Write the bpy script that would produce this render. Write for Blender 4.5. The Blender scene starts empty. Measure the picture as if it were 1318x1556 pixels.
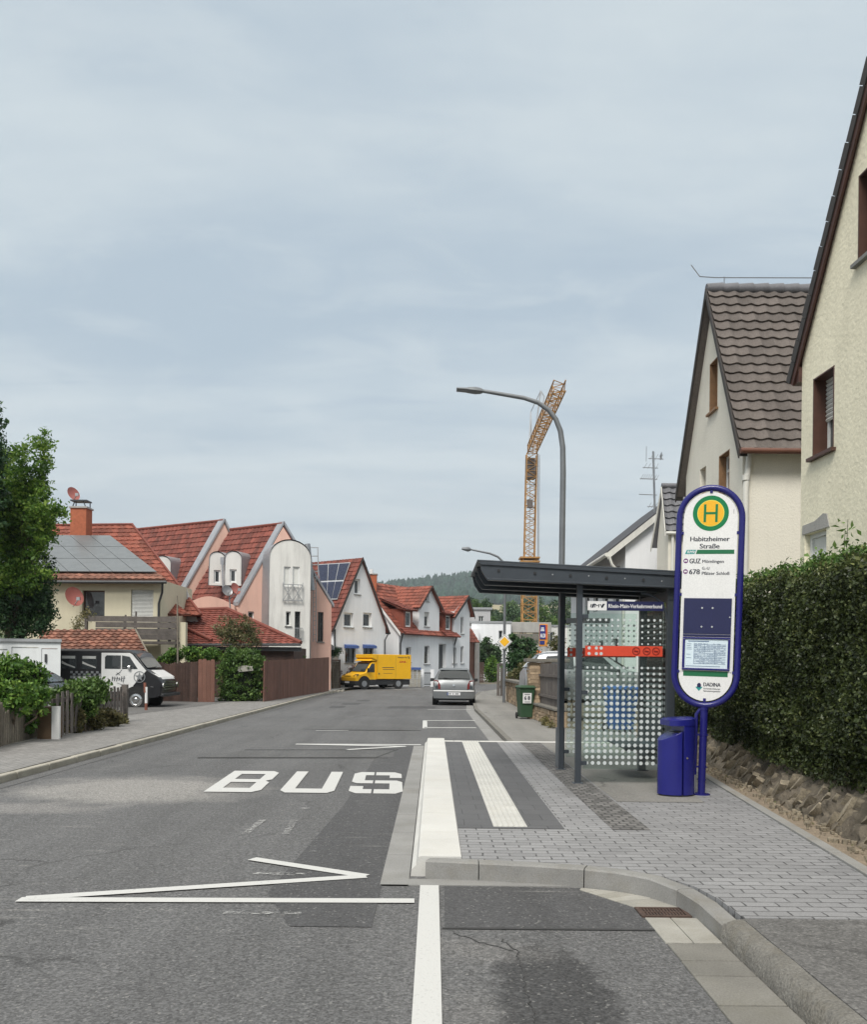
import bpy, bmesh, math, random
import numpy as np
from mathutils import Vector, Matrix, noise
random.seed(7); rng = np.random.default_rng(7)
R = math.radians
SC = bpy.context.scene
COL = SC.collection
# ------------------------------------------------------------------ camera model (level camera with a lens shift, slight roll)
F, CX, HY, EYE, ROLL = 1350.0, 659.0, 1010.0, 1.6, R(0.6)
cr, sr = math.cos(ROLL), math.sin(ROLL)
def ray(u, v):
    dx, dz = (u - CX) / F, (HY - v) / F
    return Vector((dx * cr - dz * sr, 1.0, dz * cr + dx * sr))
def P(u, v, Y):                      # point of the place at distance Y along that line of sight
    r = ray(u, v); return Vector((r.x * Y, Y, EYE + r.z * Y))
def G(u, v, z=0.0):                  # point on the ground plane
    r = ray(u, v); t = (z - EYE) / r.z
    return Vector((r.x * t, t, z))
def XY(u, Y, v=1000): p = P(u, v, Y); return Vector((p.x, p.y, 0))
V = Vector
# ------------------------------------------------------------------ materials
def nt(name):
    m = bpy.data.materials.new(name); m.use_nodes = True
    n = m.node_tree; b = n.nodes['Principled BSDF']
    return m, n, b
def lk(n, a, b): n.links.new(a, b)
def noise_tex(n, vec, scale, detail=4, rough=.55, dist=0):
    t = n.nodes.new('ShaderNodeTexNoise'); t.inputs['Scale'].default_value = scale
    t.inputs['Detail'].default_value = detail; t.inputs['Roughness'].default_value = rough
    t.inputs['Distortion'].default_value = dist
    lk(n, vec, t.inputs['Vector']); return t.outputs['Fac']
def mrange(n, x, a, b, c, d, smooth=False):
    t = n.nodes.new('ShaderNodeMapRange'); t.clamp = True
    if smooth: t.interpolation_type = 'SMOOTHSTEP'
    for k, val in zip(('From Min', 'From Max', 'To Min', 'To Max'), (a, b, c, d)): t.inputs[k].default_value = val
    lk(n, x, t.inputs['Value']); return t.outputs['Result']
def math_n(n, op, a, b=None):
    t = n.nodes.new('ShaderNodeMath'); t.operation = op
    for i, x in enumerate((a, b)):
        if x is None: continue
        if isinstance(x, (int, float)): t.inputs[i].default_value = x
        else: lk(n, x, t.inputs[i])
    return t.outputs[0]
def mixc(n, fac, a, b, mode='MIX'):
    t = n.nodes.new('ShaderNodeMix'); t.data_type = 'RGBA'; t.blend_type = mode
    for sock, x in ((t.inputs[0], fac), (t.inputs[6], a), (t.inputs[7], b)):
        if isinstance(x, (int, float)): sock.default_value = x
        elif isinstance(x, tuple): sock.default_value = (*x, 1)
        else: lk(n, x, sock)
    return t.outputs[2]
def mapping(n, vec, scale=(1, 1, 1), rot=(0, 0, 0), loc=(0, 0, 0)):
    t = n.nodes.new('ShaderNodeMapping'); t.inputs['Scale'].default_value = scale
    t.inputs['Rotation'].default_value = rot; t.inputs['Location'].default_value = loc
    lk(n, vec, t.inputs['Vector']); return t.outputs['Vector']
def objco(n): return n.nodes.new('ShaderNodeTexCoord').outputs['Object']
def attr(n, name):
    t = n.nodes.new('ShaderNodeAttribute'); t.attribute_name = name; return t.outputs['Fac']
def bump(n, b, h, strength=.3, dist=.01):
    t = n.nodes.new('ShaderNodeBump'); t.inputs['Strength'].default_value = strength; t.inputs['Distance'].default_value = dist
    lk(n, h, t.inputs['Height']); lk(n, t.outputs['Normal'], b.inputs['Normal'])
def grey(n, val, base):              # colour base multiplied by a grey value socket
    c = n.nodes.new('ShaderNodeCombineColor')
    for i in range(3): lk(n, val, c.inputs[i])
    return mixc(n, 1.0, base, c.outputs[0], 'MULTIPLY')
MC = {}
def pm(name, col, rough=.7, var=.12, scale=3, fine=60, fvar=.06, bmp=0.0, bscale=60, metal=0, streak=0, spec=.4, dirt=None, tint=0, bdist=.01):
    if name in MC: return MC[name]
    m, n, b = nt(name)
    oc = objco(n)
    c = col
    v = mrange(n, noise_tex(n, oc, scale, 5), .25, .75, 1 - var, 1 + var)
    c = grey(n, v, c)
    if fvar: c = grey(n, mrange(n, noise_tex(n, oc, fine, 3), .3, .7, 1 - fvar, 1 + fvar), c)
    if streak:
        mp = mapping(n, oc, (1.3, 1.3, .16))
        c = grey(n, mrange(n, noise_tex(n, mp, 2.5, 6, .65), .42, .75, 1, 1 - streak), c)
    if dirt:
        c = mixc(n, mrange(n, noise_tex(n, oc, scale * .7, 6, .65), .5, .75, 0, dirt[1]), c, dirt[0])
    if tint: c = grey(n, mrange(n, attr(n, 'tint'), 0, 1, 1 - tint, 1 + tint), c)
    lk(n, c, b.inputs['Base Color'])
    b.inputs['Roughness'].default_value = rough; b.inputs['Metallic'].default_value = metal
    b.inputs['Specular IOR Level'].default_value = spec
    if bmp: bump(n, b, noise_tex(n, oc, bscale, 4), bmp, bdist)
    MC[name] = m; return m
def leafmat(name, dark, mid, light, rough=.5, trans=.25):
    if name in MC: return MC[name]
    m, n, b = nt(name)
    r = n.nodes.new('ShaderNodeValToRGB'); e = r.color_ramp.elements
    e[0].color = (*dark, 1); e[1].color = (*light, 1); e[1].position = .95
    k = e.new(.55); k.color = (*mid, 1)
    lk(n, attr(n, 'tint'), r.inputs[0]); lk(n, r.outputs[0], b.inputs['Base Color'])
    b.inputs['Roughness'].default_value = rough; b.inputs['Specular IOR Level'].default_value = .35
    tr = n.nodes.new('ShaderNodeBsdfTranslucent'); lk(n, r.outputs[0], tr.inputs['Color'])
    mx = n.nodes.new('ShaderNodeMixShader'); mx.inputs[0].default_value = trans
    out = n.nodes['Material Output']
    lk(n, b.outputs[0], mx.inputs[1]); lk(n, tr.outputs[0], mx.inputs[2]); lk(n, mx.outputs[0], out.inputs['Surface'])
    MC[name] = m; return m
def glassmat(name, tintc=(.86, .93, .9), refl=.06, alpha=.9, rough=.02):
    if name in MC: return MC[name]
    m, n, b = nt(name)
    tr = n.nodes.new('ShaderNodeBsdfTransparent'); tr.inputs['Color'].default_value = (*tintc, 1)
    gl = n.nodes.new('ShaderNodeBsdfGlossy'); gl.inputs['Roughness'].default_value = rough
    df = n.nodes.new('ShaderNodeBsdfDiffuse'); df.inputs['Color'].default_value = (.6, .66, .64, 1)
    fr = n.nodes.new('ShaderNodeFresnel'); fr.inputs[0].default_value = 1.18
    mx = n.nodes.new('ShaderNodeMixShader'); lk(n, fr.outputs[0], mx.inputs[0])
    m2 = n.nodes.new('ShaderNodeMixShader'); m2.inputs[0].default_value = 1 - alpha
    lk(n, tr.outputs[0], m2.inputs[1]); lk(n, df.outputs[0], m2.inputs[2])
    lk(n, m2.outputs[0], mx.inputs[1]); lk(n, gl.outputs[0], mx.inputs[2])
    lk(n, mx.outputs[0], n.nodes['Material Output'].inputs['Surface'])
    MC[name] = m; return m
# ------------------------------------------------------------------ object bookkeeping
ROOT = {}
def tag(o, label=None, cat=None, group=None, kind=None):
    for k, x in (('label', label), ('category', cat), ('group', group), ('kind', kind)):
        if x: o[k] = x
    return o
def thing(name, label, cat, loc=(0, 0, 0), rz=0, group=None, lean=0):
    o = bpy.data.objects.new(name, None); COL.objects.link(o)
    o.location = loc; o.rotation_euler = (0, lean, rz); o.empty_display_size = .2
    ROOT[o.name] = Matrix.Translation(V(loc)) @ Matrix.Rotation(rz, 4, 'Z') @ Matrix.Rotation(lean, 4, 'Y')
    return tag(o, label, cat, group)
def rootm(o):
    while o.parent: o = o.parent
    return ROOT.get(o.name, Matrix.Identity(4))
class MB:
    def __init__(s): s.v = []; s.f = []; s.m = []; s.t = []; s.cur = 0; s.tint = .5
    def add(s, vs, fs):
        k = len(s.v); s.v += [tuple(x) for x in vs]
        for f in fs: s.f.append([i + k for i in f]); s.m.append(s.cur); s.t.append(s.tint)
        return s
    def obox(s, o, a, b, c):
        o, a, b, c = V(o), V(a), V(b), V(c)
        vs = [o, o + a, o + a + b, o + b, o + c, o + a + c, o + a + b + c, o + b + c]
        return s.add(vs, [(0, 3, 2, 1), (4, 5, 6, 7), (0, 1, 5, 4), (1, 2, 6, 5), (2, 3, 7, 6), (3, 0, 4, 7)])
    def bx(s, x0, x1, y0, y1, z0, z1): return s.obox((x0, y0, z0), (x1 - x0, 0, 0), (0, y1 - y0, 0), (0, 0, z1 - z0))
    def prism(s, poly, vec):
        n = len(poly); vec = V(vec); vs = [V(p) for p in poly] + [V(p) + vec for p in poly]
        return s.add(vs, [tuple(range(n))[::-1], tuple(range(n, 2 * n))] + [(i, (i + 1) % n, n + (i + 1) % n, n + i) for i in range(n)])
    def poly(s, pts): return s.add(pts, [tuple(range(len(pts)))])
    def bar(s, p0, p1, w, h=None, up=(0, 0, 1)):
        p0, p1 = V(p0), V(p1); h = h or w; d = (p1 - p0); dn = d.normalized(); up = V(up)
        if abs(dn.dot(up)) > .97: up = V((0, 1, 0))
        sd = dn.cross(up).normalized(); u2 = sd.cross(dn).normalized()
        return s.obox(p0 - sd * w / 2 - u2 * h / 2, d, sd * w, u2 * h)
    def tube(s, pts, r, n=8, closed=False):
        pts = [V(p) for p in pts]; N = len(pts); rs = r if isinstance(r, (list, tuple)) else [r] * N
        vs = []; pu = None
        for i, p in enumerate(pts):
            d = (pts[(i + 1) % N] - pts[i - 1]) if (closed or 0 < i < N - 1) else (pts[1] - pts[0] if i == 0 else pts[-1] - pts[-2])
            d.normalize()
            if pu is None: pu = d.orthogonal().normalized()
            pu = (pu - d * pu.dot(d)).normalized(); b = d.cross(pu)
            vs += [p + (pu * math.cos(2 * math.pi * k / n) + b * math.sin(2 * math.pi * k / n)) * rs[i] for k in range(n)]
        fs = []
        for i in range(N if closed else N - 1):
            for k in range(n):
                a = i * n; c = ((i + 1) % N) * n
                fs.append((a + k, a + (k + 1) % n, c + (k + 1) % n, c + k))
        if not closed: fs += [tuple(range(n))[::-1], tuple(range((N - 1) * n, N * n))]
        return s.add(vs, fs)
    def lathe(s, prof, c=(0, 0, 0), axis='z', n=24):
        vs = []; c = V(c)
        for r_, h in prof:
            for k in range(n):
                a = 2 * math.pi * k / n; x, y = r_ * math.cos(a), r_ * math.sin(a)
                vs.append(c + (V((x, y, h)) if axis == 'z' else V((h, x, y)) if axis == 'x' else V((x, h, y))))
        N = len(prof)
        fs = [(i * n + k, i * n + (k + 1) % n, (i + 1) * n + (k + 1) % n, (i + 1) * n + k) for i in range(N - 1) for k in range(n)]
        fs += [tuple(range(n))[::-1], tuple(range((N - 1) * n, N * n))]
        return s.add(vs, fs)
    def disc(s, c, nrm, r, n=20, th=0, r_in=0):
        c, nrm = V(c), V(nrm).normalized(); a = nrm.orthogonal().normalized(); b = nrm.cross(a)
        ring = lambda q, o: [c + o * nrm + (a * math.cos(2 * math.pi * k / n) + b * math.sin(2 * math.pi * k / n)) * q for k in range(n)]
        if r_in:
            v = ring(r, 0) + ring(r_in, 0) + ring(r, th) + ring(r_in, th)
            fs = []
            for k in range(n):
                j = (k + 1) % n
                fs += [(2 * n + k, 2 * n + j, 3 * n + j, 3 * n + k), (k, j, 2 * n + j, 2 * n + k), (n + k, 3 * n + k, 3 * n + j, n + j), (k, n + k, n + j, j)]
            return s.add(v, fs)
        if th: return s.prism(ring(r, 0), nrm * th)
        return s.add(ring(r, 0), [tuple(range(n))])
    def loft(s, secs, closed=False, caps=True):
        n = len(secs[0]); vs = [p for q in secs for p in q]; fs = []
        for i in range(len(secs) - 1):
            for k in range(n if closed else n - 1):
                j = (k + 1) % n
                fs.append((i * n + k, i * n + j, (i + 1) * n + j, (i + 1) * n + k))
        if caps: fs += [tuple(range(n))[::-1], tuple(range((len(secs) - 1) * n, len(secs) * n))]
        return s.add(vs, fs)
    def build(s, name, mats, parent=None, world=True, smooth=None, bevel=0, recalc=True, tints=False, kind=None):
        me = bpy.data.meshes.new(name)
        vs = s.v
        if world and parent is not None:
            inv = rootm(parent).inverted(); vs = [tuple(inv @ V(p)) for p in s.v]
        me.from_pydata(vs, [], s.f)
        mats = mats if isinstance(mats, (list, tuple)) else [mats]
        for m in mats: me.materials.append(m)
        if len(mats) > 1: me.polygons.foreach_set('material_index', s.m)
        if tints:
            a = me.attributes.new('tint', 'FLOAT', 'FACE'); a.data.foreach_set('value', s.t)
        if recalc and len(s.f) < 30000:
            bm = bmesh.new(); bm.from_mesh(me); bmesh.ops.recalc_face_normals(bm, faces=bm.faces); bm.to_mesh(me); bm.free()
        if smooth:
            me.polygons.foreach_set('use_smooth', [True] * len(me.polygons))
            me.set_sharp_from_angle(angle=R(smooth))
        o = bpy.data.objects.new(name, me); COL.objects.link(o)
        if parent is not None: o.parent = parent
        if bevel:
            bv = o.modifiers.new('bevel', 'BEVEL'); bv.width = bevel; bv.segments = 2; bv.limit_method = 'ANGLE'; bv.angle_limit = R(35)
        if kind: o['kind'] = kind
        return o
def copy_tree(o, parent=None):
    c = o.copy(); COL.objects.link(c); c.parent = parent
    for ch in [x for x in bpy.data.objects if x.parent == o]: copy_tree(ch, c)
    return c
# ------------------------------------------------------------------ lettering
_tc = {}
def glyphs(s):
    if s in _tc: return _tc[s]
    cu = bpy.data.curves.new('tmp', 'FONT'); cu.body = s; cu.size = 1; cu.resolution_u = 3
    ob = bpy.data.objects.new('tmp', cu); COL.objects.link(ob)
    dg = bpy.context.evaluated_depsgraph_get(); dg.update()
    me = bpy.data.meshes.new_from_object(ob.evaluated_get(dg))
    vs = [tuple(v.co) for v in me.vertices]; fs = [tuple(p.vertices) for p in me.polygons]
    bpy.data.objects.remove(ob); bpy.data.curves.remove(cu); bpy.data.meshes.remove(me)
    _tc[s] = (vs, fs); return vs, fs
def text(mb, s, o, xd, up, h, width=None, align='L', bold=0, slant=0):
    vs, fs = glyphs(s)
    xs = [v[0] for v in vs]; x0, x1 = min(xs), max(xs)
    sy = h / .72; sx = sy if width is None else width / (x1 - x0)
    off = {'L': 0, 'C': (x1 - x0) / 2, 'R': x1 - x0}[align]
    o, xd, up = V(o), V(xd).normalized(), V(up).normalized()
    for dx in ([0] if not bold else [-bold, 0, bold]):
        nn = xd.cross(up) * (.0004 * (dx / bold if bold else 0))
        mb.add([o + xd * ((v[0] - x0 - off) * sx + v[1] * sy * slant + dx) + up * v[1] * sy + nn for v in vs], fs)
    return mb
# ------------------------------------------------------------------ tiled roof sheet (A,B eave left/right; C,D ridge right/left)
def tiles(mb, A, B, C, D, course=.33, wave=.3, amp=.035, lift=.035, seg=None, th=.05, var=1.0):
    A, B, C, D = V(A), V(B), V(C), V(D)
    up = ((D - A) + (C - B)).normalized(); nrm = (B - A).cross(up).normalized()
    if nrm.z < 0: nrm = -nrm
    L = max((D - A).length, (C - B).length); N = max(2, round(L / course))
    ex = (B - A).normalized(); seg = seg or wave / 6
    for i in range(N):
        t0, t1 = i / N, (i + 1.12) / N
        l0, r0 = A.lerp(D, t0), B.lerp(C, t0); l1, r1 = A.lerp(D, min(t1, 1)), B.lerp(C, min(t1, 1))
        w = (r0 - l0).length; n = max(2, int(w / seg)); vs = []; 
        ws = r0 - l0; wt = r1 - l1
        for k in range(n + 1):
            q = k / n; a = l0 + ws * q; b = l1 + wt * q
            d = (a - A).dot(ex) + (i % 2) * 0
            ph = (d / wave) % 1.0
            hgt = amp * (.5 + .5 * math.cos(2 * math.pi * ph)) ** 1.3
            jit = (random.random() - .5) * .006
            d2 = (b - A).dot(ex); h2 = amp * (.5 + .5 * math.cos(2 * math.pi * ((d2 / wave) % 1.0))) ** 1.3
            vs += [a + nrm * (hgt + lift + jit), b + nrm * (h2 * .9), a + nrm * (hgt - .02 + jit)]
        fs = []
        k0 = len(mb.v); mb.v += [tuple(x) for x in vs]
        tl = {}
        for k in range(n):
            d = ((l0 + ws * (k / n)) - A).dot(ex); tid = int(d // wave)
            tt = tl.setdefault(tid, random.random())
            for f in ((3 * k, 3 * k + 3, 3 * k + 4, 3 * k + 1), (3 * k + 2, 3 * k + 5, 3 * k + 3, 3 * k)):
                mb.f.append([x + k0 for x in f]); mb.m.append(mb.cur); mb.t.append(tt)
    # slab underneath
    tcur = mb.tint; mb.tint = .3
    mb.prism([A - nrm * .01, B - nrm * .01, C - nrm * .01, D - nrm * .01], -nrm * th); mb.tint = tcur
    return nrm
# ------------------------------------------------------------------ walls with true openings
def clip(poly, axis, val, keep_less):
    out = []
    for i, a in enumerate(poly):
        b = poly[(i + 1) % len(poly)]
        ia = (a[axis] <= val + 1e-9) if keep_less else (a[axis] >= val - 1e-9)
        ib = (b[axis] <= val + 1e-9) if keep_less else (b[axis] >= val - 1e-9)
        if ia: out.append(a)
        if ia != ib:
            t = (val - a[axis]) / (b[axis] - a[axis])
            out.append((a[0] + t * (b[0] - a[0]), a[1] + t * (b[1] - a[1])))
    return out
def area(p): return abs(sum(p[i][0] * p[(i + 1) % len(p)][1] - p[(i + 1) % len(p)][0] * p[i][1] for i in range(len(p)))) / 2
class Wall:
    def __init__(s, A, B, face=None):
        s.A, s.B = V((A[0], A[1], 0)), V((B[0], B[1], 0)); s.d = (s.B - s.A).normalized(); s.L = (s.B - s.A).length
        n = V((s.d.y, -s.d.x, 0)); mid = (s.A + s.B) / 2
        tgt = V((0, 0, 0)) if face is None else V(face)
        s.n = n if n.dot(tgt - mid) > 0 else -n
    def at(s, sx, z, out=0): return s.A + s.d * sx + V((0, 0, z)) + s.n * out
    def px(s, u, v):
        r = ray(u, v); o = V((0, 0, EYE)); t = s.n.dot(s.A - o) / s.n.dot(r); p = o + r * t
        return (p - s.A).dot(s.d), p.z
    def rect(s, u0, v0, u1, v1):
        um, vm = (u0 + u1) / 2, (v0 + v1) / 2
        a, b = sorted((s.px(u0, vm)[0], s.px(u1, vm)[0])); return (a, b, s.px(um, v1)[1], s.px(um, v0)[1])
    def mesh(s, mb, outline, holes, depth=.18):
        xs = sorted({h[0] for h in holes} | {h[1] for h in holes}); zs = sorted({h[2] for h in holes} | {h[3] for h in holes})
        xs = [-1e3] + xs + [1e3]; zs = [-1e3] + zs + [1e3]
        for i in range(len(xs) - 1):
            pc = clip(clip(outline, 0, xs[i], False), 0, xs[i + 1], True)
            if len(pc) < 3: continue
            for j in range(len(zs) - 1):
                p = clip(clip(pc, 1, zs[j], False), 1, zs[j + 1], True)
                if len(p) < 3 or area(p) < 1e-5: continue
                cx, cz = sum(q[0] for q in p) / len(p), sum(q[1] for q in p) / len(p)
                if any(h[0] < cx < h[1] and h[2] < cz < h[3] for h in holes): continue
                mb.poly([s.at(*q) for q in p])
        for h in holes:
            c = [(h[0], h[2]), (h[1], h[2]), (h[1], h[3]), (h[0], h[3])]
            for k in range(4):
                a, b = c[k], c[(k + 1) % 4]
                mb.poly([s.at(*a), s.at(*b), s.at(*b, -depth), s.at(*a, -depth)])
def window(w, h, root, depth=.14, frame='white_pvc', pane='window_glass', fw=.06, mull=1, sill=True, shutter=0, sillm='sill_stone', trans=None, name='window', surround=None, curtain=False):
    s0, s1, z0, z1 = h; mb = MB(); F0 = -depth
    def bar(a0, a1, b0, b1, o0=F0 - .06, o1=F0): mb.obox(w.at(a0, b0, o0), w.d * (a1 - a0), V((0, 0, b1 - b0)), w.n * (o1 - o0))
    bar(s0, s0 + fw, z0, z1); bar(s1 - fw, s1, z0, z1); bar(s0 + fw, s1 - fw, z0, z0 + fw); bar(s0 + fw, s1 - fw, z1 - fw, z1)
    for k in range(1, mull):
        c = s0 + (s1 - s0) * k / mull; bar(c - fw / 2, c + fw / 2, z0 + fw, z1 - fw, F0 - .055, F0 + .005)
    if trans: c = z0 + (z1 - z0) * trans; bar(s0 + fw, s1 - fw, c - fw / 2, c + fw / 2, F0 - .05, F0 - .002)
    f = mb.build(name, M[frame], root)
    g = MB(); g.poly([w.at(s0 + fw, z0 + fw, F0 - .03), w.at(s1 - fw, z0 + fw, F0 - .03), w.at(s1 - fw, z1 - fw, F0 - .03), w.at(s0 + fw, z1 - fw, F0 - .03)])
    g.build('pane', M[pane], f)
    if curtain:
        c = MB(); k = 10
        for i in range(k):
            a0, a1 = s0 + fw + (s1 - s0 - 2 * fw) * i / k, s0 + fw + (s1 - s0 - 2 * fw) * (i + .92) / k
            if .3 < i / k < .6: continue
            c.obox(w.at(a0, z0 + fw, F0 - .09 - .02 * (i % 2)), w.d * (a1 - a0), V((0, 0, z1 - z0 - 2 * fw)), -w.n * .01)
        c.build('curtain', M['curtain'], f)
    if sill:
        c = MB(); c.obox(w.at(s0 - .06, z0 - .05, -depth), w.d * (s1 - s0 + .12), V((0, 0, .048)), w.n * (depth + .07)); c.build('sill', M[sillm], f)
    if shutter:
        c = MB(); zt = z1 - (z1 - z0) * shutter; n = max(3, int((z1 - zt) / .06))
        for i in range(n):
            za, zb = zt + (z1 - zt) * i / n, zt + (z1 - zt) * (i + .9) / n
            c.prism([w.at(s0 + .02, za, F0 + .012), w.at(s0 + .02, (za + zb) / 2, F0 + .03), w.at(s0 + .02, zb, F0 + .012)], w.d * (s1 - s0 - .04))
        c.build('roller_shutter', M['shutter'], f)
    if surround:
        c = MB(); a = .07
        for (a0, a1, b0, b1) in ((s0 - a, s0, z0, z1), (s1, s1 + a, z0, z1), (s0 - a, s1 + a, z1, z1 + a)):
            c.obox(w.at(a0, b0, .002), w.d * (a1 - a0), V((0, 0, b1 - b0)), w.n * .02)
        c.build('surround', M[surround], f)
    return f
# ------------------------------------------------------------------ foliage
def leaves(name, pts, size, mat, parent=None, up=.35, tint=None, aspect=.5, jitter=.35, dirs=None):
    pts = np.asarray(pts, float); n = len(pts)
    if parent is not None:
        inv = np.array(rootm(parent).inverted()); pts = pts @ inv[:3, :3].T + inv[:3, 3]
    d = rng.normal(size=(n, 3)) if dirs is None else dirs + rng.normal(size=(n, 3)) * .5
    d /= np.linalg.norm(d, axis=1)[:, None]
    nn = rng.normal(size=(n, 3)); nn[:, 2] += up * 2
    nn -= (nn * d).sum(1)[:, None] * d; nn /= np.linalg.norm(nn, axis=1)[:, None]
    s = np.cross(d, nn); sz = (size * (1 + jitter * rng.normal(size=n)).clip(.45, 1.9))[:, None]
    v = np.empty((n, 4, 3)); fold = nn * sz * .12
    v[:, 0] = pts - d * sz * .5; v[:, 1] = pts + s * sz * aspect * .5 + fold - d * sz * .05
    v[:, 2] = pts + d * sz * .5; v[:, 3] = pts - s * sz * aspect * .5 + fold - d * sz * .05
    me = bpy.data.meshes.new(name); me.vertices.add(4 * n); me.loops.add(4 * n); me.polygons.add(n)
    me.vertices.foreach_set('co', v.reshape(-1)); me.loops.foreach_set('vertex_index', np.arange(4 * n, dtype=np.int32))
    me.polygons.foreach_set('loop_start', np.arange(0, 4 * n, 4, dtype=np.int32))
    a = me.attributes.new('tint', 'FLOAT', 'FACE')
    t = rng.random(n) if tint is None else np.clip(tint + rng.normal(size=n) * .16, 0, 1)
    a.data.foreach_set('value', t.astype(np.float32))
    me.materials.append(mat); me.update(); me.validate()
    o = bpy.data.objects.new(name, me); COL.objects.link(o)
    if parent is not None: o.parent = parent
    return o
def clump_pts(blobs, n_clump, per, r, seed=0, shell=.55):
    """blobs: (x,y,z,rx,ry,rz) ellipsoids; clumps of leaves spread through their volume, denser to the outside"""
    g = np.random.default_rng(seed); w = np.array([b[3] * b[4] * b[5] for b in blobs]); w = w ** .8 / (w ** .8).sum()
    idx = g.choice(len(blobs), n_clump, p=w); out = []; tn = []
    for i in idx:
        b = blobs[i]; d = g.normal(size=3); d /= np.linalg.norm(d); q = g.random() ** (1 - shell)
        c = np.array(b[:3]) + d * q * np.array(b[3:6])
        m = int(per * g.uniform(.6, 1.4)); rr = r * g.uniform(.6, 1.4)
        p = g.normal(size=(m, 3)); p /= np.linalg.norm(p, axis=1)[:, None]; p *= (g.random(m) ** .5)[:, None] * rr
        p[:, 2] *= .75
        out.append(c + p); tn.append(np.full(m, g.uniform(.2, .8)))
    return np.concatenate(out), np.concatenate(tn)
def trunk(root, base, top, r0, r1, limbs, mat, seed=1, name='trunk'):
    g = random.Random(seed); mb = MB(); b, t = V(base), V(top)
    pts = [b.lerp(t, k / 6) + V((g.uniform(-.06, .06), g.uniform(-.06, .06), 0)) * (k > 0) * (t - b).length * .12 for k in range(7)]
    mb.tube(pts, [r0 * (1.35 if k == 0 else 1) + (r1 - r0) * k / 6 for k in range(7)], 9)
    for e in limbs:
        e = V(e); k = g.uniform(.35, .9); s = b.lerp(t, k); m = s.lerp(e, .5) + V((0, 0, .12 * (e - s).length)); r = (r0 + (r1 - r0) * k) * .55
        mb.tube([s, m, e], [r, r * .6, r * .2], 6)
    return mb.build(name, mat, root, smooth=60)
# ------------------------------------------------------------------ named materials
M = {}
M['white_pvc'] = pm('white_pvc', (.72, .73, .72), .4, .05, 5)
M['brown_frame'] = pm('brown_frame', (.075, .035, .025), .5, .2, 6)
M['tan_wood'] = pm('tan_wood', (.23, .13, .065), .6, .2, 6)
M['dark_frame'] = pm('dark_frame', (.05, .052, .055), .45, .1, 6)
M['shutter'] = pm('shutter', (.6, .6, .57), .5, .08, 4)
M['sill_stone'] = pm('sill_stone', (.2, .2, .19), .7, .15, 8)
M['curtain'] = pm('curtain', (.5, .5, .48), .9, .15, 6)
def wg():
    m, n, b = nt('window_glass'); oc = objco(n)
    c = mixc(n, mrange(n, noise_tex(n, oc, 1.3, 2), .4, .62, 0, 1), (.012, .014, .016), (.05, .055, .06))
    lk(n, c, b.inputs['Base Color']); b.inputs['Roughness'].default_value = .04; b.inputs['Specular IOR Level'].default_value = .7
    bump(n, b, noise_tex(n, oc, 1.5, 1), .06, .02); MC['window_glass'] = m; return m
M['window_glass'] = wg()
M['car_glass'] = pm('car_glass', (.02, .025, .027), .03, .1, 2, spec=.8)
M['blind_white'] = pm('blind_white', (.66, .66, .62), .6, .08, 3)
M['cream'] = pm('cream_render', (.6, .55, .41), .9, .08, .6, 90, .07, .35, 70, streak=.07, dirt=((.3, .27, .2), .35))
M['yellow_render'] = pm('yellow_render', (.80, .75, .58), .92, .07, .5, 25, .06, .3, 16, streak=.12, dirt=((.42, .39, .28), .35), bdist=.03)
M['white_render'] = pm('white_render', (.7, .69, .66), .9, .05, .6, 40, .05, .4, 25, streak=.06, dirt=((.4, .39, .36), .3), bdist=.02)
M['offwhite_render'] = pm('offwhite_render', (.70, .67, .585), .9, .06, .6, 40, .06, .4, 22, streak=.06, dirt=((.36, .34, .28), .35), bdist=.02)
M['clean_white'] = pm('clean_white', (.74, .75, .76), .85, .04, .6, 60, .03, .2, 50, streak=.1)
M['grey_render'] = pm('grey_render', (.44, .44, .45), .9, .06, .7, 60, .05, .2, 50, streak=.15)
M['pink'] = pm('pink_render', (.66, .42, .34), .9, .06, .7, 60, .05, .25, 50, streak=.15)
M['stained_white'] = pm('stained_white', (.72, .71, .67), .9, .06, .8, 60, .05, .25, 50, streak=.28)
M['concrete'] = pm('concrete', (.36, .35, .33), .9, .12, 1.5, 60, .1, .3, 60, streak=.2)
M['red_tile'] = pm('red_tile', (.17, .047, .033), .75, .18, 2, 30, .12, .2, 60, tint=.32, dirt=((.09, .05, .04), .35))
M['bright_tile'] = pm('bright_tile', (.21, .062, .04), .75, .16, 2, 30, .12, .2, 60, tint=.32, dirt=((.13, .06, .04), .35))
M['old_tile'] = pm('old_tile', (.21, .095, .065), .85, .2, 2, 20, .16, .2, 60, tint=.45, dirt=((.10, .075, .055), .5))
M['grey_tile'] = pm('grey_tile', (.115, .098, .088), .85, .14, 1.5, 25, .16, .3, 60, tint=.16, dirt=((.08, .07, .06), .4))
M['slate_tile'] = pm('slate_tile', (.13, .13, .14), .6, .15, 2, 25, .12, .2, 60, tint=.15)
M['dark_roof'] = pm('dark_roof', (.05, .05, .056), .7, .15, 2, 20, .12)
M['barge'] = pm('barge_board', (.06, .028, .022), .6, .25, 4, dirt=((.12, .04, .03), .4))
M['dark_barge'] = pm('dark_barge', (.04, .036, .034), .7, .2, 4)
M['zinc'] = pm('zinc', (.36, .37, .39), .45, .1, 3, metal=.5)
M['white_pipe'] = pm('white_pipe', (.62, .61, .56), .5, .08, 4, streak=.2)
M['brown_gutter'] = pm('brown_gutter', (.13, .055, .035), .5, .15, 4)
M['brick_red'] = pm('brick_red', (.36, .11, .055), .85, .2, 8, 40, .15, .3, 40)
M['steel'] = pm('steel', (.3, .31, .32), .4, .1, 6, metal=.7)
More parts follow.
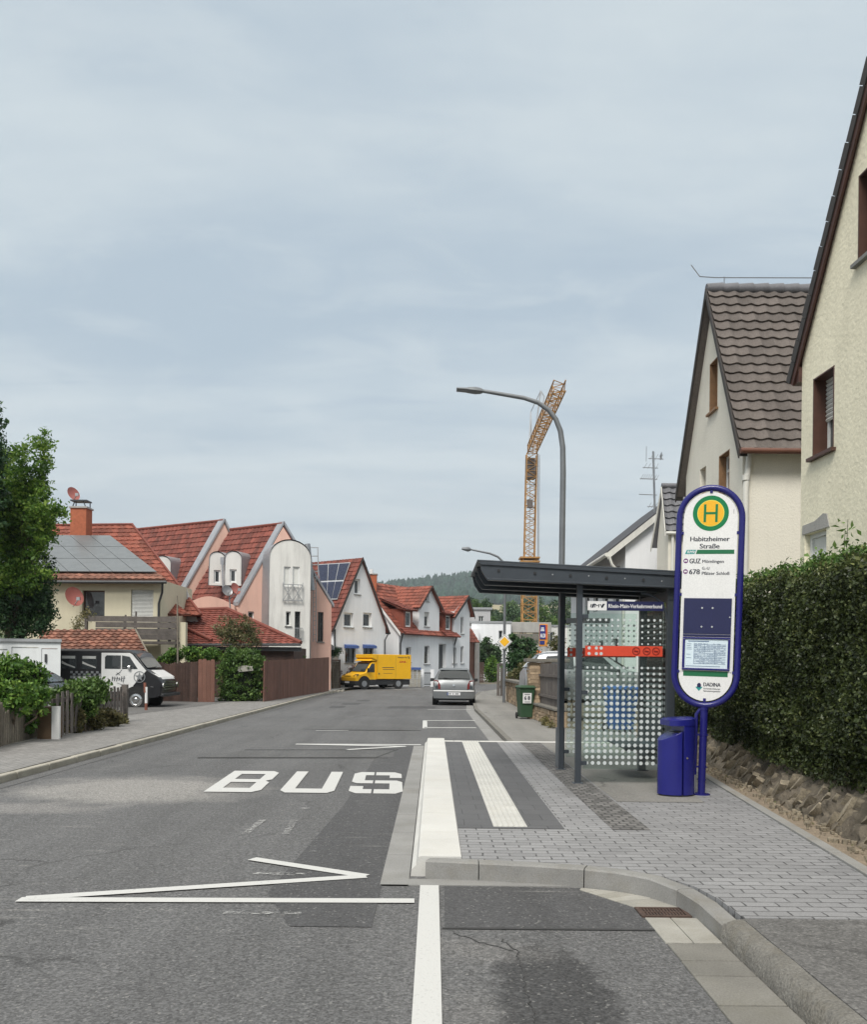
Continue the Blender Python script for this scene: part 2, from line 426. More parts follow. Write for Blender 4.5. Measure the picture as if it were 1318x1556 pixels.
M['lamp_grey'] = pm('lamp_grey', (.17, .18, .19), .45, .12, 5, metal=.4)
M['galv'] = pm('galvanised', (.35, .36, .37), .5, .12, 8, metal=.5)
M['dark_metal'] = pm('dark_metal', (.042, .05, .06), .42, .12, 5, 90, .05, .05, 80)
M['black_rubber'] = pm('black_rubber', (.02, .02, .02), .85, .15, 8)
M['black_plastic'] = pm('black_plastic', (.022, .023, .025), .55, .15, 8)
M['rim'] = pm('rim_metal', (.5, .5, .5), .3, .08, 6, metal=.8)
M['royal_blue'] = pm('royal_blue', (.014, .016, .16), .26, .08, 4, 50, .04, .03, 90, spec=.5)
M['navy'] = pm('navy_panel', (.02, .023, .075), .3, .08, 3)
M['navy_tube'] = pm('navy_tube', (.016, .016, .135), .25, .08, 3)
M['sign_white'] = pm('sign_white', (.72, .72, .71), .4, .03, 3)
M['sign_green'] = pm('sign_green', (.0, .17, .055), .4, .04, 3)
M['teal'] = pm('teal_print', (.03, .27, .25), .4, .04, 3)
M['dark_green_print'] = pm('dark_green_print', (.015, .14, .06), .4, .05, 3)
M['sign_yellow'] = pm('sign_yellow', (.78, .42, .02), .4, .04, 3)
M['pale_yellow'] = pm('pale_yellow', (.75, .7, .1), .4, .04, 3)
M['ink'] = pm('ink', (.02, .025, .04), .5, .05, 3)
M['ink_blue'] = pm('ink_blue', (.06, .12, .25), .5, .05, 3)
M['purple'] = pm('purple_print', (.16, .05, .17), .5, .05, 3)
M['paper'] = pm('paper', (.74, .82, .86), .5, .03, 3)
M['band_red'] = pm('band_red', (.6, .065, .03), .45, .05, 3)
M['band_dark'] = pm('band_dark', (.2, .015, .01), .45, .05, 3)
M['dot_white'] = pm('dot_white', (.52, .56, .56), .5, .03, 3)
M['shelter_glass'] = glassmat('shelter_glass', (.9, .95, .93), alpha=.975)
M['bin_green'] = pm('bin_green', (.03, .07, .035), .5, .12, 4)
M['bin_blue'] = pm('bin_blue_plastic', (.02, .09, .3), .5, .1, 4)
M['van_black'] = pm('van_black', (.018, .018, .02), .3, .15, 4)
M['van_white'] = pm('van_white', (.66, .66, .65), .35, .05, 4)
M['chrome'] = pm('chrome', (.6, .6, .6), .15, .05, 4, metal=.9)
M['car_grey'] = pm('car_grey', (.18, .19, .195), .35, .06, 4, metal=.4)
M['car_silver'] = pm('car_silver', (.3, .31, .32), .3, .05, 4, metal=.5)
M['car_dark'] = pm('car_dark', (.02, .025, .03), .25, .1, 4)
M['tail_red'] = pm('tail_red', (.16, .03, .03), .25, .1, 10)
M['plate_white'] = pm('plate_white', (.7, .7, .7), .5, .04, 3)
M['truck_yellow'] = pm('truck_yellow', (.78, .42, .008), .4, .06, 2, 40, .03)
M['truck_red'] = pm('truck_red', (.45, .02, .02), .5, .05, 3)
M['crane_orange'] = pm('crane_orange', (.36, .19, .06), .55, .2, 3)
M['crane_dark'] = pm('crane_dark', (.12, .1, .09), .6, .2, 3)
M['wood_dark'] = pm('wood_dark', (.075, .044, .035), .8, .3, 3, 30, .2, .3, 40, streak=.35, tint=.3)
M['wood_red'] = pm('wood_red', (.175, .085, .062), .8, .15, 2, 30, .15, .3, 40, streak=.25, tint=.12)
M['wood_grey'] = pm('wood_grey', (.19, .165, .13), .85, .25, 4, 30, .18, .3, 40, streak=.3, tint=.25)
M['wood_weather'] = pm('wood_weather', (.12, .105, .095), .85, .3, 4, 30, .2, .3, 40, tint=.25)
M['bark'] = pm('bark', (.11, .085, .06), .9, .25, 6, 30, .2, .6, 25)
M['box_white'] = pm('box_white', (.68, .7, .7), .6, .04, 2, streak=.1)
M['brown_panel'] = pm('brown_panel', (.11, .07, .04), .7, .12, 3)
M['stone'] = pm('wall_stone', (.32, .24, .16), .9, .25, 5, 30, .2, .5, 30, tint=.4)
M['stone_cap'] = pm('stone_cap', (.16, .15, .13), .9, .2, 5, 30, .15, .3, 30)
M['bollard_red'] = pm('bollard_red', (.2, .075, .05), .6, .2, 10)
M['dish_red'] = pm('dish_red', (.36, .12, .1), .5, .1, 4)
M['solar'] = pm('solar_cell', (.015, .02, .05), .12, .15, 3, spec=.6)
M['solar_grey'] = pm('solar_glare', (.12, .13, .135), .25, .12, 3, spec=.6)
M['alu'] = pm('aluminium', (.55, .56, .57), .35, .05, 4, metal=.5)
M['awning_blue'] = pm('awning_blue', (.05, .09, .25), .7, .1, 4)
M['ad_blue'] = pm('ad_blue', (.02, .03, .16), .4, .05, 3)
M['ad_red'] = pm('ad_red', (.55, .06, .02), .4, .05, 3)
M['ad_orange'] = pm('ad_orange', (.62, .25, .04), .4, .05, 3)
M['orange_cloth'] = pm('orange_cloth', (.6, .16, .05), .7, .08, 4)
M['soil'] = pm('soil', (.23, .185, .135), .95, .2, 6, 60, .2, .6, 60)
M['crack'] = pm('crack_fill', (.05, .05, .05), .9, .2, 8)
M['iron'] = pm('cast_iron', (.07, .045, .035), .8, .25, 20, 60, .2, .3, 60)
# leaves
M['leaf_tree'] = leafmat('leaf_tree', (.03, .08, .015), (.105, .205, .032), (.29, .41, .08), trans=.5)
M['leaf_dark'] = leafmat('leaf_dark', (.014, .04, .016), (.032, .08, .028), (.085, .15, .05), trans=.2)
M['leaf_hedge'] = leafmat('leaf_hedge', (.018, .027, .009), (.065, .088, .026), (.24, .26, .1), trans=.18, rough=.42)
M['leaf_sprig'] = leafmat('leaf_sprig', (.03, .07, .015), (.075, .15, .03), (.15, .24, .06))
M['leaf_ivy'] = leafmat('leaf_ivy', (.028, .075, .014), (.085, .18, .026), (.22, .33, .06))
M['leaf_box'] = leafmat('leaf_box', (.03, .065, .014), (.075, .145, .03), (.16, .24, .06))
M['leaf_olive'] = leafmat('leaf_olive', (.06, .06, .02), (.15, .14, .055), (.3, .25, .12))
M['leaf_shrub'] = leafmat('leaf_shrub', (.045, .06, .02), (.12, .13, .05), (.26, .2, .12))
M['leaf_far'] = leafmat('leaf_far', (.02, .05, .02), (.04, .085, .03), (.08, .13, .05), trans=.1)
M['leaf_red'] = leafmat('leaf_red', (.05, .02, .02), (.12, .05, .04), (.2, .1, .07))
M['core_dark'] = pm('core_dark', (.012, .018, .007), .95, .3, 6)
M['forest'] = pm('forest', (.018, .042, .026), .95, .3, .05, 1.0, .35, tint=.4)
# ------------------------------------------------------------------ road surfaces
def spot(n, oc, c, rx, ry, soft=.5, warp=.5, ns=1.2):
    mp = mapping(n, oc, (1 / rx, 1 / ry, 0), loc=(-c[0] / rx, -c[1] / ry, 0))
    l = n.nodes.new('ShaderNodeVectorMath'); l.operation = 'LENGTH'; lk(n, mp, l.inputs[0])
    d = math_n(n, 'ADD', l.outputs['Value'], math_n(n, 'MULTIPLY', math_n(n, 'SUBTRACT', noise_tex(n, oc, ns, 7, .68), .5), warp * 2))
    return mrange(n, d, 1 - soft, 1, 1, 0, True)
def asphalt(name, base, spots=(), grain=.37, cracks=True, big=.1, tone=(1, 1, 1)):
    m, n, b = nt(name); oc = objco(n)
    c = (base * tone[0], base * tone[1], base * tone[2])
    c = grey(n, mrange(n, noise_tex(n, oc, .35, 6, .6), .3, .7, 1 - big, 1 + big), c)
    c = grey(n, mrange(n, noise_tex(n, mapping(n, oc, (1.6, .12, 1)), 1.0, 5, .6), .35, .7, 1.13, .84), c)
    for (cc, rx, ry, col, amt, soft, warp, ns) in spots:
        c = mixc(n, math_n(n, 'MULTIPLY', spot(n, oc, cc, rx, ry, soft, warp, ns), amt), c, col)
    scf = mrange(n, noise_tex(n, mapping(n, oc, (1.3, 9, 1)), 1.0, 6, .7), .56, .66, 0, .5)
    scf = math_n(n, 'MULTIPLY', scf, mrange(n, noise_tex(n, oc, .45, 3), .5, .62, 0, 1)); c = mixc(n, scf, c, (.23, .225, .215))
    if cracks:
        w = n.nodes.new('ShaderNodeTexVoronoi'); w.feature = 'DISTANCE_TO_EDGE'; w.inputs['Scale'].default_value = .32
        wv = n.nodes.new('ShaderNodeVectorMath'); wv.operation = 'ADD'; lk(n, oc, wv.inputs[0])
        nz = n.nodes.new('ShaderNodeTexNoise'); nz.inputs['Scale'].default_value = 1.4; nz.inputs['Detail'].default_value = 6; lk(n, oc, nz.inputs['Vector']); lk(n, nz.outputs['Color'], wv.inputs[1])
        lk(n, wv.outputs[0], w.inputs['Vector'])
        gate = mrange(n, noise_tex(n, oc, .5, 3), .5, .6, 0, 1)
        cm = math_n(n, 'MULTIPLY', mrange(n, w.outputs['Distance'], .0, .012, .55, 0), gate)
        c = mixc(n, cm, c, (.03, .03, .03))
    g1 = noise_tex(n, oc, 48, 4, .75)
    c = grey(n, mrange(n, noise_tex(n, oc, 22, 4, .7), .32, .68, 1 - grain * .45, 1 + grain * .45), c)
    vo = n.nodes.new('ShaderNodeTexVoronoi'); vo.inputs['Scale'].default_value = 78; lk(n, oc, vo.inputs['Vector'])
    sp = n.nodes.new('ShaderNodeSeparateColor'); lk(n, vo.outputs['Color'], sp.inputs[0])
    c = grey(n, mrange(n, g1, .3, .7, 1 - grain, 1 + grain), c)
    c = grey(n, mrange(n, sp.outputs[0], 0, 1, 1 - grain * .9, 1 + grain * .9), c)
    c = mixc(n, mrange(n, sp.outputs[1], .972, .985, 0, .4), c, (.3, .295, .28))
    lk(n, c, b.inputs['Base Color']); b.inputs['Roughness'].default_value = .85; b.inputs['Specular IOR Level'].default_value = .3
    bump(n, b, math_n(n, 'ADD', g1, math_n(n, 'MULTIPLY', sp.outputs[0], .6)), .5, .008)
    return m
def paving(name, base, bw=.2, bh=.1, mortar=.012, rot=0, var=.1, joint=.25, warp=.012, offset=.5, tone=(1, 1, 1), spots=()):
    m, n, b = nt(name); oc = objco(n)
    wv = n.nodes.new('ShaderNodeVectorMath'); wv.operation = 'MULTIPLY_ADD'
    nz = n.nodes.new('ShaderNodeTexNoise'); nz.inputs['Scale'].default_value = 9; nz.inputs['Detail'].default_value = 2; lk(n, oc, nz.inputs['Vector'])
    lk(n, nz.outputs['Color'], wv.inputs[0]); wv.inputs[1].default_value = (warp, warp, 0); lk(n, oc, wv.inputs[2])
    br = n.nodes.new('ShaderNodeTexBrick'); lk(n, mapping(n, wv.outputs[0], rot=(0, 0, rot)), br.inputs['Vector'])
    br.inputs['Scale'].default_value = 1; br.inputs['Brick Width'].default_value = bw; br.inputs['Row Height'].default_value = bh
    br.inputs['Mortar Size'].default_value = mortar; br.inputs['Mortar Smooth'].default_value = .3; br.offset = offset
    br.inputs['Color1'].default_value = (1 - var, 1 - var, 1 - var, 1); br.inputs['Color2'].default_value = (1 + var, 1 + var, 1 + var, 1); br.inputs['Mortar'].default_value = (1, 1, 1, 1)
    col = tuple(base * t for t in tone)
    c = mixc(n, 1.0, col, br.outputs['Color'], 'MULTIPLY')
    c = grey(n, mrange(n, noise_tex(n, oc, .9, 6, .6), .3, .7, .9, 1.08), c)
    c = grey(n, mrange(n, noise_tex(n, oc, 110, 3), .3, .7, .84, 1.14), c)
    gate = mrange(n, noise_tex(n, oc, 6, 3), .3, .6, .35, 1)
    c = mixc(n, math_n(n, 'MULTIPLY', br.outputs['Fac'], gate), c, tuple(x * joint for x in col))
    for (cc, rx, ry, colr, amt, soft, wp, ns) in spots:
        c = mixc(n, math_n(n, 'MULTIPLY', spot(n, oc, cc, rx, ry, soft, wp, ns), amt), c, colr)
    lk(n, c, b.inputs['Base Color']); b.inputs['Roughness'].default_value = .85; b.inputs['Specular IOR Level'].default_value = .3
    h = math_n(n, 'SUBTRACT', math_n(n, 'MULTIPLY', noise_tex(n, oc, 90, 3), .15), br.outputs['Fac'])
    bump(n, b, h, .6, .008); return m
s1 = G(205, 1198); s2 = G(840, 1500); s3 = G(720, 1425)
M['asphalt'] = asphalt('asphalt_old', .107, [((s1.x, s1.y), 1.9, 1.55, (.27, .26, .245), .75, .6, .55, 1.6), ((s1.x - .9, s1.y - 1.6), 1.6, .55, (.25, .24, .23), .5, .7, .8, 1.6),
    ((.6, 4.25), .34, 1.0, (.042, .042, .043), .8, .3, .5, 7.), ((.3, 5.0), .55, .3, (.16, .155, .15), .5, .8, .8, 2.2), ((.2, 4.0), .2, .6, (.15, .145, .14), .35, .8, .8, 3.)], tone=(1, 1, 1.01))
M['asphalt_new'] = asphalt('asphalt_patch', .074, (), .25, False, .06, (1, 1, 1.03))
M['asphalt_mid'] = asphalt('asphalt_mid', .1, (), .3, False, .08)
M['asphalt_walk'] = asphalt('asphalt_walk', .125, (), .3, True, .12, (1, .98, .95))
M['walk_concrete'] = asphalt('walk_light', .2, (), .16, True, .12, (1, .97, .9))
M['paver'] = paving('paver', .245, .205, .105, .007, tone=(1, 1, 1.015), joint=.3, warp=.022, spots=[((1.75, 10.4), .5, .9, (.09, .085, .08), .45, .9, .9, 3.5)])
M['paver_left'] = paving('paver_left', .225, .2, .1, .008, R(90), .12, .4, tone=(1, .97, .93))
M['slab_dark'] = paving('slab_dark', .105, .3, .3, .004, 0, .05, .55, .002, .5, (1, 1.01, 1.05))
M['slab_white'] = pm('slab_white', (.49, .485, .455), .8, .1, 3, 120, .07, .25, 90, dirt=((.4, .38, .33), .4))
M['kerb_white'] = pm('kerb_white', (.53, .525, .5), .8, .07, 2, 140, .08, .25, 120, dirt=((.42, .39, .33), .35))
M['kerb_grey'] = pm('kerb_grey', (.27, .265, .25), .88, .12, 3, 120, .12, .3, 90, dirt=((.2, .165, .11), .5))
M['kerb_front'] = pm('kerb_front', (.225, .222, .212), .88, .14, 4, 110, .12, .3, 90, dirt=((.15, .13, .09), .5))
M['kerb_left'] = pm('kerb_left', (.34, .32, .27), .9, .16, 3, 90, .14, .3, 90, dirt=((.2, .18, .14), .5))
M['kerb_old'] = pm('kerb_old', (.165, .158, .142), .92, .2, 6, 70, .25, .8, 45, dirt=((.12, .105, .075), .6), bdist=.02)
M['gutter'] = pm('gutter_concrete', (.23, .228, .22), .9, .14, 2, 100, .15, .4, 70, dirt=((.15, .14, .12), .5))
M['gutter_slab'] = pm('gutter_slab', (.16, .154, .138), .9, .2, 2.5, 90, .16, .4, 60, dirt=((.13, .125, .1), .6), tint=.12)
M['gutter_pale'] = pm('gutter_pale', (.3, .29, .26), .9, .16, 4, 90, .1, .3, 70, dirt=((.2, .18, .13), .45), tint=.12)
M['cobble'] = paving('cobble', .15, .1, .1, .012, .02, .35, .35, .02, .5, (1, .97, .94))
def paint():
    m, n, b = nt('road_paint'); oc = objco(n)
    w = mrange(n, noise_tex(n, oc, 55, 4, .7), .58, .68, 0, .75)
    c = mixc(n, math_n(n, 'MULTIPLY', w, mrange(n, noise_tex(n, oc, 2.5, 3), .4, .65, .15, 1)), (.5, .5, .485), (.17, .17, .17))
    lk(n, c, b.inputs['Base Color']); b.inputs['Roughness'].default_value = .7
    bump(n, b, noise_tex(n, oc, 80, 3), .4, .005); return m
M['paint'] = paint()
def faded():
    m, n, b = nt('faded_paint'); oc = objco(n)
    w = mrange(n, noise_tex(n, mapping(n, oc, (1, 2.2, 1)), 14, 6, .75), .49, .57, 0, .75)
    b.inputs['Base Color'].default_value = (.42, .42, .41, 1); b.inputs['Roughness'].default_value = .8; lk(n, w, b.inputs['Alpha']); return m
M['faded'] = faded()
def terrain_mat():
    m, n, b = nt('countryside'); oc = objco(n)
    sp = n.nodes.new('ShaderNodeSeparateXYZ'); lk(n, oc, sp.inputs[0])
    c = mixc(n, mrange(n, noise_tex(n, oc, .012, 4), .4, .6, 0, 1), (.07, .1, .035), (.12, .13, .05))
    vo = n.nodes.new('ShaderNodeTexVoronoi'); vo.inputs['Scale'].default_value = .006; lk(n, oc, vo.inputs['Vector'])
    sc = n.nodes.new('ShaderNodeSeparateColor'); lk(n, vo.outputs['Color'], sc.inputs[0])
    c = mixc(n, mrange(n, sc.outputs[0], .35, .4, 0, 1), c, (.3, .26, .16))
    near = mrange(n, sp.outputs['Y'], 140, 200, 1, 0)
    c = mixc(n, near, c, grey(n, mrange(n, noise_tex(n, oc, 3, 5), .3, .7, .8, 1.2), (.15, .135, .105)))
    lk(n, c, b.inputs['Base Color']); b.inputs['Roughness'].default_value = .95; b.inputs['Specular IOR Level'].default_value = .1
    return m
M['countryside'] = terrain_mat()
# ------------------------------------------------------------------ ground, road, pavements
ZP = .14
def terrain_z(x, y):
    if y < 105: return -.03
    if y < 260: t = (y - 105) / 155; return -.03 - 9 * t * t * (3 - 2 * t)
    if y < 1250: t = (y - 260) / 990; return -9 + 92 * t ** 1.25 + 5 * math.sin(x * .006 + 1) * t
    t = min(1, (y - 1250) / 560)
    ridge = 150 + 16 * math.sin(x * .0031 + .6) + 8 * math.sin(x * .009)
    return 83 + 5 * math.sin(x * .006 + 1) + (ridge - 88) * t * t * (3 - 2 * t) - max(0, y - 1810) * .15
mb = MB(); xs = sorted(set(list(range(-1400, 1401, 70)) + list(range(-60, 61, 20)))); ys = [-60, -20, 20, 60, 105] + list(range(120, 270, 15)) + list(range(280, 2350, 45))
mb.v = [(x, y, terrain_z(x, y)) for y in ys for x in xs]; W_ = len(xs)
mb.f = [[j * W_ + i, j * W_ + i + 1, (j + 1) * W_ + i + 1, (j + 1) * W_ + i] for j in range(len(ys) - 1) for i in range(W_ - 1)]
mb.m = [0] * len(mb.f); mb.build('ground', M['countryside'], smooth=80, kind='structure', recalc=False)
def sheet(name, pts, z, mat, kind='structure', skirt=0):
    mb = MB(); bm = bmesh.new(); vs = [bm.verts.new((p[0], p[1], z)) for p in pts]; f = bm.faces.new(vs); f.normal_update()
    if f.normal.z < 0: f.normal_flip()
    if skirt:
        for p, q in zip(vs, vs[1:] + vs[:1]):
            a, b = bm.verts.new((p.co.x, p.co.y, z - skirt)), bm.verts.new((q.co.x, q.co.y, z - skirt)); bm.faces.new((p, q, b, a))
    bmesh.ops.triangulate(bm, faces=[f]); bm.normal_update()
    me = bpy.data.meshes.new(name); bm.to_mesh(me); bm.free(); me.materials.append(mat)
    o = bpy.data.objects.new(name, me); COL.objects.link(o); o['kind'] = kind; return o
road_r = [(1.7, -8), (1.7, 17), (1.55, 24), (1.52, 31), (1.8, 41), (2.6, 50), (4, 56), (8, 60), (40, 62)]
road_l = [(-5.6, -8), (-5.62, 30), (-5.6, 48), (-4.6, 57), (-2.2, 64), (.6, 69), (4.5, 76), (12, 86), (40, 95)]
sheet('road', road_r + road_l[::-1], 0, M['asphalt'])
# patches of newer asphalt (each 4 mm above the one below)
def gp(pts, z=0): return [G(u, v, z) for u, v in pts]
sheet('road_patch', [(-.36, 17.6), (-.36, 5.4), (-.86, 5.4), (-1.14, 6.2), (-1.0, 10), (-.98, 15.4), (-.9, 17.6)], .004, M['asphalt_new'])
sheet('road_patch', gp([(676, 1346), (938, 1351), (998, 1412), (676, 1409)]), .004, M['asphalt_new'])
sheet('road_patch', gp([(372, 1140), (600, 1140), (598, 1151), (300, 1151)]), .0056, M['asphalt_mid'])
sheet('road_patch', [(-3.2, 21.6), (-.4, 21.6), (-.4, 22.7), (-3.2, 22.9)], .0062, M['asphalt_mid'])
for (u0, u1, v0, v1) in ((500, 522, 1072.5, 1075.5), (518, 545, 1068, 1070.5), (540, 560, 1063.5, 1065.5), (588, 660, 1073, 1076)):
    a, b, c, d = G(u0, v1), G(u1, v1), G(u1 + 4, v0), G(u0 + 4, v0); sheet('road_patch', [a, b, c, d], .0066, M['asphalt_new'])
# tar-filled joints
mb = MB()
for a, b, w in ((G(300, 1152), G(590, 1152), .03), (G(372, 1139.5), G(602, 1139.5), .03), (G(672, 1411), G(1000, 1414), .025), (G(520, 1110), G(640, 1110), .04), (G(570, 1152), G(604, 1139), .04)):
    mb.bar(a + V((0, 0, .006)), b + V((0, 0, .006)), w, .004)
mb.build('tar_joint', M['crack'], kind='structure')
mb = MB(); gq = random.Random(2)
for path in ([(762, 1428), (786, 1446), (793, 1470), (797, 1500), (806, 1528), (815, 1560)], [(690, 1418), (730, 1432), (786, 1446)]):
    pts = []
    for p, q in zip(path, path[1:]):
        for k in range(8): a = G(p[0] + (q[0] - p[0]) * k / 8, p[1] + (q[1] - p[1]) * k / 8); pts.append(a + V((gq.uniform(-.012, .012), gq.uniform(-.012, .012), .0028)))
    for p, q in zip(pts, pts[1:]): mb.bar(p, q, gq.uniform(.003, .009), .003)
mb.build('road_crack', M['crack'], kind='structure')
# ------------------------------------------------------------------ painted markings
ZM = .009
def stripe(mb, a, b, w, z=ZM):
    a, b = V((a[0], a[1], z)), V((b[0], b[1], z)); d = (b - a).normalized(); s = V((-d.y, d.x, 0)) * w / 2
    mb.poly([a - s, b - s, b + s, a + s])
mb = MB(); mb.poly([(-.085, -3, ZM), (.055, -3, ZM), (.055, 6.42, ZM), (-.08, 6.42, ZM)]); mb.build('lane_line', M['paint'], kind='structure')
mb = MB()
a0, a1 = G(630, 1370), G(28, 1368); b1 = G(556, 1332.5); c1 = G(383, 1306)
stripe(mb, a0, a1, .11); stripe(mb, (a1.x + .03, a1.y + .03), b1, .11, ZM + .0006); stripe(mb, b1, c1, .11, ZM + .0012)
e0, e1 = G(640, 1132), G(450, 1131); e2 = G(616, 1134.5); e3 = G(528, 1139.5)
stripe(mb, e0, e1, .17); stripe(mb, e1, e2, .17, ZM + .0006); stripe(mb, e2, e3, .14, ZM + .0012)
mb.build('zigzag_line', M['paint'], kind='structure')
mb = MB()
for (u0, v0, u1, v1, w) in ((645, 1095, 722, 1095, .2), (645, 1106, 724, 1106, .2), (650, 1078.5, 716, 1078.5, .15), (728, 1056, 772, 1056, .25), (722, 1050, 748, 1051, .2), (748, 1053.5, 762, 1053.5, .6), (596, 1047.5, 640, 1046.5, .35), (480, 1110.5, 530, 1110, .08)):
    stripe(mb, G(u0, v0), G(u1, v1), w)
stripe(mb, G(646, 1095), G(646, 1107), .12)
mb.build('parking_mark', M['paint'], kind='structure')
mb = MB()
for (u0, v0, u1, v1, w) in ((340, 1388, 458, 1389, .05), (372, 1268, 400, 1246, .07), (434, 1268, 448, 1246, .07), (455, 1230, 470, 1228, .1), (385, 1328, 465, 1329, .07), (470, 1295, 486, 1295, .05), (0, 1166, 8, 1166, .1)):
    stripe(mb, G(u0, v0), G(u1, v1), w)
mb.build('worn_line', M['faded'], kind='structure')
# BUS letters, 2.2 m long, drawn as blocks on a 0..1 grid
mb = MB(); LB = .68
def letter(x0, quads):
    for q in quads:
        pts = []
        for (x, y) in q:
            Y = 10.95 + y * 2.15; X = x0 + x * LB - .045 * y * 2.15; pts.append((X, Y, ZM))
        mb.poly(pts)
t, hb = .25, .17
letter(-2.82, [[(0, 0), (t, 0), (t, 1), (0, 1)], [(t, 0), (.86, 0), (1, .09), (1, hb), (t, hb)], [(t, .43), (1, .43), (.9, .5), (1, .57), (t, .57)], [(t, 1 - hb), (1, 1 - hb), (1, .91), (.86, 1), (t, 1)],
    [(1 - t, hb), (1, hb), (1, .43), (1 - t, .43)], [(1 - t, .57), (1, .57), (1, 1 - hb), (1 - t, 1 - hb)]])
letter(-1.9, [[(0, .09), (.12, 0), (t + .1, 0), (t, hb), (t, 1), (0, 1)], [(t + .1, 0), (.88, 0), (1, .09), (1 - t, hb), (t, hb)], [(1, .09), (1, 1), (1 - t, 1), (1 - t, hb)]])
letter(-1.04, [[(0, .09), (.14, 0), (.42, 0), (.42, hb), (t, hb), (t, .3), (0, .3)], [(.46, 0), (.86, 0), (1, .09), (1, hb), (.46, hb)], [(1 - t, hb), (1, hb), (1, .5), (.9, .57), (1 - t, .57)], [(.46, .43), (1 - t, .43), (1 - t, .57), (.46, .57)],
    [(.1, .43), (.42, .43), (.42, .57), (0, .57), (0, .5)], [(0, .57), (t, .57), (t, 1 - hb), (0, 1 - hb)], [(0, 1 - hb), (.42, 1 - hb), (.42, 1), (.14, 1), (0, .91)], [(.46, 1 - hb), (1 - t, 1 - hb), (1 - t, .7), (1, .7), (1, .91), (.86, 1), (.46, 1)]])
mb.build('bus_lettering', M['paint'], kind='structure')
# ------------------------------------------------------------------ left pavement
EDGE_L = lambda y: -5.62 if y < 48 else -5.6
sheet('pavement', [(-5.74, -8), (-5.74, 47), (-5.3, 55), (-3, 63.3), (-.3, 68.6), (-3, 70), (-7, 62), (-8.4, 52), (-9, 38), (-16, 33), (-16, 24), (-9.2, 22), (-9.2, -8)], .1, M['paver_left'])
sheet('driveway', [(-8.6, 24.4), (-8.0, 30), (-7.7, 37.8), (-8.9, 37.8), (-15.8, 32.5), (-15.8, 24.4)], .104, M['asphalt_walk'])
mb = MB(); y = -6.0
while y < 52:
    x0 = -5.72 if y < 47.5 else -5.72 + (y - 47.5) * .12
    h = .1
    mb.bx(x0, x0 + .12, y, y + .985, -.02, h + random.uniform(-.004, .004)); y += 1
mb.build('kerb', M['kerb_left'], bevel=.02, kind='structure')
mb = MB(); mb.poly([(-5.6, -8, .005), (-5.36, -8, .005), (-5.38, 47, .005), (-5.6, 47, .005)]); mb.build('gutter', M['asphalt_mid'], kind='structure')
sheet('pavement_strip', [(-8.05, 5), (-7.95, 5), (-7.35, 21.5), (-7.45, 21.5)], .104, M['gutter_pale'])
# ------------------------------------------------------------------ bus platform
XE = lambda y: 3.07 + .098 * (y - 6.3)          # right edge of the paving
front = [(-.05, 6.62), (.35, 6.56), (.75, 6.49), (1.1, 6.4), (1.32, 6.3), (1.5, 6.14), (1.63, 5.9), (1.69, 5.6), (1.7, 5.2)]
inner = [(.0, 6.75), (.35, 6.69), (.76, 6.62), (1.15, 6.53), (1.4, 6.41), (1.61, 6.22), (1.76, 5.93), (1.82, 5.62), (1.83, 5.2)]
top = [(.23, 17.0), (.23, 6.72)] + inner[1:] + [(XE(5.2), 5.2), (XE(17), 17)]
sheet('platform', top, ZP, M['paver'], skirt=.13)
mb = MB(); groups = [(0, 1), (1, 3), (3, 6), (6, 8)]
for a, b in groups:                                # kerb stones following the corner, a joint between each
    secs = []
    for k in range(a, b + 1):
        f, i_ = V((*front[k], 0)), V((*inner[k], 0))
        nx = V((*front[min(k + 1, 8)], 0)) - V((*front[max(k - 1, 0)], 0)); jg = .004 if (k, a) in ((1, 1), (3, 3), (6, 6), (0, 0)) or (k, b) in ((1, 1), (3, 3), (6, 6), (8, 8)) else .0002; sh = nx.normalized() * (jg if k == a else -jg)
        f, i_ = f + sh, i_ + sh
        zt = ZP + .002 if k < 6 else ZP - (k - 5) * .012
        i_ = f.lerp(i_, .9); secs.append([f + V((0, 0, -.03)), f.lerp(i_, .05) + V((0, 0, zt - .012)), f.lerp(i_, .16) + V((0, 0, zt)), i_ + V((0, 0, zt)), i_ + V((0, 0, -.03))])
    mb.loft(secs, closed=True)
mb.build('kerb', M['kerb_front'], kind='structure', smooth=25)
mb = MB(); y = 6.72                                # tall white boarding kerb, one metre stones
while y < 16.9:
    mb.prism([(-.16, y, -.02), (-.15, y, .05), (-.115, y, .085), (-.1, y, ZP + .004), (-.085, y, ZP + .012), (.226, y, ZP + .012), (.226, y, -.02)], (0, .985, 0)); y += .99
mb.build('boarding_kerb', M['kerb_white'], kind='structure')
mb = MB(); y = 6.42
while y < 17.4: mb.bx(-.37, -.165, y, y + .99, -.02, .012); y += 1
mb.bx(-.365, 1.1, 6.42, 6.6, -.03, .0105)
mb.build('gutter', M['gutter'], kind='structure')
ZS = ZP + .004
sheet('guide_paving', [(.235, 16.9), (.235, 7.95), (.555, 7.95), (.555, 16.9)], ZS, M['slab_dark'])
sheet('guide_paving', [(.87, 16.9), (.87, 7.95), (1.19, 7.95), (1.22, 16.9)], ZS, M['slab_dark'])
sheet('guide_paving', [(.555, 8.03), (.555, 7.95), (.87, 7.95), (.87, 8.03)], ZS, M['slab_dark'])
mb = MB(); y = 8.04; i = 0                         # ribbed tactile slabs
while y < 16.85:
    mb.cur = 0; mb.bx(.56, .865, y, y + .296, ZP - .02, ZS + .001)
    for k in range(6):
        x = .575 + k * .05; mb.prism([(x, y + .006, ZS), (x + .009, y + .006, ZS + .006), (x + .021, y + .006, ZS + .006), (x + .03, y + .006, ZS)], (0, .284, 0))
        
    y += .3; i += 1
mb.build('tactile_strip', M['slab_white'], kind='structure')
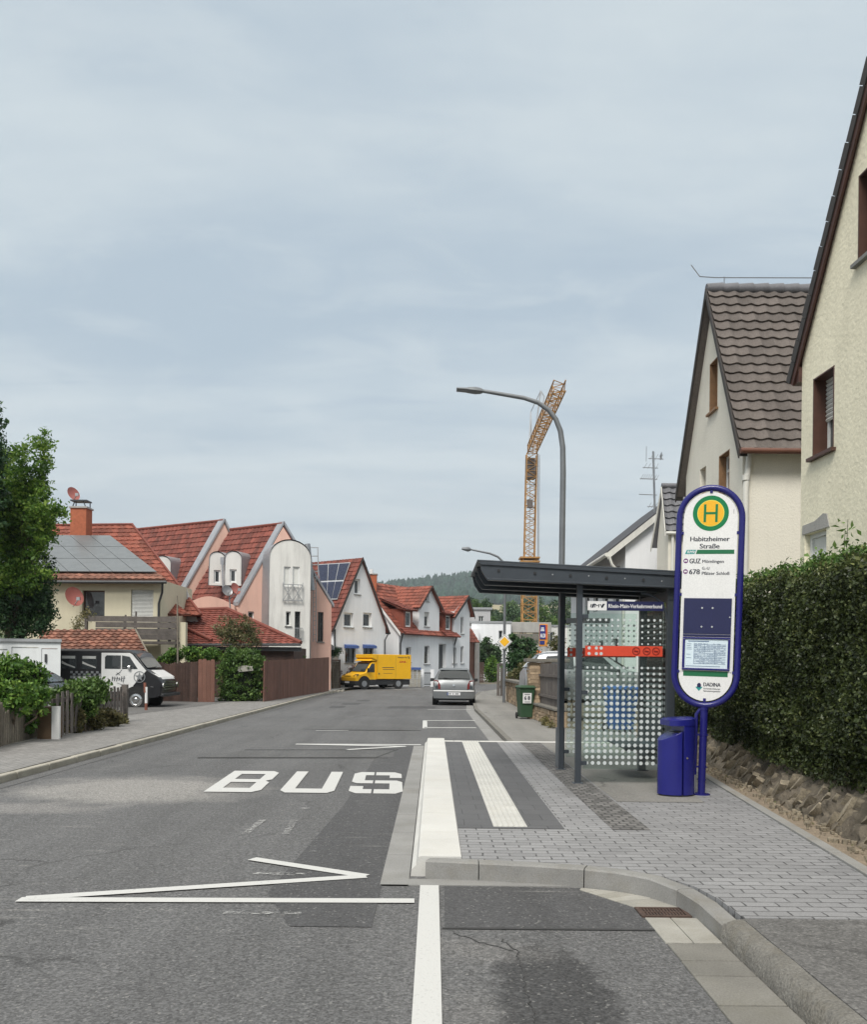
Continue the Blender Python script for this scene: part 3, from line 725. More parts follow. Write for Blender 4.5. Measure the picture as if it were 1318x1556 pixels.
sheet('cobble_strip', [(1.66, 16.9), (1.62, 7.95), (1.96, 7.95), (2.04, 16.9)], ZS, M['cobble'])
sheet('shelter_floor', [(2.06, 16.9), (2.0, 9.6), (XE(9.6) - .45, 9.6), (XE(15) - .45, 15), (XE(16.9), 16.9)], ZS, M['walk_concrete'])
mb = MB(); x = -.09
while x < 3.9: mb.bx(x, x + .49, 16.92, 17.1, -.02, ZP + .01); x += .495
mb.build('kerb', M['kerb_white'], bevel=.008, kind='structure')
# right-hand edging, sand strip
mb = MB(); y = 5.0
while y < 17: mb.prism([(XE(y) + .002, y, .02), (XE(y) + .1, y, .02), (XE(y + .98) + .1, y + .98, .02), (XE(y + .98) + .002, y + .98, .02)], (0, 0, .14)); y += 1
mb.build('edging', M['kerb_grey'], bevel=.006, kind='structure')
sheet('sand_strip', [(XE(-4) + .1, -4), (XE(-4) + .5, -4), (XE(23) + .6, 23), (XE(23) + .1, 23)], .125, M['soil'])
# old walk beside the camera with its worn kerb and gutter slabs
sheet('pavement', [(1.83, -8), (XE(-8) + .1, -8), (XE(5.2), 5.2), (1.83, 5.2)], .134, M['asphalt_walk'], skirt=.1)
mb = MB(); y = -6
secs = []
for k in range(60):
    y = -6 + k * (11.2 / 59); w = .012 * noise.noise((y * 2.3, 0, 0)); zt = .122 + .012 * noise.noise((y * 3, 5, 0))
    secs.append([(1.69 + w, y, -.03), (1.7 + w, y, .045 + w), (1.735 + w, y, zt - .012), (1.78, y, zt + .004), (1.85, y, zt + .008), (1.85, y, -.03)])
mb.loft(secs, closed=True); mb.build('kerb', M['kerb_old'], smooth=50, kind='structure')
mb = MB(); y = 5.12; 
while y > -5:
    l = random.choice((.4, .36, .24, .2, .3)); mb.tint = random.random()
    mb.bx(1.36 + random.uniform(-.008, .008), 1.69, y - l + .016, y, -.03, .008 + random.uniform(0, .006)); y -= l
mb.build('gutter', M['gutter_slab'], bevel=.006, tints=True, kind='structure')
mb = MB()
for (x0, x1, y0, y1) in ((1.36, 1.52, 5.14, 5.65), (1.525, 1.69, 5.14, 5.65)):
    mb.tint = random.random(); mb.bx(x0, x1, y0, y1 - .006, -.03, .011)
for k in range(6):
    u0 = k / 6; a, b = V((1.08, 6.385, 0)).lerp(V((1.66, 5.885, 0)), k / 6), V((1.08, 6.385, 0)).lerp(V((1.66, 5.885, 0)), (k + .95) / 6)
    mb.tint = random.random(); bow = lambda q: .1 * math.sin(math.pi * q)
    a2, b2 = V((1.06, 6.34, 0)).lerp(V((1.36, 5.875, 0)), k / 6), V((1.06, 6.34, 0)).lerp(V((1.36, 5.875, 0)), (k + .95) / 6)
    n_ = V((.69, .72, 0)); mb.prism([a2 + V((0, 0, -.03)), b2 + V((0, 0, -.03)), b + n_ * bow((k + .95) / 6) + V((0, 0, -.03)), a + n_ * bow(k / 6) + V((0, 0, -.03))], (0, 0, .041))
mb.build('gutter', M['gutter_pale'], bevel=.004, tints=True, kind='structure')
dg = thing('drain_grate', 'rusty iron drain grate set in the pale gutter beside the curved kerb', 'drain', (1.5, 5.765, 0))
mb = MB()
for (x0, x1, y0, y1) in ((1.345, 1.665, 5.66, 5.685), (1.345, 1.665, 5.85, 5.872), (1.345, 1.37, 5.685, 5.85), (1.64, 1.665, 5.685, 5.85)): mb.bx(x0, x1, y0, y1, -.03, .016)
mb.build('frame', M['iron'], dg)
mb = MB()
for k in range(13): mb.bx(1.374 + k * .0205, 1.3855 + k * .0205, 5.685, 5.85, -.02, .012)
mb.bx(1.37, 1.64, 5.765, 5.775, -.015, .0135); mb.build('bars', M['iron'], dg)
mb = MB(); mb.poly([(1.37, 5.685, .005), (1.64, 5.685, .005), (1.64, 5.85, .005), (1.37, 5.85, .005)]); mb.build('pit', M['black_rubber'], dg)
# far right-hand walk
sheet('pavement', [(1.62, 17.12), (1.6, 24), (1.57, 31), (1.9, 41), (2.7, 50), (4.1, 55.8), (8, 59.5), (8, 40), (3.1, 38), (3.0, 26), (3.4, 21), (6, 20.6), (6, 17.12)], .1, M['walk_concrete'])
mb = MB(); pr = [V((1.5, 17.15, 0)), V((1.48, 24, 0)), V((1.45, 31, 0)), V((1.77, 41, 0)), V((2.56, 50, 0)), V((4, 55.9, 0)), V((8, 59.7, 0))]
for a, b in zip(pr, pr[1:]):
    n_ = int((b - a).length); s = V(((b - a).y, -(b - a).x, 0)).normalized() * .12
    for k in range(n_):
        p, q = a.lerp(b, k / n_), a.lerp(b, (k + .985) / n_); mb.prism([p - V((0, 0, .03)), q - V((0, 0, .03)), q + s - V((0, 0, .03)), p + s - V((0, 0, .03))], (0, 0, .13))
mb.build('kerb', M['kerb_old'], kind='structure')
sheet('gutter', [(1.2, 17.2), (1.5, 17.2), (1.46, 31), (1.77, 41), (1.55, 41), (1.16, 31)], .005, M['gutter'])
# far wooded hill: one mass of trees
def forest():
    vs, fs, ts = [], [], []; k = 0
    for yy in range(1255, 1850, 13):
        for xx in range(-700, 800, 13):
            x = xx + rng.uniform(-5, 5); y = yy + rng.uniform(-5, 5)
            if yy < 1330 and noise.noise((x * .008, y * .008, 3)) < -.05: continue
            z = terrain_z(x, y); h = rng.uniform(13, 24); r = rng.uniform(5, 9); con = rng.random() < .35; tn = rng.random()
            prof = [(r * .75, .1), (r, .45), (r * .7, .8), (r * .25, 1.0)] if not con else [(r * .6, .1), (r * .65, .3), (r * .38, .65), (.3, 1.12)]
            n = 7; a0 = rng.uniform(0, 6)
            for (rr, hh) in prof:
                for i in range(n):
                    q = rr * rng.uniform(.8, 1.2); a = a0 + 2 * math.pi * i / n
                    vs.append((x + q * math.cos(a), y + q * math.sin(a), z + h * hh + rng.uniform(-.8, .8)))
            for j in range(3):
                for i in range(n): fs.append((k + j * n + i, k + j * n + (i + 1) % n, k + (j + 1) * n + (i + 1) % n, k + (j + 1) * n + i)); ts.append(tn)
            fs.append(tuple(range(k + 3 * n, k + 4 * n))); ts.append(tn); k += 4 * n
    me = bpy.data.meshes.new('forest'); me.from_pydata(vs, [], fs); a = me.attributes.new('tint', 'FLOAT', 'FACE'); a.data.foreach_set('value', np.array(ts, np.float32))
    me.materials.append(M['forest']); o = bpy.data.objects.new('forest', me); COL.objects.link(o)
    tag(o, 'far dark wood covering the hill beyond the houses', 'forest', kind='stuff')
forest()
# ------------------------------------------------------------------ bus stop sign
b0 = G(1066, 1207, ZP); YAW = R(-17)
sg = thing('bus_stop_sign', 'tall blue bus stop sign with a green and yellow H disc beside the litter bin', 'bus stop sign', b0, YAW, lean=R(1.3))
sg.scale = (1, 1, 1.026)
def L(mb, *a, **k): k['world'] = False; return mb.build(*a, **k)
def stad(hw, zb, zt, n=22, y=0):
    p = [(hw * math.cos(math.pi + math.pi * k / n), y, zb + hw * math.sin(math.pi + math.pi * k / n)) for k in range(n + 1)]
    return p + [(hw * math.cos(math.pi * k / n), y, zt + hw * math.sin(math.pi * k / n)) for k in range(n + 1)]
HW, ZB, ZT = .345, 1.345, 3.09
mb = MB(); mb.tube(stad(HW, ZB, ZT), .036, 12, closed=True); L(mb, 'frame', M['navy_tube'], sg, smooth=50)
mb = MB(); mb.tube([(0, 0, 0), (0, 0, ZB - HW - .02)], .043, 16); mb.tube([(0, 0, ZB - HW - .05), (0, 0, ZB - HW - .02)], .047, 16)
for z in (.16, .3, .66): mb.tube([(0, 0, z), (0, 0, z + .02)], .0475, 16)
mb.lathe([(.1, 0), (.1, .012), (.05, .016)], (0, 0, 0)); L(mb, 'pole', M['navy_tube'], sg, smooth=40)
mb = MB(); mb.tube([(-.082, .0, .22), (-.082, .0, .9), (-.04, 0, .96)], .022, 10); mb.bx(-.11, .05, -.012, .012, .3, .32); mb.bx(-.11, .05, -.012, .012, .66, .68); L(mb, 'back_stay', M['navy_tube'], sg, smooth=40)
mb = MB(); mb.tube([(-.082, .0, 0), (-.082, .0, .23)], .018, 8); L(mb, 'stay_foot', M['galv'], sg, smooth=40)
mb = MB(); mb.prism(stad(.296, ZB, ZT, y=-.012), (0, .024, 0)); L(mb, 'plate', M['sign_white'], sg)
for x, z in ((-1, 2.93), (1, 2.93), (-1, 2.24), (1, 2.24), (-1, 1.375), (1, 1.375)):
    mb = MB(); mb.bx(x * .32 - .03, x * .32 + .03, -.02, .02, z - .016, z + .016); L(mb, 'clamp', M['navy_tube'], sg)
for z in (ZT + .285, ZB - .315):
    mb = MB(); mb.bx(-.016, .016, -.02, .02, z, z + .05); L(mb, 'clamp', M['navy_tube'], sg)
fy = -.0135; N_ = (0, -1, 0); X_ = (1, 0, 0); Z_ = (0, 0, 1)
ht = MB(); ht.disc((0, fy, 3.15), N_, .198, 48); dsk = L(ht, 'emblem_disc', M['sign_green'], sg, recalc=False)
ht = MB(); ht.disc((0, fy - .001, 3.15), N_, .148, 48); L(ht, 'emblem_rim', M['pale_yellow'], dsk, recalc=False)
ht = MB(); ht.disc((0, fy - .002, 3.15), N_, .142, 48); L(ht, 'emblem_field', M['sign_yellow'], dsk, recalc=False)
ht = MB(); y_ = fy - .003
for q in (((-.077, -.1), (-.05, -.1), (-.05, .1), (-.077, .1)), ((.05, -.1), (.077, -.1), (.077, .1), (.05, .1)), ((-.05, -.013), (.05, -.013), (.05, .013), (-.05, .013))): ht.poly([(x, y_, 3.15 + z) for x, z in q])
L(ht, 'emblem_letter', M['sign_green'], dsk, recalc=False)
for (tx, x, z, h, w, al, bo) in (('Habitzheimer', 0, 2.838, .054, .43, 'C', .0022), ('Straße', 0, 2.757, .054, .215, 'C', .0022), ('GUZ', -.215, 2.59, .056, .12, 'L', .0024), ('Mömlingen', -.075, 2.595, .037, .235, 'L', .0012),
    ('678', -.215, 2.468, .058, .115, 'L', .0024), ('G.-U', -.075, 2.52, .032, .08, 'L', .0012), ('Pfälzer Schloß', -.075, 2.462, .036, .3, 'L', .0012), ('DADINA', -.015, 1.215, .044, .185, 'L', .002), ('Darmstadt-Dieburger', -.015, 1.182, .017, .185, 'L', .0004), ('Nahverkehrsorganisation', -.015, 1.155, .017, .185, 'L', .0004)):
    mb = MB(); text(mb, tx, (x, fy, z), X_, Z_, h, w, al, bo); L(mb, 'lettering', M['ink'], sg, recalc=False)
mb = MB(); mb.bx(.25, .2535, fy - .001, fy, 3.14, 3.19); L(mb, 'mark', M['ink'], sg, recalc=False)
mb = MB(); mb.poly([(-.15, fy, 2.695), (.27, fy, 2.695), (.27, fy, 2.742), (-.135, fy, 2.742)]); L(mb, 'stripe', M['dark_green_print'], sg, recalc=False)
mb = MB(); mb.poly([(-.27, fy, 2.695), (-.165, fy, 2.695), (-.145, fy, 2.742), (-.25, fy, 2.742)]); lg = L(mb, 'logo', M['teal'], sg, recalc=False)
mb = MB(); text(mb, 'RMV', (-.245, fy - .001, 2.703), X_, Z_, .032, .085, 'L', .001, .2); L(mb, 'logo_lettering', M['sign_white'], lg, recalc=False)
for z in (2.618, 2.498):
    mb = MB(); mb.disc((-.258, fy, z), N_, .027, 24); ic = L(mb, 'bus_icon', M['purple'], sg, recalc=False)
    mb = MB(); mb.poly([(-.274, fy - .001, z - .006), (-.242, fy - .001, z - .006), (-.242, fy - .001, z + .009), (-.274, fy - .001, z + .009)])
    for x in (-.267, -.249): mb.disc((x, fy - .001, z - .008), N_, .004, 8)
    L(mb, 'icon_print', M['sign_white'], ic, recalc=False)
mb = MB(); mb.bx(-.262, .262, -.03, -.012, 1.80, 2.2); mb.bx(-.262, .262, -.036, -.012, 1.77, 1.797); pn = L(mb, 'blue_panel', M['navy'], sg, bevel=.003)
for x, z in ((-.06, 1.88), (-.06, 2.09), (.055, 1.88), (.055, 2.09)): mb = MB(); mb.disc((x, -.03, z), N_, .011, 12, .004); L(mb, 'bolt', M['chrome'], pn)
mb = MB(); mb.disc((.245, -.03, 1.99), N_, .008, 10, .004); L(mb, 'lock', M['chrome'], pn)
mb = MB(); z0, z1 = 1.395, 1.765
for q in ((-.262, .262, z0, z0 + .022), (-.262, .262, z1 - .022, z1), (-.262, -.235, z0 + .022, z1 - .022), (.235, .262, z0 + .022, z1 - .022)): mb.bx(q[0], q[1], -.036, -.012, q[2], q[3])
cs = L(mb, 'timetable_case', M['navy_tube'], sg, bevel=.003)
mb = MB(); mb.poly([(-.235, -.02, z0 + .022), (.235, -.02, z0 + .022), (.235, -.02, z1 - .022), (-.235, -.02, z1 - .022)]); L(mb, 'timetable', M['paper'], cs, recalc=False)
mb = MB(); y_ = -.0215
for k in range(12):
    z = 1.465 + k * .0195; mb.poly([(-.135, y_, z), (.215, y_, z), (.215, y_, z + .0035), (-.135, y_, z + .0035)])
    rr = random.Random(k); x = -.13
    while x < .2:
        w = rr.uniform(.012, .05); 
        if rr.random() < .75: mb.poly([(x, y_, z + .008), (min(x + w, .212), y_, z + .008), (min(x + w, .212), y_, z + .0115), (x, y_, z + .0115)])
        x += w + .008
    if rr.random() < .8: mb.poly([(-.215, y_, z + .004), (-.215 + rr.uniform(.02, .06), y_, z + .004), (-.16, y_, z + .008), (-.215, y_, z + .008)])
for x in (-.135, -.02, .095): mb.poly([(x, y_, 1.462), (x + .003, y_, 1.462), (x + .003, y_, 1.69), (x, y_, 1.69)])
mb.poly([(-.2, y_, 1.712), (.03, y_, 1.712), (.03, y_, 1.72), (-.2, y_, 1.72)]); mb.poly([(-.22, y_, 1.435), (.16, y_, 1.435), (.16, y_, 1.44), (-.22, y_, 1.44)])
L(mb, 'timetable_print', M['ink_blue'], cs, recalc=False)
mb = MB(); mb.poly([(-.235, -.026, z0 + .022), (.235, -.026, z0 + .022), (.235, -.026, z1 - .022), (-.235, -.026, z1 - .022)]); L(mb, 'pane', glassmat('case_glass', (.97, .99, 1.0), alpha=1.0), cs, recalc=False)
mb = MB(); mb.poly([(-.245, fy, 1.325), (.245, fy, 1.325), (.245, fy, 1.385), (-.245, fy, 1.385)]); L(mb, 'stripe', M['dark_green_print'], sg, recalc=False)
for x in (-.283, .275): 
    mb = MB(); mb.bx(x - .006, x + .006, -.024, -.012, 1.38, 2.22); L(mb, 'side_rail', M['sign_white'], sg)
mb = MB(); mb.poly([(-.105, fy, 1.205), (-.065, fy, 1.16), (-.025, fy, 1.205), (-.065, fy, 1.215)]); dl = L(mb, 'company_mark', M['teal'], sg, recalc=False)
mb = MB(); mb.poly([(-.083, fy - .001, 1.2), (-.047, fy - .001, 1.2), (-.042, fy - .001, 1.23), (-.055, fy - .001, 1.25), (-.075, fy - .001, 1.25), (-.088, fy - .001, 1.23)]); L(mb, 'mark_crest', M['navy'], dl, recalc=False)
# ------------------------------------------------------------------ litter bin
q0 = G(1027, 1208, ZP)
bn = thing('litter_bin', 'glossy royal blue litter bin with slanted opening beside the bus stop sign', 'litter bin', q0, R(8))
def ell(a, b, k, n=40): t = 2 * math.pi * k / n; return a * math.cos(t), b * math.sin(t)
A_, B_ = .212, .175; oc_ = [ell(A_, B_, k) for k in range(40)]
def top_z(x): return .63 + (x + A_) * .5
left = [(x, y) for x, y in oc_ if x <= -.03]; xs_ = -.034
def colpoly(pts, zt, z0=.02):
    bot = [(x, y, z0) for x, y in pts]; tp = [(x, y, zt(x)) for x, y in pts]; return bot, tp
def shell(pts, zt, name, parent, mat, z0=.02, cap=True):
    mb = MB(); b_, t_ = colpoly(pts, zt, z0); n = len(pts)
    mb.add(b_ + t_, [(i, (i + 1) % n, n + (i + 1) % n, n + i) for i in range(n)] + [tuple(range(n))[::-1]] + ([tuple(range(n, 2 * n))] if cap else []))
    return L(mb, name, mat, parent, smooth=35, bevel=.0025)
full = [ell(A_, B_, k, 64) for k in range(64)]
shell([(x, y) for x, y in full if x <= .017], top_z, 'body', bn, M['royal_blue'])
dr = shell([(x, y) for x, y in full if x >= .02], lambda x: .855, 'door', bn, M['royal_blue'])
mb = MB(); mb.disc((.06, -B_ * .965, .44), (0, -1, 0), .012, 12, .006); L(mb, 'lock', M['chrome'], dr)
mb = MB(); hd = [ell(A_ * 1.02, B_ * 1.03, k, 64) for k in range(64)]; hd = [(x, y) for x, y in hd if x > -.15]
mb.prism([(x, y, .795 if x < -.02 else .845) for x, y in hd], (0, 0, .001)); n = len(hd)
mb = MB(); zz = lambda x: .86 + .02 * (x + .15) / .36
b_ = [(x, y, .80) for x, y in hd]; m_ = [(x, y, zz(x)) for x, y in hd]; t_ = [(x * .8, y * .8, zz(x) + .018) for x, y in hd]
mb.loft([b_, m_, t_], closed=True); L(mb, 'hood', M['royal_blue'], bn, smooth=30)
mb = MB(); mb.prism([(x * .9, y * .9, top_z(x) - .004) for x, y in full if x <= .0], (0, 0, .006)); L(mb, 'opening', M['black_plastic'], bn)
mb = MB(); mb.prism([(x * .94, y * .94, 0) for x, y in full], (0, 0, .02)); L(mb, 'base', M['black_plastic'], bn)
# ------------------------------------------------------------------ bus shelter
p1 = G(880, 1190, ZP); p2 = G(851, 1169, ZP); XF = (p1.x + p2.x) / 2; Y1, Y2 = p1.y, p2.y; XB = P(1019, 1000, Y1).x
sh = thing('bus_shelter', 'dark grey bus shelter with dotted glass walls and a cantilevered flat roof', 'bus shelter', (XF, Y1, ZP))
for (x, y, zt) in ((XF, Y1, 2.66), (XF, Y2, 2.66), (XB, Y1, 2.6), (XB, Y2, 2.6)):
    mb = MB(); w = .036 if x == XF else .05; mb.bx(x - w, x + w, y - w, y + w, ZP, zt); mb.bx(x - w - .03, x + w + .03, y - w - .03, y + w + .03, ZP, ZP + .012)
    mb.build('post', M['dark_metal'], sh, bevel=.005)
zl = P(728, 853, Y1 - .12).z; xl = P(728, 853, Y1 - .12).x; xr = XB + .2; zr = P(1028, 870, Y1 - .12).z
sl = (zr - zl) / (P(1028, 870, Y1 - .12).x - xl)
def rz(x): return zl + sl * (x - xl)
YR0, YR1 = Y1 - .14, Y2 + .42
mb = MB(); mb.prism([(xl - .02, YR0, rz(xl)), (xr, YR0, rz(xr)), (xr, YR0, rz(xr) + .022), (xl - .02, YR0, rz(xl) + .022)], (0, YR1 - YR0, 0)); mb.build('roof', M['dark_metal'], sh, bevel=.004)
for k, y in enumerate((YR0 + .02, (YR0 * 2 + YR1) / 3, (YR0 + 2 * YR1) / 3, YR1 - .07)):
    mb = MB(); x0 = xl + .005
    mb.prism([(x0, y, rz(x0) - .001), (xr, y, rz(xr) - .001), (xr, y, rz(xr) - .185), (x0 + .1, y, rz(x0) - .225), (x0 + .03, y, rz(x0) - .12)], (0, .05, 0))
    mb.prism([(x0 + .1, y - .03, rz(x0) - .205), (xr, y - .03, rz(xr) - .17), (xr, y - .03, rz(xr) - .19), (x0 + .11, y - .03, rz(x0) - .23)], (0, .11, 0))
    mb.prism([(x0, y - .02, rz(x0) - .002), (xr, y - .02, rz(xr) - .002), (xr, y - .02, rz(xr) - .04), (x0 + .01, y - .02, rz(x0) - .04)], (0, .02, 0))
    be = mb.build('roof_beam', M['dark_metal'], sh, bevel=.003)
    if k == 0:
        for (u, v) in ((758, 867), (813, 871), (867, 874.5), (922, 878), (978, 881)): mb = MB(); mb.disc(P(u, v, y), (0, -1, 0), .018, 12, .012); mb.build('bolt', M['black_plastic'], be)
        for (u, v) in ((895, 875), (1006, 883), (840, 873), (950, 879)): mb = MB(); mb.disc(P(u, v, y), (0, -1, 0), .009, 8, .006); mb.build('rivet', M['galv'], be)
mb = MB()
for y0, y1 in ((YR0 + .08, YR1 - .08),): mb.prism([(xl + .12, y0, rz(xl) - .06), (xr - .05, y0, rz(xr) - .06), (xr - .05, y0, rz(xr) - .05), (xl + .12, y0, rz(xl) - .05)], (0, y1 - y0, 0))
mb.build('ceiling', M['dark_metal'], sh)
mb = MB(); mb.bx(XB - .04, XB + .04, YR0 + .08, YR1 - .08, 2.44, 2.56); mb.build('rail', M['dark_metal'], sh)
mb = MB(); pts = [V((XB - .05 - .32 * (1 - math.cos(t)), Y1, 2.2 + .32 * math.sin(t) * 1.0)) for t in [k * math.pi / 2 / 8 for k in range(9)]]; mb.tube(pts, .016, 8); mb.build('brace', M['dark_metal'], sh, smooth=50)
def dots(mb, o, xd, nrm, W, z0, z1, step=.0725):
    nx = int(W / step); nz = int((z1 - z0) / step); o, xd, nrm = V(o), V(xd), V(nrm)
    for j in range(nz):
        z = z0 + (j + .5) * (z1 - z0) / nz
        if 1.60 < z < 1.84: continue
        t = (z - z0) / (z1 - z0); r = .0235 if z < 1.2 else max(.011, .0235 - .02 * (z - 1.2)) if z < 1.9 else .012 + .016 * (z - 1.9)
        if z < .75 and z0 < .7: r = .0235
        for i in range(nx): mb.disc(o + xd * ((i + .5) * W / nx) + V((0, 0, z)), nrm, r, 12)
GL = [M['shelter_glass'], M['dot_white']]
def panel(o, xd, W, nm='glass_panel', band=True):
    o, xd = V(o), V(xd); nrm = V((xd.y, -xd.x, 0)); mb = MB(); mb.cur = 0
    mb.obox(o + V((0, 0, .32)), xd * W, -nrm * .01, V((0, 0, 2.03))); mb.cur = 1; dots(mb, o + nrm * .002, xd, nrm, W, .36, 2.22)
    g = mb.build(nm, GL, sh, recalc=False)
    for z in (.37, 1.25, 2.2):
        c = MB(); c.obox(o + V((0, 0, z)) - xd * .035 - nrm * .016, xd * .075, nrm * .034, V((0, 0, .05))); c.build('glass_clamp', M['dark_metal'], g)
    return g
gA = panel((XF + .07, Y1, 0), (1, 0, 0), XB - XF - .16); gB = panel((XF + .07, Y2, 0), (1, 0, 0), XB - XF - .16); gC = panel((XB - .0, Y2 - .06, 0), (0, -1, 0), Y2 - Y1 - .12)
def band(g, y, x0, x1):
    mb = MB(); z0, z1 = P(950, 997, Y1).z, P(950, 981.5, Y1).z
    mb.bx(x0, x1, y - .008, y - .004, z0, z1); bd = mb.build('warning_band', M['band_red'], g)
    mb = MB(); zc = (z0 + z1) / 2
    for u in (967, 983, 997):
        x = P(u, 990, Y1).x; mb.disc((x, y - .009, zc), (0, -1, 0), .05, 24, .001, .038); mb.bar((x - .03, y - .0095, zc + .03), (x + .03, y - .0095, zc - .03), .01, .001); mb.bx(x - .028, x + .028, y - .0098, y - .0092, zc - .012, zc + .006)
    mb.build('band_icons', M['band_dark'], bd)
    mb = MB()
    for x in (x0 + .05, x0 + .14, x0 + .2):
        for dz in (.035, -.035): mb.disc((x, y - .009, zc + dz), (0, -1, 0), .02, 14, .0006)
    mb.build('band_dots', M['dot_white'], bd)
band(gA, Y1, XF + .075, XB - .1); band(gB, Y2, XF + .075, XB - .1)
za, zb = P(950, 928, Y1).z, P(950, 914, Y1).z; x0, x1, x2 = P(893, 920, Y1).x, P(922, 920, Y1).x, P(1008, 918, Y1).x
mb = MB(); mb.bx(x1, x2, Y1 - .03, Y1 - .012, za, zb); nb = mb.build('name_board', M['navy'], sh)
mb = MB(); text(mb, 'Rhein-Main-Verkehrsverbund', (x1 + .02, Y1 - .0312, za + .033), X_, Z_, .05, x2 - x1 - .04, 'L', .0012); mb.build('lettering', M['sign_white'], nb, recalc=False)
mb = MB(); mb.bx(x0, x1 - .002, Y1 - .03, Y1 - .012, za, zb); wb = mb.build('logo_board', M['sign_white'], sh)
mb = MB(); zc = (za + zb) / 2
for k, dx in ((0, .045), (1, .165)): mb.poly([(x0 + dx, Y1 - .0312, zc - .025), (x0 + dx + .02, Y1 - .0312, zc - .025), (x0 + dx + .05, Y1 - .0312, zc + .025), (x0 + dx + .02, Y1 - .0312, zc + .025)])
text(mb, 'RMV', (x0 + .03, Y1 - .0315, zc - .02), X_, Z_, .042, .17, 'L', .001, .2); mb.build('logo', M['ink'], wb, recalc=False)
mb = MB(); z = P(950, 934, Y1).z; mb.bx(XF + .05, P(962, 930, Y1).x, Y2 - .03, Y2 - .012, z - .04, z + .03); mb.build('top_strip', M['zinc'], sh)
# bench on the shelter's back wall: wire mesh seats
bc = MB()
for k in range(3):
    y = Y1 + .22 + k * .36
    bc.prism([(XB - .06, y, .98), (XB - .1, y, .62), (XB - .16, y, .58), (XB - .5, y, .6), (XB - .54, y, .57), (XB - .52, y, .555), (XB - .15, y, .54), (XB - .07, y, .6), (XB - .03, y, .98)], (0, .31, 0))
bc.bx(XB - .3, XB - .24, Y1 + .15, Y2 - .1, .48, .54); bc.bx(XB - .3, XB - .03, Y1 + .3, Y1 + .36, .44, .49); bc.bx(XB - .3, XB - .03, Y2 - .3, Y2 - .24, .44, .49)
bc.build('seat', M['dark_metal'], sh, bevel=.01)
# ------------------------------------------------------------------ helper for houses
def house(name, label, loc, group=None): return thing(name, label, 'house', loc, 0, group)
def glz(w, outline, wins, root, mat, mbw, depth=.14, common=None):
    hs = []
    for q in wins:
        h = w.rect(*q['px']) if 'px' in q else q['h']; hs.append(h)
        k = {a: b for a, b in q.items() if a not in ('px', 'h')}
        window(w, h, root, **{**(common or {}), **k})
    w.mesh(mbw, outline, hs, depth + .1)
def board(root, a, b, w, t, mat, name='barge_board', up=(0, 0, 1)):
    mb = MB(); mb.bar(a, b, t, w, up); return mb.build(name, mat, root)
# ------------------------------------------------------------------ right, nearest: pale yellow gable house
c1 = P(1218, 700, 13.0); ze = P(1216, 541, 13.0).z; dxy = -.044
near = V((c1.x - dxy * 8.2, 4.8, 0)); far = V((c1.x, 13.0, 0)); apz = ze + 4.1 * 1.5
h1 = house('gable_house', 'pale yellow rendered house with a steep gable and dark red barge board behind the hedge', (c1.x, 9, 0))
w1 = Wall(near, far); W1L = w1.L; mb = MB()
glz(w1, [(0, 0), (W1L, 0), (W1L, ze), (W1L / 2, apz), (0, ze)], [
    dict(px=(1268, 566, 1236, 688), depth=.2, frame='white_pvc', shutter=.55, mull=2, sillm='brown_frame', sill=True),
    dict(px=(1337, 252, 1305, 386), depth=.2, frame='white_pvc', mull=2, sillm='sill_stone'),
    dict(px=(1256, 808, 1223, 880), depth=.08, frame='white_pvc', pane='blind_white', mull=1, sill=False, trans=.55)], h1, None, mb)
ex = V((1, .044, 0)).normalized()
mb.poly([far, far + ex * 9, far + ex * 9 + V((0, 0, ze)), far + V((0, 0, ze))]); mb.poly([near, near + ex * 9, near + ex * 9 + V((0, 0, ze)), near + V((0, 0, ze))])
mb.poly([near + ex * 9, far + ex * 9, far + ex * 9 + V((0, 0, ze)), (near + far) / 2 + ex * 9 + V((0, 0, apz)), near + ex * 9 + V((0, 0, ze))])
mb.build('wall', M['yellow_render'], h1, recalc=False)
for q in ((1268, 566, 1236, 688), (1337, 252, 1305, 386)):      # painted brown linings of the openings
    s0, s1, z0, z1 = w1.rect(*q); m2 = MB(); g = .004
    m2.obox(w1.at(s1 - g - .02, z0, -.2), w1.d * .02, V((0, 0, z1 - z0)), w1.n * .205); m2.obox(w1.at(s0 + g, z0, -.2), w1.d * .02, V((0, 0, z1 - z0)), w1.n * .205)
    m2.obox(w1.at(s0 + .03, z1 - .024, -.2), w1.d * (s1 - s0 - .06), V((0, 0, .02)), w1.n * .205); m2.build('window_lining', M['brown_frame'], h1)
s0, s1, z0, z1 = w1.rect(1256, 808, 1223, 880); m2 = MB()
m2.prism([w1.at(s0 - .1, z1 + .01, .001), w1.at(s1 + .06, z1 + .01, .001), w1.at(s1 + .05, z1 + .14, .001), w1.at((s0 + s1) / 2, z1 + .15, .001), w1.at(s0 + .08, z1 + .22, .001), w1.at(s0 - .02, z1 + .2, .001)], w1.n * .012); m2.build('plaster_patch', M['concrete'], h1)
ap = (near + far) / 2 + V((0, 0, apz)); ov = w1.n * .06
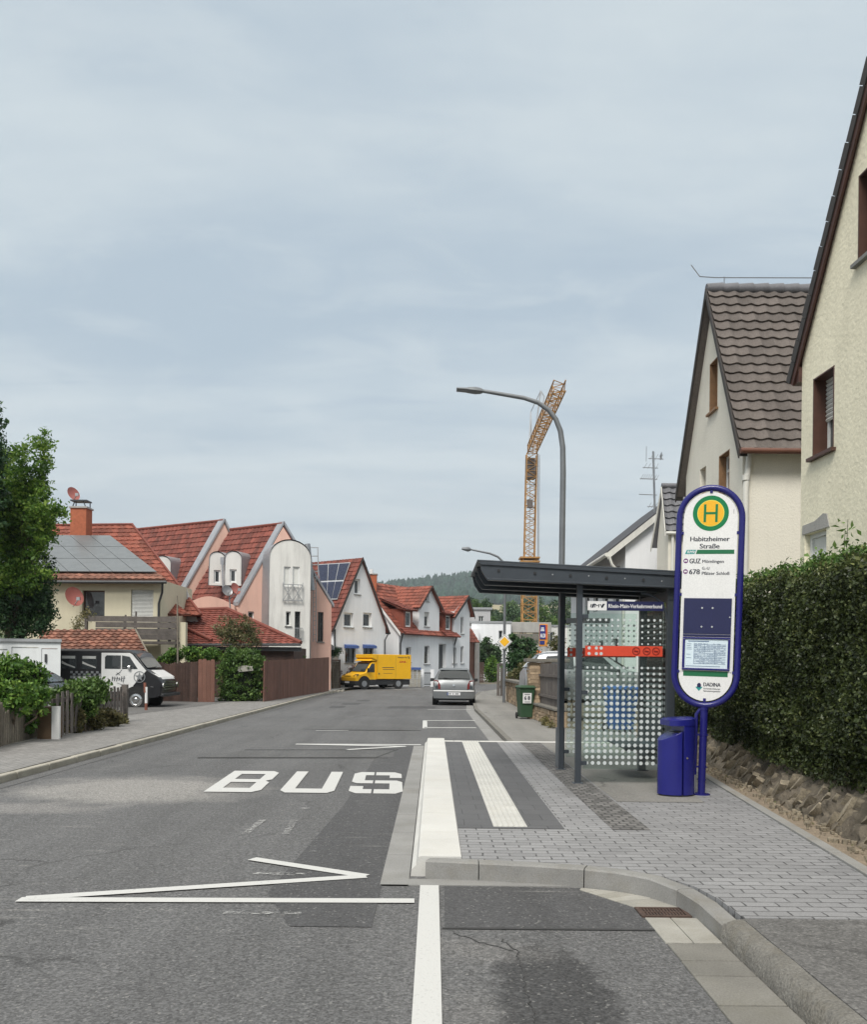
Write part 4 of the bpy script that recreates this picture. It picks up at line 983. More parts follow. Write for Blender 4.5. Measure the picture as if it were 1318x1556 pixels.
for e, sg_ in ((far, 1), (near, -1)):
    dd = V((0, sg_, 0)); a = e + V((0, 0, ze)) + dd * .28 - V((0, 0, .28 * 1.5 - .12)); t = ap + V((0, 0, .12))
    mb = MB(); tiles(mb, a + ov, a + ex * 9, t + ex * 9, t + ov, .34, .3); mb.build('roof', M['grey_tile'], h1, tints=True)
    sn = (t - a).normalized(); nn = sn.cross(w1.n).normalized(); nn = nn if nn.z > 0 else -nn
    mb = MB(); mb.obox(a + ov + w1.n * .002 - nn * .17, sn * (t - a).length, w1.n * .03, nn * .17); mb.obox(a + w1.n * .01 - nn * .1, sn * (t - a).length, w1.n * .05, nn * .03); mb.build('barge_board', M['barge'], h1)
    mb = MB(); k = 0
    while k < (t - a).length: mb.obox(a + ov + w1.n * .033 + sn * k - nn * .09, sn * .3, w1.n * .02, nn * (.13 + .02 * (k * 10 % 2 > 1))); k += .31
    mb.build('verge_tiles', M['dark_barge'], h1)
    mb = MB(); mb.obox(e + V((0, 0, ze - .38)) + dd * .002 + w1.n * .05, -w1.n * .3, dd * .2, V((0, 0, .22))); mb.build('eaves_box', M['barge'], h1)
# ------------------------------------------------------------------ right, second: white house with brown-grey tiled roof
n2 = P(1128, 800, 18.0); f2 = P(1042, 800, 22.05); n2.z = f2.z = 0; f2.x = n2.x
ze2 = P(1120, 655, 18).z + .05; ap2 = P(1085, 441, (18 + 22.05) / 2).z
h2 = house('gable_house', 'dirty white house with brown-grey pantile roof and tan window openings behind the sign', (n2.x, 20, 0))
w2 = Wall(n2, f2, face=(0, 18, 0)); mb = MB()
glz(w2, [(0, -.05), (w2.L, -.05), (w2.L, ze2), (w2.L / 2, ap2 - .12), (0, ze2)], [
    dict(px=(1079, 548, 1091, 624), frame='tan_wood', depth=.14, sillm='tan_wood'),
    dict(px=(1093, 688, 1109, 748), frame='white_pvc', depth=.16, mull=2, sillm='tan_wood', trans=.6),
    dict(px=(1064, 711, 1073, 752), frame='tan_wood', depth=.14, sillm='tan_wood')], h2, None, mb)
for q in ((1093, 688, 1109, 748), (1079, 548, 1091, 624)):
    s0, s1, z0, z1 = w2.rect(*q); s0, s1 = min(s0, s1), max(s0, s1); m2 = MB()
    for a in (s0 + .003, s1 - .023): m2.obox(w2.at(a, z0, -.15), w2.d * .02, V((0, 0, z1 - z0)), w2.n * .155)
    m2.obox(w2.at(s0 + .03, z1 - .024, -.15), w2.d * (s1 - s0 - .06), V((0, 0, .02)), w2.n * .155); m2.build('window_lining', M['tan_wood'], h2)
E = n2 + V((8, 0, 0)); w2b = Wall(n2, E, face=(0, 0, 0)); w2b.mesh(mb, [(0, -.05), (8, -.05), (8, ze2), (0, ze2)], [])
mb.poly([f2, f2 + V((8, 0, 0)), f2 + V((8, 0, ze2)), f2 + V((0, 0, ze2))]); mb.poly([E, f2 + V((8, 0, 0)), f2 + V((8, 0, ze2)), V((E.x, 20.02, ap2 - .12)), E + V((0, 0, ze2))])
mb.build('wall', M['offwhite_render'], h2, recalc=False)
er, el = V((n2.x - .16, 17.72, ze2 - .32)), V((n2.x + 8, 17.72, ze2 - .32)); rd, rl = V((n2.x - .16, 20.02, ap2)), V((n2.x + 8, 20.02, ap2))
pitch = (ap2 - ze2) / 2.02; er.z = el.z = ap2 - pitch * 2.3
mb = MB(); tiles(mb, er, el, rl, rd, .262, .3, .042, .045, seg=.04); mb.build('roof', M['grey_tile'], h2, tints=True, smooth=50)
e2, e3 = V((er.x, 22.34, ap2 - pitch * 2.32)), V((el.x, 22.34, ap2 - pitch * 2.32)); mb = MB(); tiles(mb, e2, e3, rl, rd, .315, .34, .05, .055, seg=.1); mb.build('roof', M['grey_tile'], h2, tints=True)
mb = MB(); k = 0
while k < 7.9: mb.tube([rd + V((k, 0, .02)), rd + V((k + .36, 0, .035))], [.115, .13], 10); k += .34
mb.build('ridge_tiles', M['slate_tile'], h2, smooth=50, tints=True)
mb = MB()
for (a, t) in ((er, rd), (e2, rd)):
    sn = (t - a); mb.obox(a + V((-.03, 0, -.16)), sn, V((.03, 0, 0)), V((0, 0, .2))); mb.obox(a + V((0, 0, -.12)), sn, V((.16, 0, 0)), V((0, 0, .04)))
mb.build('barge_board', M['dark_barge'], h2)
mb = MB(); g0 = V((er.x + .0, 17.66, er.z - .02)); mb.tube([g0, g0 + V((8, 0, .0))], .06, 8); mb.build('gutter', M['brown_gutter'], h2, smooth=50)
mb = MB(); d0 = P(1141, 662, 17.93); mb.tube([d0, d0 + V((0, .0, -.25)), P(1134, 738, 17.93), P(1132.5, 900, 17.93)], .06, 10); mb.tube([P(1134, 722, 17.93), P(1134, 730, 17.93)], .075, 10); mb.build('downpipe', M['white_pipe'], h2, smooth=50)
mb = MB(); a = rd + V((-.1, 0, .28)); mb.tube([a + V((-.25, 0, .28)), a + V((-.05, 0, .02)), a + V((.3, 0, 0)), a + V((8, 0, .06))], .012, 5)
for k in range(0, 8, 2): mb.tube([rd + V((k + .4, 0, .1)), rd + V((k + .4, 0, .3))], .012, 5)
mb.build('lightning_wire', M['steel'], h2)
# ------------------------------------------------------------------ right, third: small gable with grey pantiles
h3 = house('gable_house', 'narrow white house end with black and grey pantiles just left of the bus stop sign', (7.8, 30.5, 0))
A = P(1012, 808, 30); B = A + V((4, 0, 0)); apx = P(1006, 741, 30.9); rr = apx + V((5, 0, 0)); fb = P(990, 832, 31.8)
mb = MB(); tiles(mb, A, B, rr, apx, .3, .3, .06, .06, seg=.05); mb.build('roof', M['slate_tile'], h3, tints=True)
mb = MB(); tiles(mb, fb, fb + V((5, 0, 0)), rr, apx, .3, .3, .06, .06, seg=.1); mb.build('roof', M['slate_tile'], h3, tints=True)
mb = MB(); x = A.x + .12; 
mb.poly([(x, 30.12, 0), (x, 31.6, 0), (x, 31.6, fb.z + .1), (x, apx.y, apx.z - .12), (x, 30.12, A.z)]); mb.poly([(x, 30.12, 0), (x + 4, 30.12, 0), (x + 4, 30.12, A.z), (x, 30.12, A.z)])
mb.build('wall', M['offwhite_render'], h3)
mb = MB(); mb.obox(A + V((-.03, 0, -.15)), apx - A, V((.03, 0, 0)), V((0, 0, .18))); mb.obox(fb + V((-.03, 0, -.15)), apx - fb, V((.03, 0, 0)), V((0, 0, .18))); mb.build('barge_board', M['white_pipe'], h3)
mb = MB(); mb.tube([A + V((0, -.05, -.05)), A + V((4, -.05, -.05))], .06, 8)
for dx in (.25, .5, .9): mb.tube([A + V((dx, .03, -.1)), V((A.x + dx, 30.05, .2))], .05, 8)
mb.build('downpipe', M['white_pipe'], h3, smooth=50)
mb = MB(); mb.tube([apx + V((0, 0, .06)), rr + V((0, 0, .06))], .1, 8); mb.build('ridge_tiles', M['slate_tile'], h3, smooth=50, tints=True)
# ------------------------------------------------------------------ right, fourth: white house with dark roof, ridge along the street
h4 = house('gable_house', 'white house with a dark plain roof and a roof aerial above the bus shelter', (9, 38, 0))
c4 = P(951, 830, 33); x4 = c4.x; zc = P(951, 822, 33).z; apz4 = P(1100, 704, 33).z; xm = P(1100, 704, 33).x
g = MB(); wA = Wall((x4, 33), (2 * xm - x4, 33), face=(0, 0, 0)); wA.mesh(g, [(0, -.05), (wA.L, -.05), (wA.L, zc), (wA.L / 2, apz4 - .1), (0, zc)], [])
wB = Wall((x4, 33), (x4, 46), face=(0, 30, 0))
wins = [dict(h=(1.0 + 2.2 * k, 2.2 + 2.2 * k, 4.0, 5.5), frame='dark_frame', depth=.12, sill=False) for k in range(5)] + [dict(h=(1.2 + 3 * k, 2.2 + 3 * k, 1.2, 2.7), frame='dark_frame', depth=.12, sill=False) for k in range(3)]
glz(wB, [(0, -.05), (13, -.05), (13, zc), (0, zc)], wins, h4, None, g)
g.build('wall', M['clean_white'], h4, recalc=False)
sl4 = (apz4 - zc) / (xm - x4); a = V((x4 - .7, 32.8, apz4 - sl4 * (xm - x4 + .7) + .05)); t = V((xm, 32.8, apz4 + .05))
for s_ in (1, -1):
    a2 = V((xm + s_ * (a.x - xm), a.y, a.z)); mb = MB(); mb.prism([a2, t, t + V((0, 0, .12)), a2 + V((0, 0, .12))], (0, 13.4, 0)); mb.build('roof', M['dark_roof'], h4)
mb = MB(); mb.obox(a + V((0, -.03, -.2)), t - a, V((0, .03, 0)), V((0, 0, .26))); mb.prism([a + V((0, .01, -.14)), t + V((0, .01, -.14)), t + V((0, .01, -.01)), a + V((0, .01, -.01))], (0, .19, 0)); mb.build('barge_board', M['white_pipe'], h4)
mb = MB(); mb.tube([a + V((-.03, 0, -.02)), a + V((-.03, 13.3, -.02))], .08, 8); d = a + V((.05, -.02, -.08)); mb.tube([d, d + V((.1, 0, -.3)), V((x4 - .08, 32.93, d.z - .75)), V((x4 - .08, 32.93, .3))], .055, 8); mb.build('gutter', M['white_pipe'], h4, smooth=50)
mb = MB(); m0 = P(996, 778, 36); m1 = P(993, 686, 36); mb.tube([m0 - V((0, 0, .4)), m1], .045, 7)
ax = V((1, .15, 0)).normalized()
for (v, l0, l1, n_) in ((697, -.25, .95 * .4, 3), (711, -.5, .15, 4), (728, -.62, .12, 8), (752, -.66, .1, 0), (770, -.3, .1, 3)):
    p = P(995, v, 36); b0_, b1_ = p + ax * l0, p + ax * l1; mb.tube([b0_, b1_], .018, 5)
    for k in range(n_): q = b0_.lerp(b1_, (k + .3) / n_); mb.tube([q - V((.06, .25, .1)), q + V((.06, -.25, .12))], .012, 4)
p = P(990, 690, 36); mb.tube([p + V((-.2, 0, .3)), p + V((-.2, 0, -.3))], .015, 4); mb.lathe([(.02, 0), (.16, .06)], P(1003, 693, 36), 'x', 12)
mb.build('aerial', M['steel'], h4)
# ------------------------------------------------------------------ hedge on its bank
XH = lambda y: XE(y) + .6
def bank():
    mb = MB(); ny, nx = 300, 26; y0, y1 = -3, 21; k0 = 0
    for j in range(ny + 1):
        y = y0 + (y1 - y0) * j / ny
        for i in range(nx + 1):
            t = i / nx; x = XE(y) + .36 + t * .68; z = .1 + .52 * min(1, t * 1.7) ** .8
            al, ac = (-y + z * 1.3) * .7, (y + z * 1.3) * .7; q = V((x * 1.5, al * 2.6, ac * 7.5)); d = noise.voronoi(q)[0]; e = d[1] - d[0]; cl_ = noise.noise(noise.voronoi(q)[1][0] * 3.1)
            r = .055 * min(1, e * 3.0) * (1 + cl_) + .035 * noise.noise(q * .4) + .02 * noise.noise((x * 14, al * 9, ac * 22)) + .014 * noise.noise((x * 38, y * 38, z * 38))
            mb.v.append((x - r * .9 + .05, y, z + r * .55 * (t > .02)))
    for j in range(ny):
        for i in range(nx):
            a = j * (nx + 1) + i; mb.f.append([a, a + nx + 1, a + nx + 2, a + 1]); mb.m.append(0); mb.t.append(.5)
    mb.cur = 1; g = random.Random(5); y = -1.5
    while y < 21:
        for row in range(2):
            if g.random() < .3: continue
            t = (.15, .5)[row] + g.uniform(-.12, .16); yy = y + g.uniform(-.1, .1); c = V((XE(yy) + .375 + t * .58, yy, .115 + .5 * min(1, t * 1.6) ** .8))
            la = V((g.uniform(-.05, .2), -.72 + g.uniform(-.25, .25), .6)).normalized(); no = V((-.8, g.uniform(-.1, .5), .6)); no = (no - la * no.dot(la)).normalized(); wi = la.cross(no)
            l, w_, h_ = g.uniform(.1, .22), g.uniform(.025, .06), g.uniform(.006, .03); nv = 9; top, bot = [], []
            for k in range(nv):
                a = 2 * math.pi * k / nv; r_ = g.uniform(.75, 1.15); o_ = la * l * r_ * math.cos(a) + wi * w_ * r_ * math.sin(a); top.append(c + o_ * .86 + no * h_ * g.uniform(.6, 1.1)); bot.append(c + o_ - no * .07)
            mb.tint = g.random(); mb.loft([bot, top], closed=True)
        y += .115
    for k in range(500):
        yy = g.uniform(2, 18); c = V((XE(yy) + g.uniform(.2, .42), yy, .14)); r = g.uniform(.008, .03); mb.tint = g.random()
        mb.loft([[c + V((r * g.uniform(.7, 1.2) * math.cos(a), r * g.uniform(.7, 1.2) * math.sin(a), z * r)) for a in (0, 1.2, 2.5, 3.8, 5.1)] for z in (-.6, .7)], closed=True)
    o = mb.build('stone_bank', [rub, pm('bank_stone', (.24, .205, .15), .95, .3, 9, 45, .3, .9, 30, tint=.3, dirt=((.1, .09, .065), .55))], smooth=60, recalc=False, tints=True)
    return tag(o, 'low bank of rough sandstone rubble along the foot of the clipped hedge', 'stone bank')
def rubm():
    m, n, b = nt('rubble'); oc = objco(n)
    mp = mapping(n, mapping(n, oc, rot=(R(40), 0, 0)), (1.5, 3.4, 8)); vo = n.nodes.new('ShaderNodeTexVoronoi'); vo.inputs['Scale'].default_value = 1.0; lk(n, mp, vo.inputs['Vector'])
    s_ = n.nodes.new('ShaderNodeSeparateColor'); lk(n, vo.outputs['Color'], s_.inputs[0])
    c = mixc(n, s_.outputs[0], (.12, .1, .075), (.25, .21, .155)); c = grey(n, mrange(n, noise_tex(n, oc, 12, 6, .7), .3, .7, .55, 1.35), c)
    c = mixc(n, mrange(n, noise_tex(n, oc, 2.2, 5), .5, .68, 0, .6), c, (.07, .065, .045))
    lk(n, c, b.inputs['Base Color']); b.inputs['Roughness'].default_value = .95; bump(n, b, noise_tex(n, oc, 34, 7, .75), .9, .03); return m
rub = rubm(); bank()
hd = thing('hedge', 'tall dense clipped dark green hedge on the stone bank right of the bus stop', 'hedge', (XH(10), 10, .5))
def hedge_main():
    n = 210000; y0, y1 = 2.5, 21.8
    u = rng.random(n); y = y0 + (y1 - y0) * (u ** 1.25); z = .5 + rng.random(n) * 2.3
    xe = 3.07 + .098 * (y - 6.3) + .6
    bulge = np.array([.13 * noise.noise((a * .9, b * 1.1, 0)) + .05 * noise.noise((a * 4, b * 4, 2)) for a, b in zip(y, z)])
    htop = np.array([.12 * noise.noise((a * 1.3, 7, 0)) + .05 * noise.noise((a * 6, 3, 0)) for a in y]) + 2.62 + .035 * (y - 7.5)
    t = (z - .5) / 2.3; z = .5 + t * (htop - .5); z += rng.normal(size=n) * .03 * (t > .9) + (rng.random(n) < .25) * rng.normal(size=n) * .05 * (t < .08)
    inn = np.maximum(0, (t - .93)) * 3.5
    x = xe - .1 + bulge + np.abs(rng.normal(size=n)) * .075 + inn * rng.random(n) + .05 * (t < .15)
    near_ = np.clip((y - 6) / 14, 0, 1)
    tint = .33 + .22 * np.array([noise.noise((a * 2.2, b * 2.2, 9)) for a, b in zip(y, z)]) + .25 * (t > .94) + .12 * rng.normal(size=n)
    p = np.stack([x, y, z], 1)
    leaves('foliage', p, .037, M['leaf_hedge'], hd, tint=tint, aspect=.6, up=.15)
    m = 26000; y = y0 + (y1 - y0) * rng.random(m) ** 1.1; xe = 3.07 + .098 * (y - 6.3) + .6; ht = np.array([.12 * noise.noise((a * 1.3, 7, 0)) + .05 * noise.noise((a * 6, 3, 0)) for a in y]) + 2.62 + .035 * (y - 7.5)
    p = np.stack([xe - .05 + rng.random(m) * .9, y, ht - .03 + np.abs(rng.normal(size=m)) * .05], 1); leaves('top_foliage', p, .042, M['leaf_sprig'], hd, tint=np.full(m, .5), up=.6)
    pts = []
    st = MB()
    for k in range(90):
        yy = rng.uniform(5, 14); h_ = rng.uniform(.05, .17) if k else .3; xx = XH(yy) + rng.uniform(0, .5); zz = 2.62 + .035 * (yy - 7.5)
        if k in (0, 1, 2): yy = 8.55 + .07 * k; xx = XH(yy) + .1; h_ = .22
        st.tube([(xx, yy, zz - .1), (xx + .01, yy, zz + h_)], [.004, .002], 4)
        for i in range(10): pts.append((xx + rng.normal() * .03 * (1 + i * .15), yy + rng.normal() * .03 * (1 + i * .15), zz + h_ * i / 9))
    leaves('shoots', pts, .065, M['leaf_sprig'], hd, tint=np.full(len(pts), .75), up=.3)
    mb = st; mb.prism([(XH(1.5) + .1, 1.5, .55), (XH(21.7) + .1, 21.7, .55), (XH(21.7) + 1.1, 21.7, .55), (XH(1.5) + 1.1, 1.5, .55)], (0, 0, 2.0)); mb.build('shade_core_twigs', M['core_dark'], hd)  # solid near-black block stands for shade inside the hedge; shoot twigs share it
hedge_main()
# ------------------------------------------------------------------ street lamps
def lamp(base, top_v, pxs, Y, label, r0):
    o = thing('street_lamp', label, 'street lamp', base, group='street lamps'); mb = MB(); pts = [P(u, v, Y) for u, v in pxs]
    pts[0].z = .1; n = len(pts); rs = [r0] + [r0 * (1 - .45 * k / (n - 1)) for k in range(1, n)]
    mb.tube(pts, rs, 12); mb.build('pole', M['lamp_grey'], o, smooth=60); return o, pts
Yl = 12.9
def arc_px(p): return p
L1 = [(851, 1168), (853.5, 900), (856, 720), (855.5, 680), (852, 655), (845, 637), (834, 623), (818, 612), (797, 605), (765, 599.5), (735, 594.5)]
lb = P(851, 1168, Yl); o, pts = lamp((lb.x, lb.y, .1), 0, L1, Yl, 'tall grey street lamp with a curved arm behind the bus shelter', .047)
mb = MB(); a, b = P(735, 594.5, Yl), P(694, 592, Yl); d = (b - a)
secs = []
for t, w, h_ in ((0, .035, .04), (.1, .07, .075), (.3, .1, .085), (.55, .1, .06), (.62, .095, .04), (1, .085, .028)):
    c = a + d * t; secs.append([c + V((0, w * sx, h_ * sz * .6)) for sx, sz in ((-1, -.4), (-.6, -.7), (.6, -.7), (1, -.4), (.8, .6), (0, 1), (-.8, .6))])
mb.loft(secs, closed=True); mb.build('lamp_head', M['lamp_grey'], o, smooth=50)
mb = MB(); mb.tube([lb, lb + V((0, 0, .02)), lb + V((0, 0, .6))], [.065, .065, .065], 12); mb.build('base_sleeve', M['lamp_grey'], o, smooth=50)
Yl2 = 36.0
L2 = [(766, 1062), (767.5, 900), (767, 865), (764, 853), (757, 846), (745, 841), (728, 837.5), (716, 835)]
lb = P(766, 1062, Yl2); lb.z = .1; o, _ = lamp(lb, 0, L2, Yl2, 'smaller distant street lamp behind the bus shelter roof near the crane', .06)
mb = MB(); a, b = P(716, 835, Yl2), P(702, 833.5, Yl2); mb.tube([a, a.lerp(b, .3), b], [.05, .1, .05], 8); mb.build('lamp_head', M['lamp_grey'], o, smooth=50)
# ------------------------------------------------------------------ tower crane
Yc = 100.0; cb = P(804, 985, Yc)
cn = thing('tower_crane', 'orange lattice tower crane rising behind the street lamp with its jib towards the viewer', 'crane', (cb.x, Yc, terrain_z(0, Yc)))
def lattice(mb, a, b, w, n, r, side=None, h=None):
    a, b = V(a), V(b); d = (b - a).normalized(); s = (side or V((1, 0, 0))); s = (s - d * s.dot(d)).normalized(); q = d.cross(s); h = h or w; L_ = (b - a).length
    c = [(-1, -1), (1, -1), (1, 1), (-1, 1)]
    at = lambda k, t: a + d * L_ * t + s * (c[k][0] * w / 2) + q * (c[k][1] * h / 2)
    for k in range(4): mb.bar(at(k, 0), at(k, 1), r * 1.7)
    for i in range(n):
        for k in range(4):
            j = (k + 1) % 4; mb.bar(at(k if i % 2 else j, i / n), at(j if i % 2 else k, (i + 1) / n), r); mb.bar(at(k, i / n), at(j, i / n), r * .8)
b_, m_, t_ = P(804, 990, Yc), P(804.5, 850, Yc), P(808, 690, Yc); b_.z = terrain_z(0, Yc)
mb = MB(); lattice(mb, b_, m_, 1.55, 16, .08); mb.build('lower_mast', M['crane_orange'], cn)
mb = MB(); lattice(mb, m_, t_, 1.15, 18, .06); mb.build('upper_mast', M['crane_orange'], cn)
mb = MB(); p = P(806, 716, Yc); mb.bx(p.x - .5, p.x + .5, Yc - .5, Yc + .5, p.z - .9, p.z + 1.4); mb.build('climbing_frame', M['crane_dark'], cn)
mb = MB(); p = P(805, 766, Yc); mb.bx(p.x - .3, p.x + .3, Yc - .7, Yc - .2, p.z - .5, p.z + .4); mb.build('ballast_box', M['crane_dark'], cn)
mb = MB()
for z in (848, 854): p = P(804.5, z, Yc); mb.bx(p.x - 1.1, p.x + 1.1, Yc - 1.1, Yc + 1.1, p.z - .12, p.z + .05)
mb.build('platform', M['crane_orange'], cn)
j0 = t_ + V((0, -.4, .4)); j1 = P(851, 586, 76)
mb = MB(); lattice(mb, j0, j1, 1.0, 22, .055, V((1, 0, 0)), .9); mb.build('jib', M['crane_orange'], cn)
mb = MB(); q = P(822, 594, Yc); q2 = P(807, 626, Yc + 1)
mb.bar(t_ + V((.1, 0, 0)), q, .16); mb.bar(t_ + V((.5, 0, 0)), q + V((.4, 0, -.6)), .12); mb.bar(q, q + V((.4, 0, -.6)), .1); mb.bar(t_ + V((-.3, .3, 0)), q2, .12); mb.bar(t_ + V((.2, .6, 0)), q2, .1); mb.bar(q2, q, .06); mb.bar(q, j0.lerp(j1, .55), .06); mb.bar(q2, t_ + V((0, 1.5, -20)), .05)
mb.build('tie_bars', M['galv'], cn)
mb = MB(); mb.bar(t_ + V((.75, 0, 0)), P(817, 960, Yc), .09); mb.bar(t_ + V((.95, .3, 0)), P(818.5, 960, Yc), .07); mb.build('hoist_ropes', M['galv'], cn)
for k in range(5):
    mb = MB(); z = terrain_z(0, Yc) + .3 + 1.25 * k; x = P(800, 960, Yc).x; mb.bx(x - 2.3 + .1 * (k % 2), x + 2.6 - .15 * (k % 2), Yc - 1.8, Yc - .95, z, z + 1.15); mb.build('counterweight', M['stone_cap'] if k % 2 else M['concrete'], cn, bevel=.04)
# ------------------------------------------------------------------ priority road sign
ps = P(767, 975, 35.9)
rs = thing('priority_road_sign', 'yellow diamond priority road sign with white border mounted on the distant street lamp pole', 'road sign', ps)
mb = MB(); mb.bx(ps.x - .07, ps.x + .07, 35.88, 36.07, ps.z - .14, ps.z - .1); mb.bx(ps.x - .07, ps.x + .07, 35.88, 36.07, ps.z + .1, ps.z + .14); mb.build('bracket', M['galv'], rs)
c = P(767, 975, 35.85); mb = MB()
def dia(r): return [c + V((r, 0, 0)), c + V((0, 0, r)), c + V((-r, 0, 0)), c + V((0, 0, -r))]
mb.prism(dia(.315), (0, .02, 0)); pl = mb.build('plate', M['sign_white'], rs, bevel=.01)
mb = MB(); mb.poly([p + V((0, -.012, 0)) for p in dia(.2)]); mb.build('yellow_field', M['sign_yellow'], pl, recalc=False)
mb = MB()
for a, b in zip(dia(.28), dia(.28)[1:] + dia(.28)[:1]): mb.bar(a + V((0, -.003, 0)), b + V((0, -.003, 0)), .012, .004, up=(0, 1, 0))
mb.build('border_line', M['ink'], pl)
# ------------------------------------------------------------------ stone wall, pier, gate panel, bins on the far right walk
def stones(mb, o, d, h, nrm, L_, th=.3, course=.11, seed=0):
    g = random.Random(seed); o, d, nrm = V(o), V(d).normalized(), V(nrm).normalized(); z = 0
    while z < h - .02:
        ch = min(course * g.uniform(.7, 1.4), h - z); s = 0
        while s < L_ - .01:
            w = min(g.uniform(.14, .4), L_ - s); mb.tint = g.random(); p = g.uniform(0, .035)
            mb.obox(o + d * (s + .006) + V((0, 0, z + .005)) + nrm * (-th), d * (w - .012), nrm * (th + p), V((0, 0, ch - .01))); s += w
        z += ch
pw0 = G(846, 1106, .1); pw1 = V((2.86, 25.0, .1)); dw = (pw1 - pw0); nw = V((-dw.y, dw.x, 0)).normalized(); nw = nw if nw.x < 0 else -nw
sw = thing('garden_wall', 'low brown stone wall with a dark coping in front of the silver car', 'wall', pw0)
hW = P(846, 1077, pw0.y).z - .1
mb = MB(); stones(mb, pw0, dw, hW - .06, nw, dw.length, .3, .11, 3); mb.obox(pw0 - nw * .27, dw.normalized() * dw.length, nw * .25, V((0, 0, hW - .08))); mb.build('stones', M['stone'], sw, tints=True, bevel=.008)
mb = MB(); mb.obox(pw0 - nw * .34 + V((0, 0, hW - .055)), dw, nw * .4, V((0, 0, .06))); mb.build('coping', M['stone_cap'], sw, bevel=.01)
fp = thing('fence_panel', 'dark brown board fence panel standing on the low stone wall', 'fence', pw0 + V((0, 0, hW)))
mb = MB(); zt = P(846, 1008, pw0.y).z; n_ = 22
for k in range(n_): a = pw0.lerp(pw1, k / n_) + V((0, 0, hW)); mb.tint = random.random(); mb.obox(a - nw * .18, dw / n_ * .96, nw * .03, V((0, 0, zt - a.z + random.uniform(-.01, .01))))
mb.build('boards', M['wood_weather'], fp, tints=True)
mb = MB()
for z in (.2, .75): mb.obox(pw0 + V((0, 0, hW + z)) - nw * .145, dw, nw * .04, V((0, 0, .07)))
mb.build('rail', M['wood_weather'], fp, tints=True)
pier = thing('gate_pier', 'tall stacked stone gate pier behind the green wheelie bin', 'pier', (2.9, 25.3, .1))
mb = MB(); ztp = P(820, 1006, 25.2).z; x0, x1 = P(805, 1050, 25.1).x, P(838, 1050, 25.1).x
stones(mb, (x0, 25.05, .1), (1, 0, 0), ztp - .1, (0, -1, 0), x1 - x0, .3, .1, 5); stones(mb, (x0, 25.75, .1), (0, -1, 0), ztp - .1, (-1, 0, 0), .7, .3, .1, 6); mb.bx(x0 + .05, x1 - .05, 25.1, 25.7, .1, ztp - .02)
mb.build('stones', M['stone'], pier, tints=True, bevel=.008)
mb = MB(); mb.bx(x0 - .1, x1 + .5, 24.95, 25.85, ztp, ztp + .1); mb.build('coping', M['stone_cap'], pier, bevel=.015)
w3 = thing('garden_wall', 'long low rubble wall with a white end post beyond the green wheelie bin', 'wall', (3.1, 32, .1))
a_, b_ = V((3.05, 26, .1)), V((3.12, 38, .1)); mb = MB(); stones(mb, a_, b_ - a_, .85, (-1, 0, 0), 12, .3, .14, 9); mb.obox(a_ + V((.05, 0, 0)), b_ - a_, V((.22, 0, 0)), V((0, 0, .8))); mb.build('stones', M['stone'], w3, tints=True)
mb = MB(); mb.bx(3.0, 3.4, 26, 38, .95, 1.03); mb.build('coping', M['stone_cap'], w3)
mb = MB(); x0, x1 = P(768, 1050, 38).x, P(779, 1050, 38).x; mb.bx(x0, x1, 37.9, 38.3, .1, P(770, 1043, 38).z); mb.build('end_post', M['white_render'], w3, bevel=.02)
def wheelie(loc, rz, label, mat, group, sticker=False):
    o = thing('wheelie_bin', label, 'wheelie bin', loc, rz, group); q = lambda w, d, z, oy=0: [(-w, -d + oy, z), (w, -d + oy, z), (w, d + oy, z), (-w, d + oy, z)]
    mb = MB(); mb.loft([q(.21, .24, .06), q(.235, .27, .45), q(.27, .33, .93, -.02), q(.29, .35, .96, -.02)], closed=True); L(mb, 'body', M[mat], o, bevel=.015)
    mb = MB(); mb.loft([q(.295, .37, .965, -.02), q(.3, .375, 1.0, -.02), q(.24, .3, 1.055, 0)], closed=True); mb.tube([(-.27, .37, .97), (.27, .37, .97)], .025, 8); L(mb, 'lid', M[mat], o, bevel=.012)
    for sx in (-1, 1):
        mb = MB(); mb.lathe([(.04, -.025), (.1, -.025), (.1, .025), (.04, .025)], (sx * .25, .25, .1), 'x', 16); L(mb, 'wheel', M['black_rubber'], o)
    if sticker:
        mb = MB(); mb.poly([(-.17, -.325, .5), (.15, -.325, .5), (.15, -.352, .82), (-.17, -.352, .82)]); s_ = L(mb, 'sticker', M['sign_white'], o, recalc=False)
        mb = MB(); up = V((0, -.027, .32)).normalized()
        text(mb, '6 8', (-.01, -.342, .61), (1, 0, 0), up, .12, .2, 'C', .006); mb.bx(-.11, .09, -.3555, -.355, .77, .785); mb.bx(-.1, .1, -.34, -.3395, .54, .55); L(mb, 'lettering', M['ink'], s_, recalc=False)
    return o
gb = G(798, 1092, .1)
wheelie(gb, R(8), 'dark green wheelie bin with a white number sticker beside the stone pier', 'bin_green', 'wheelie bins', True).scale = (.78, .8, .9)
bb = P(943, 1080, 20.5); bb.z = .1
wheelie(bb, R(20), 'blue wheelie bin seen through the glass of the bus shelter', 'bin_blue', 'wheelie bins')
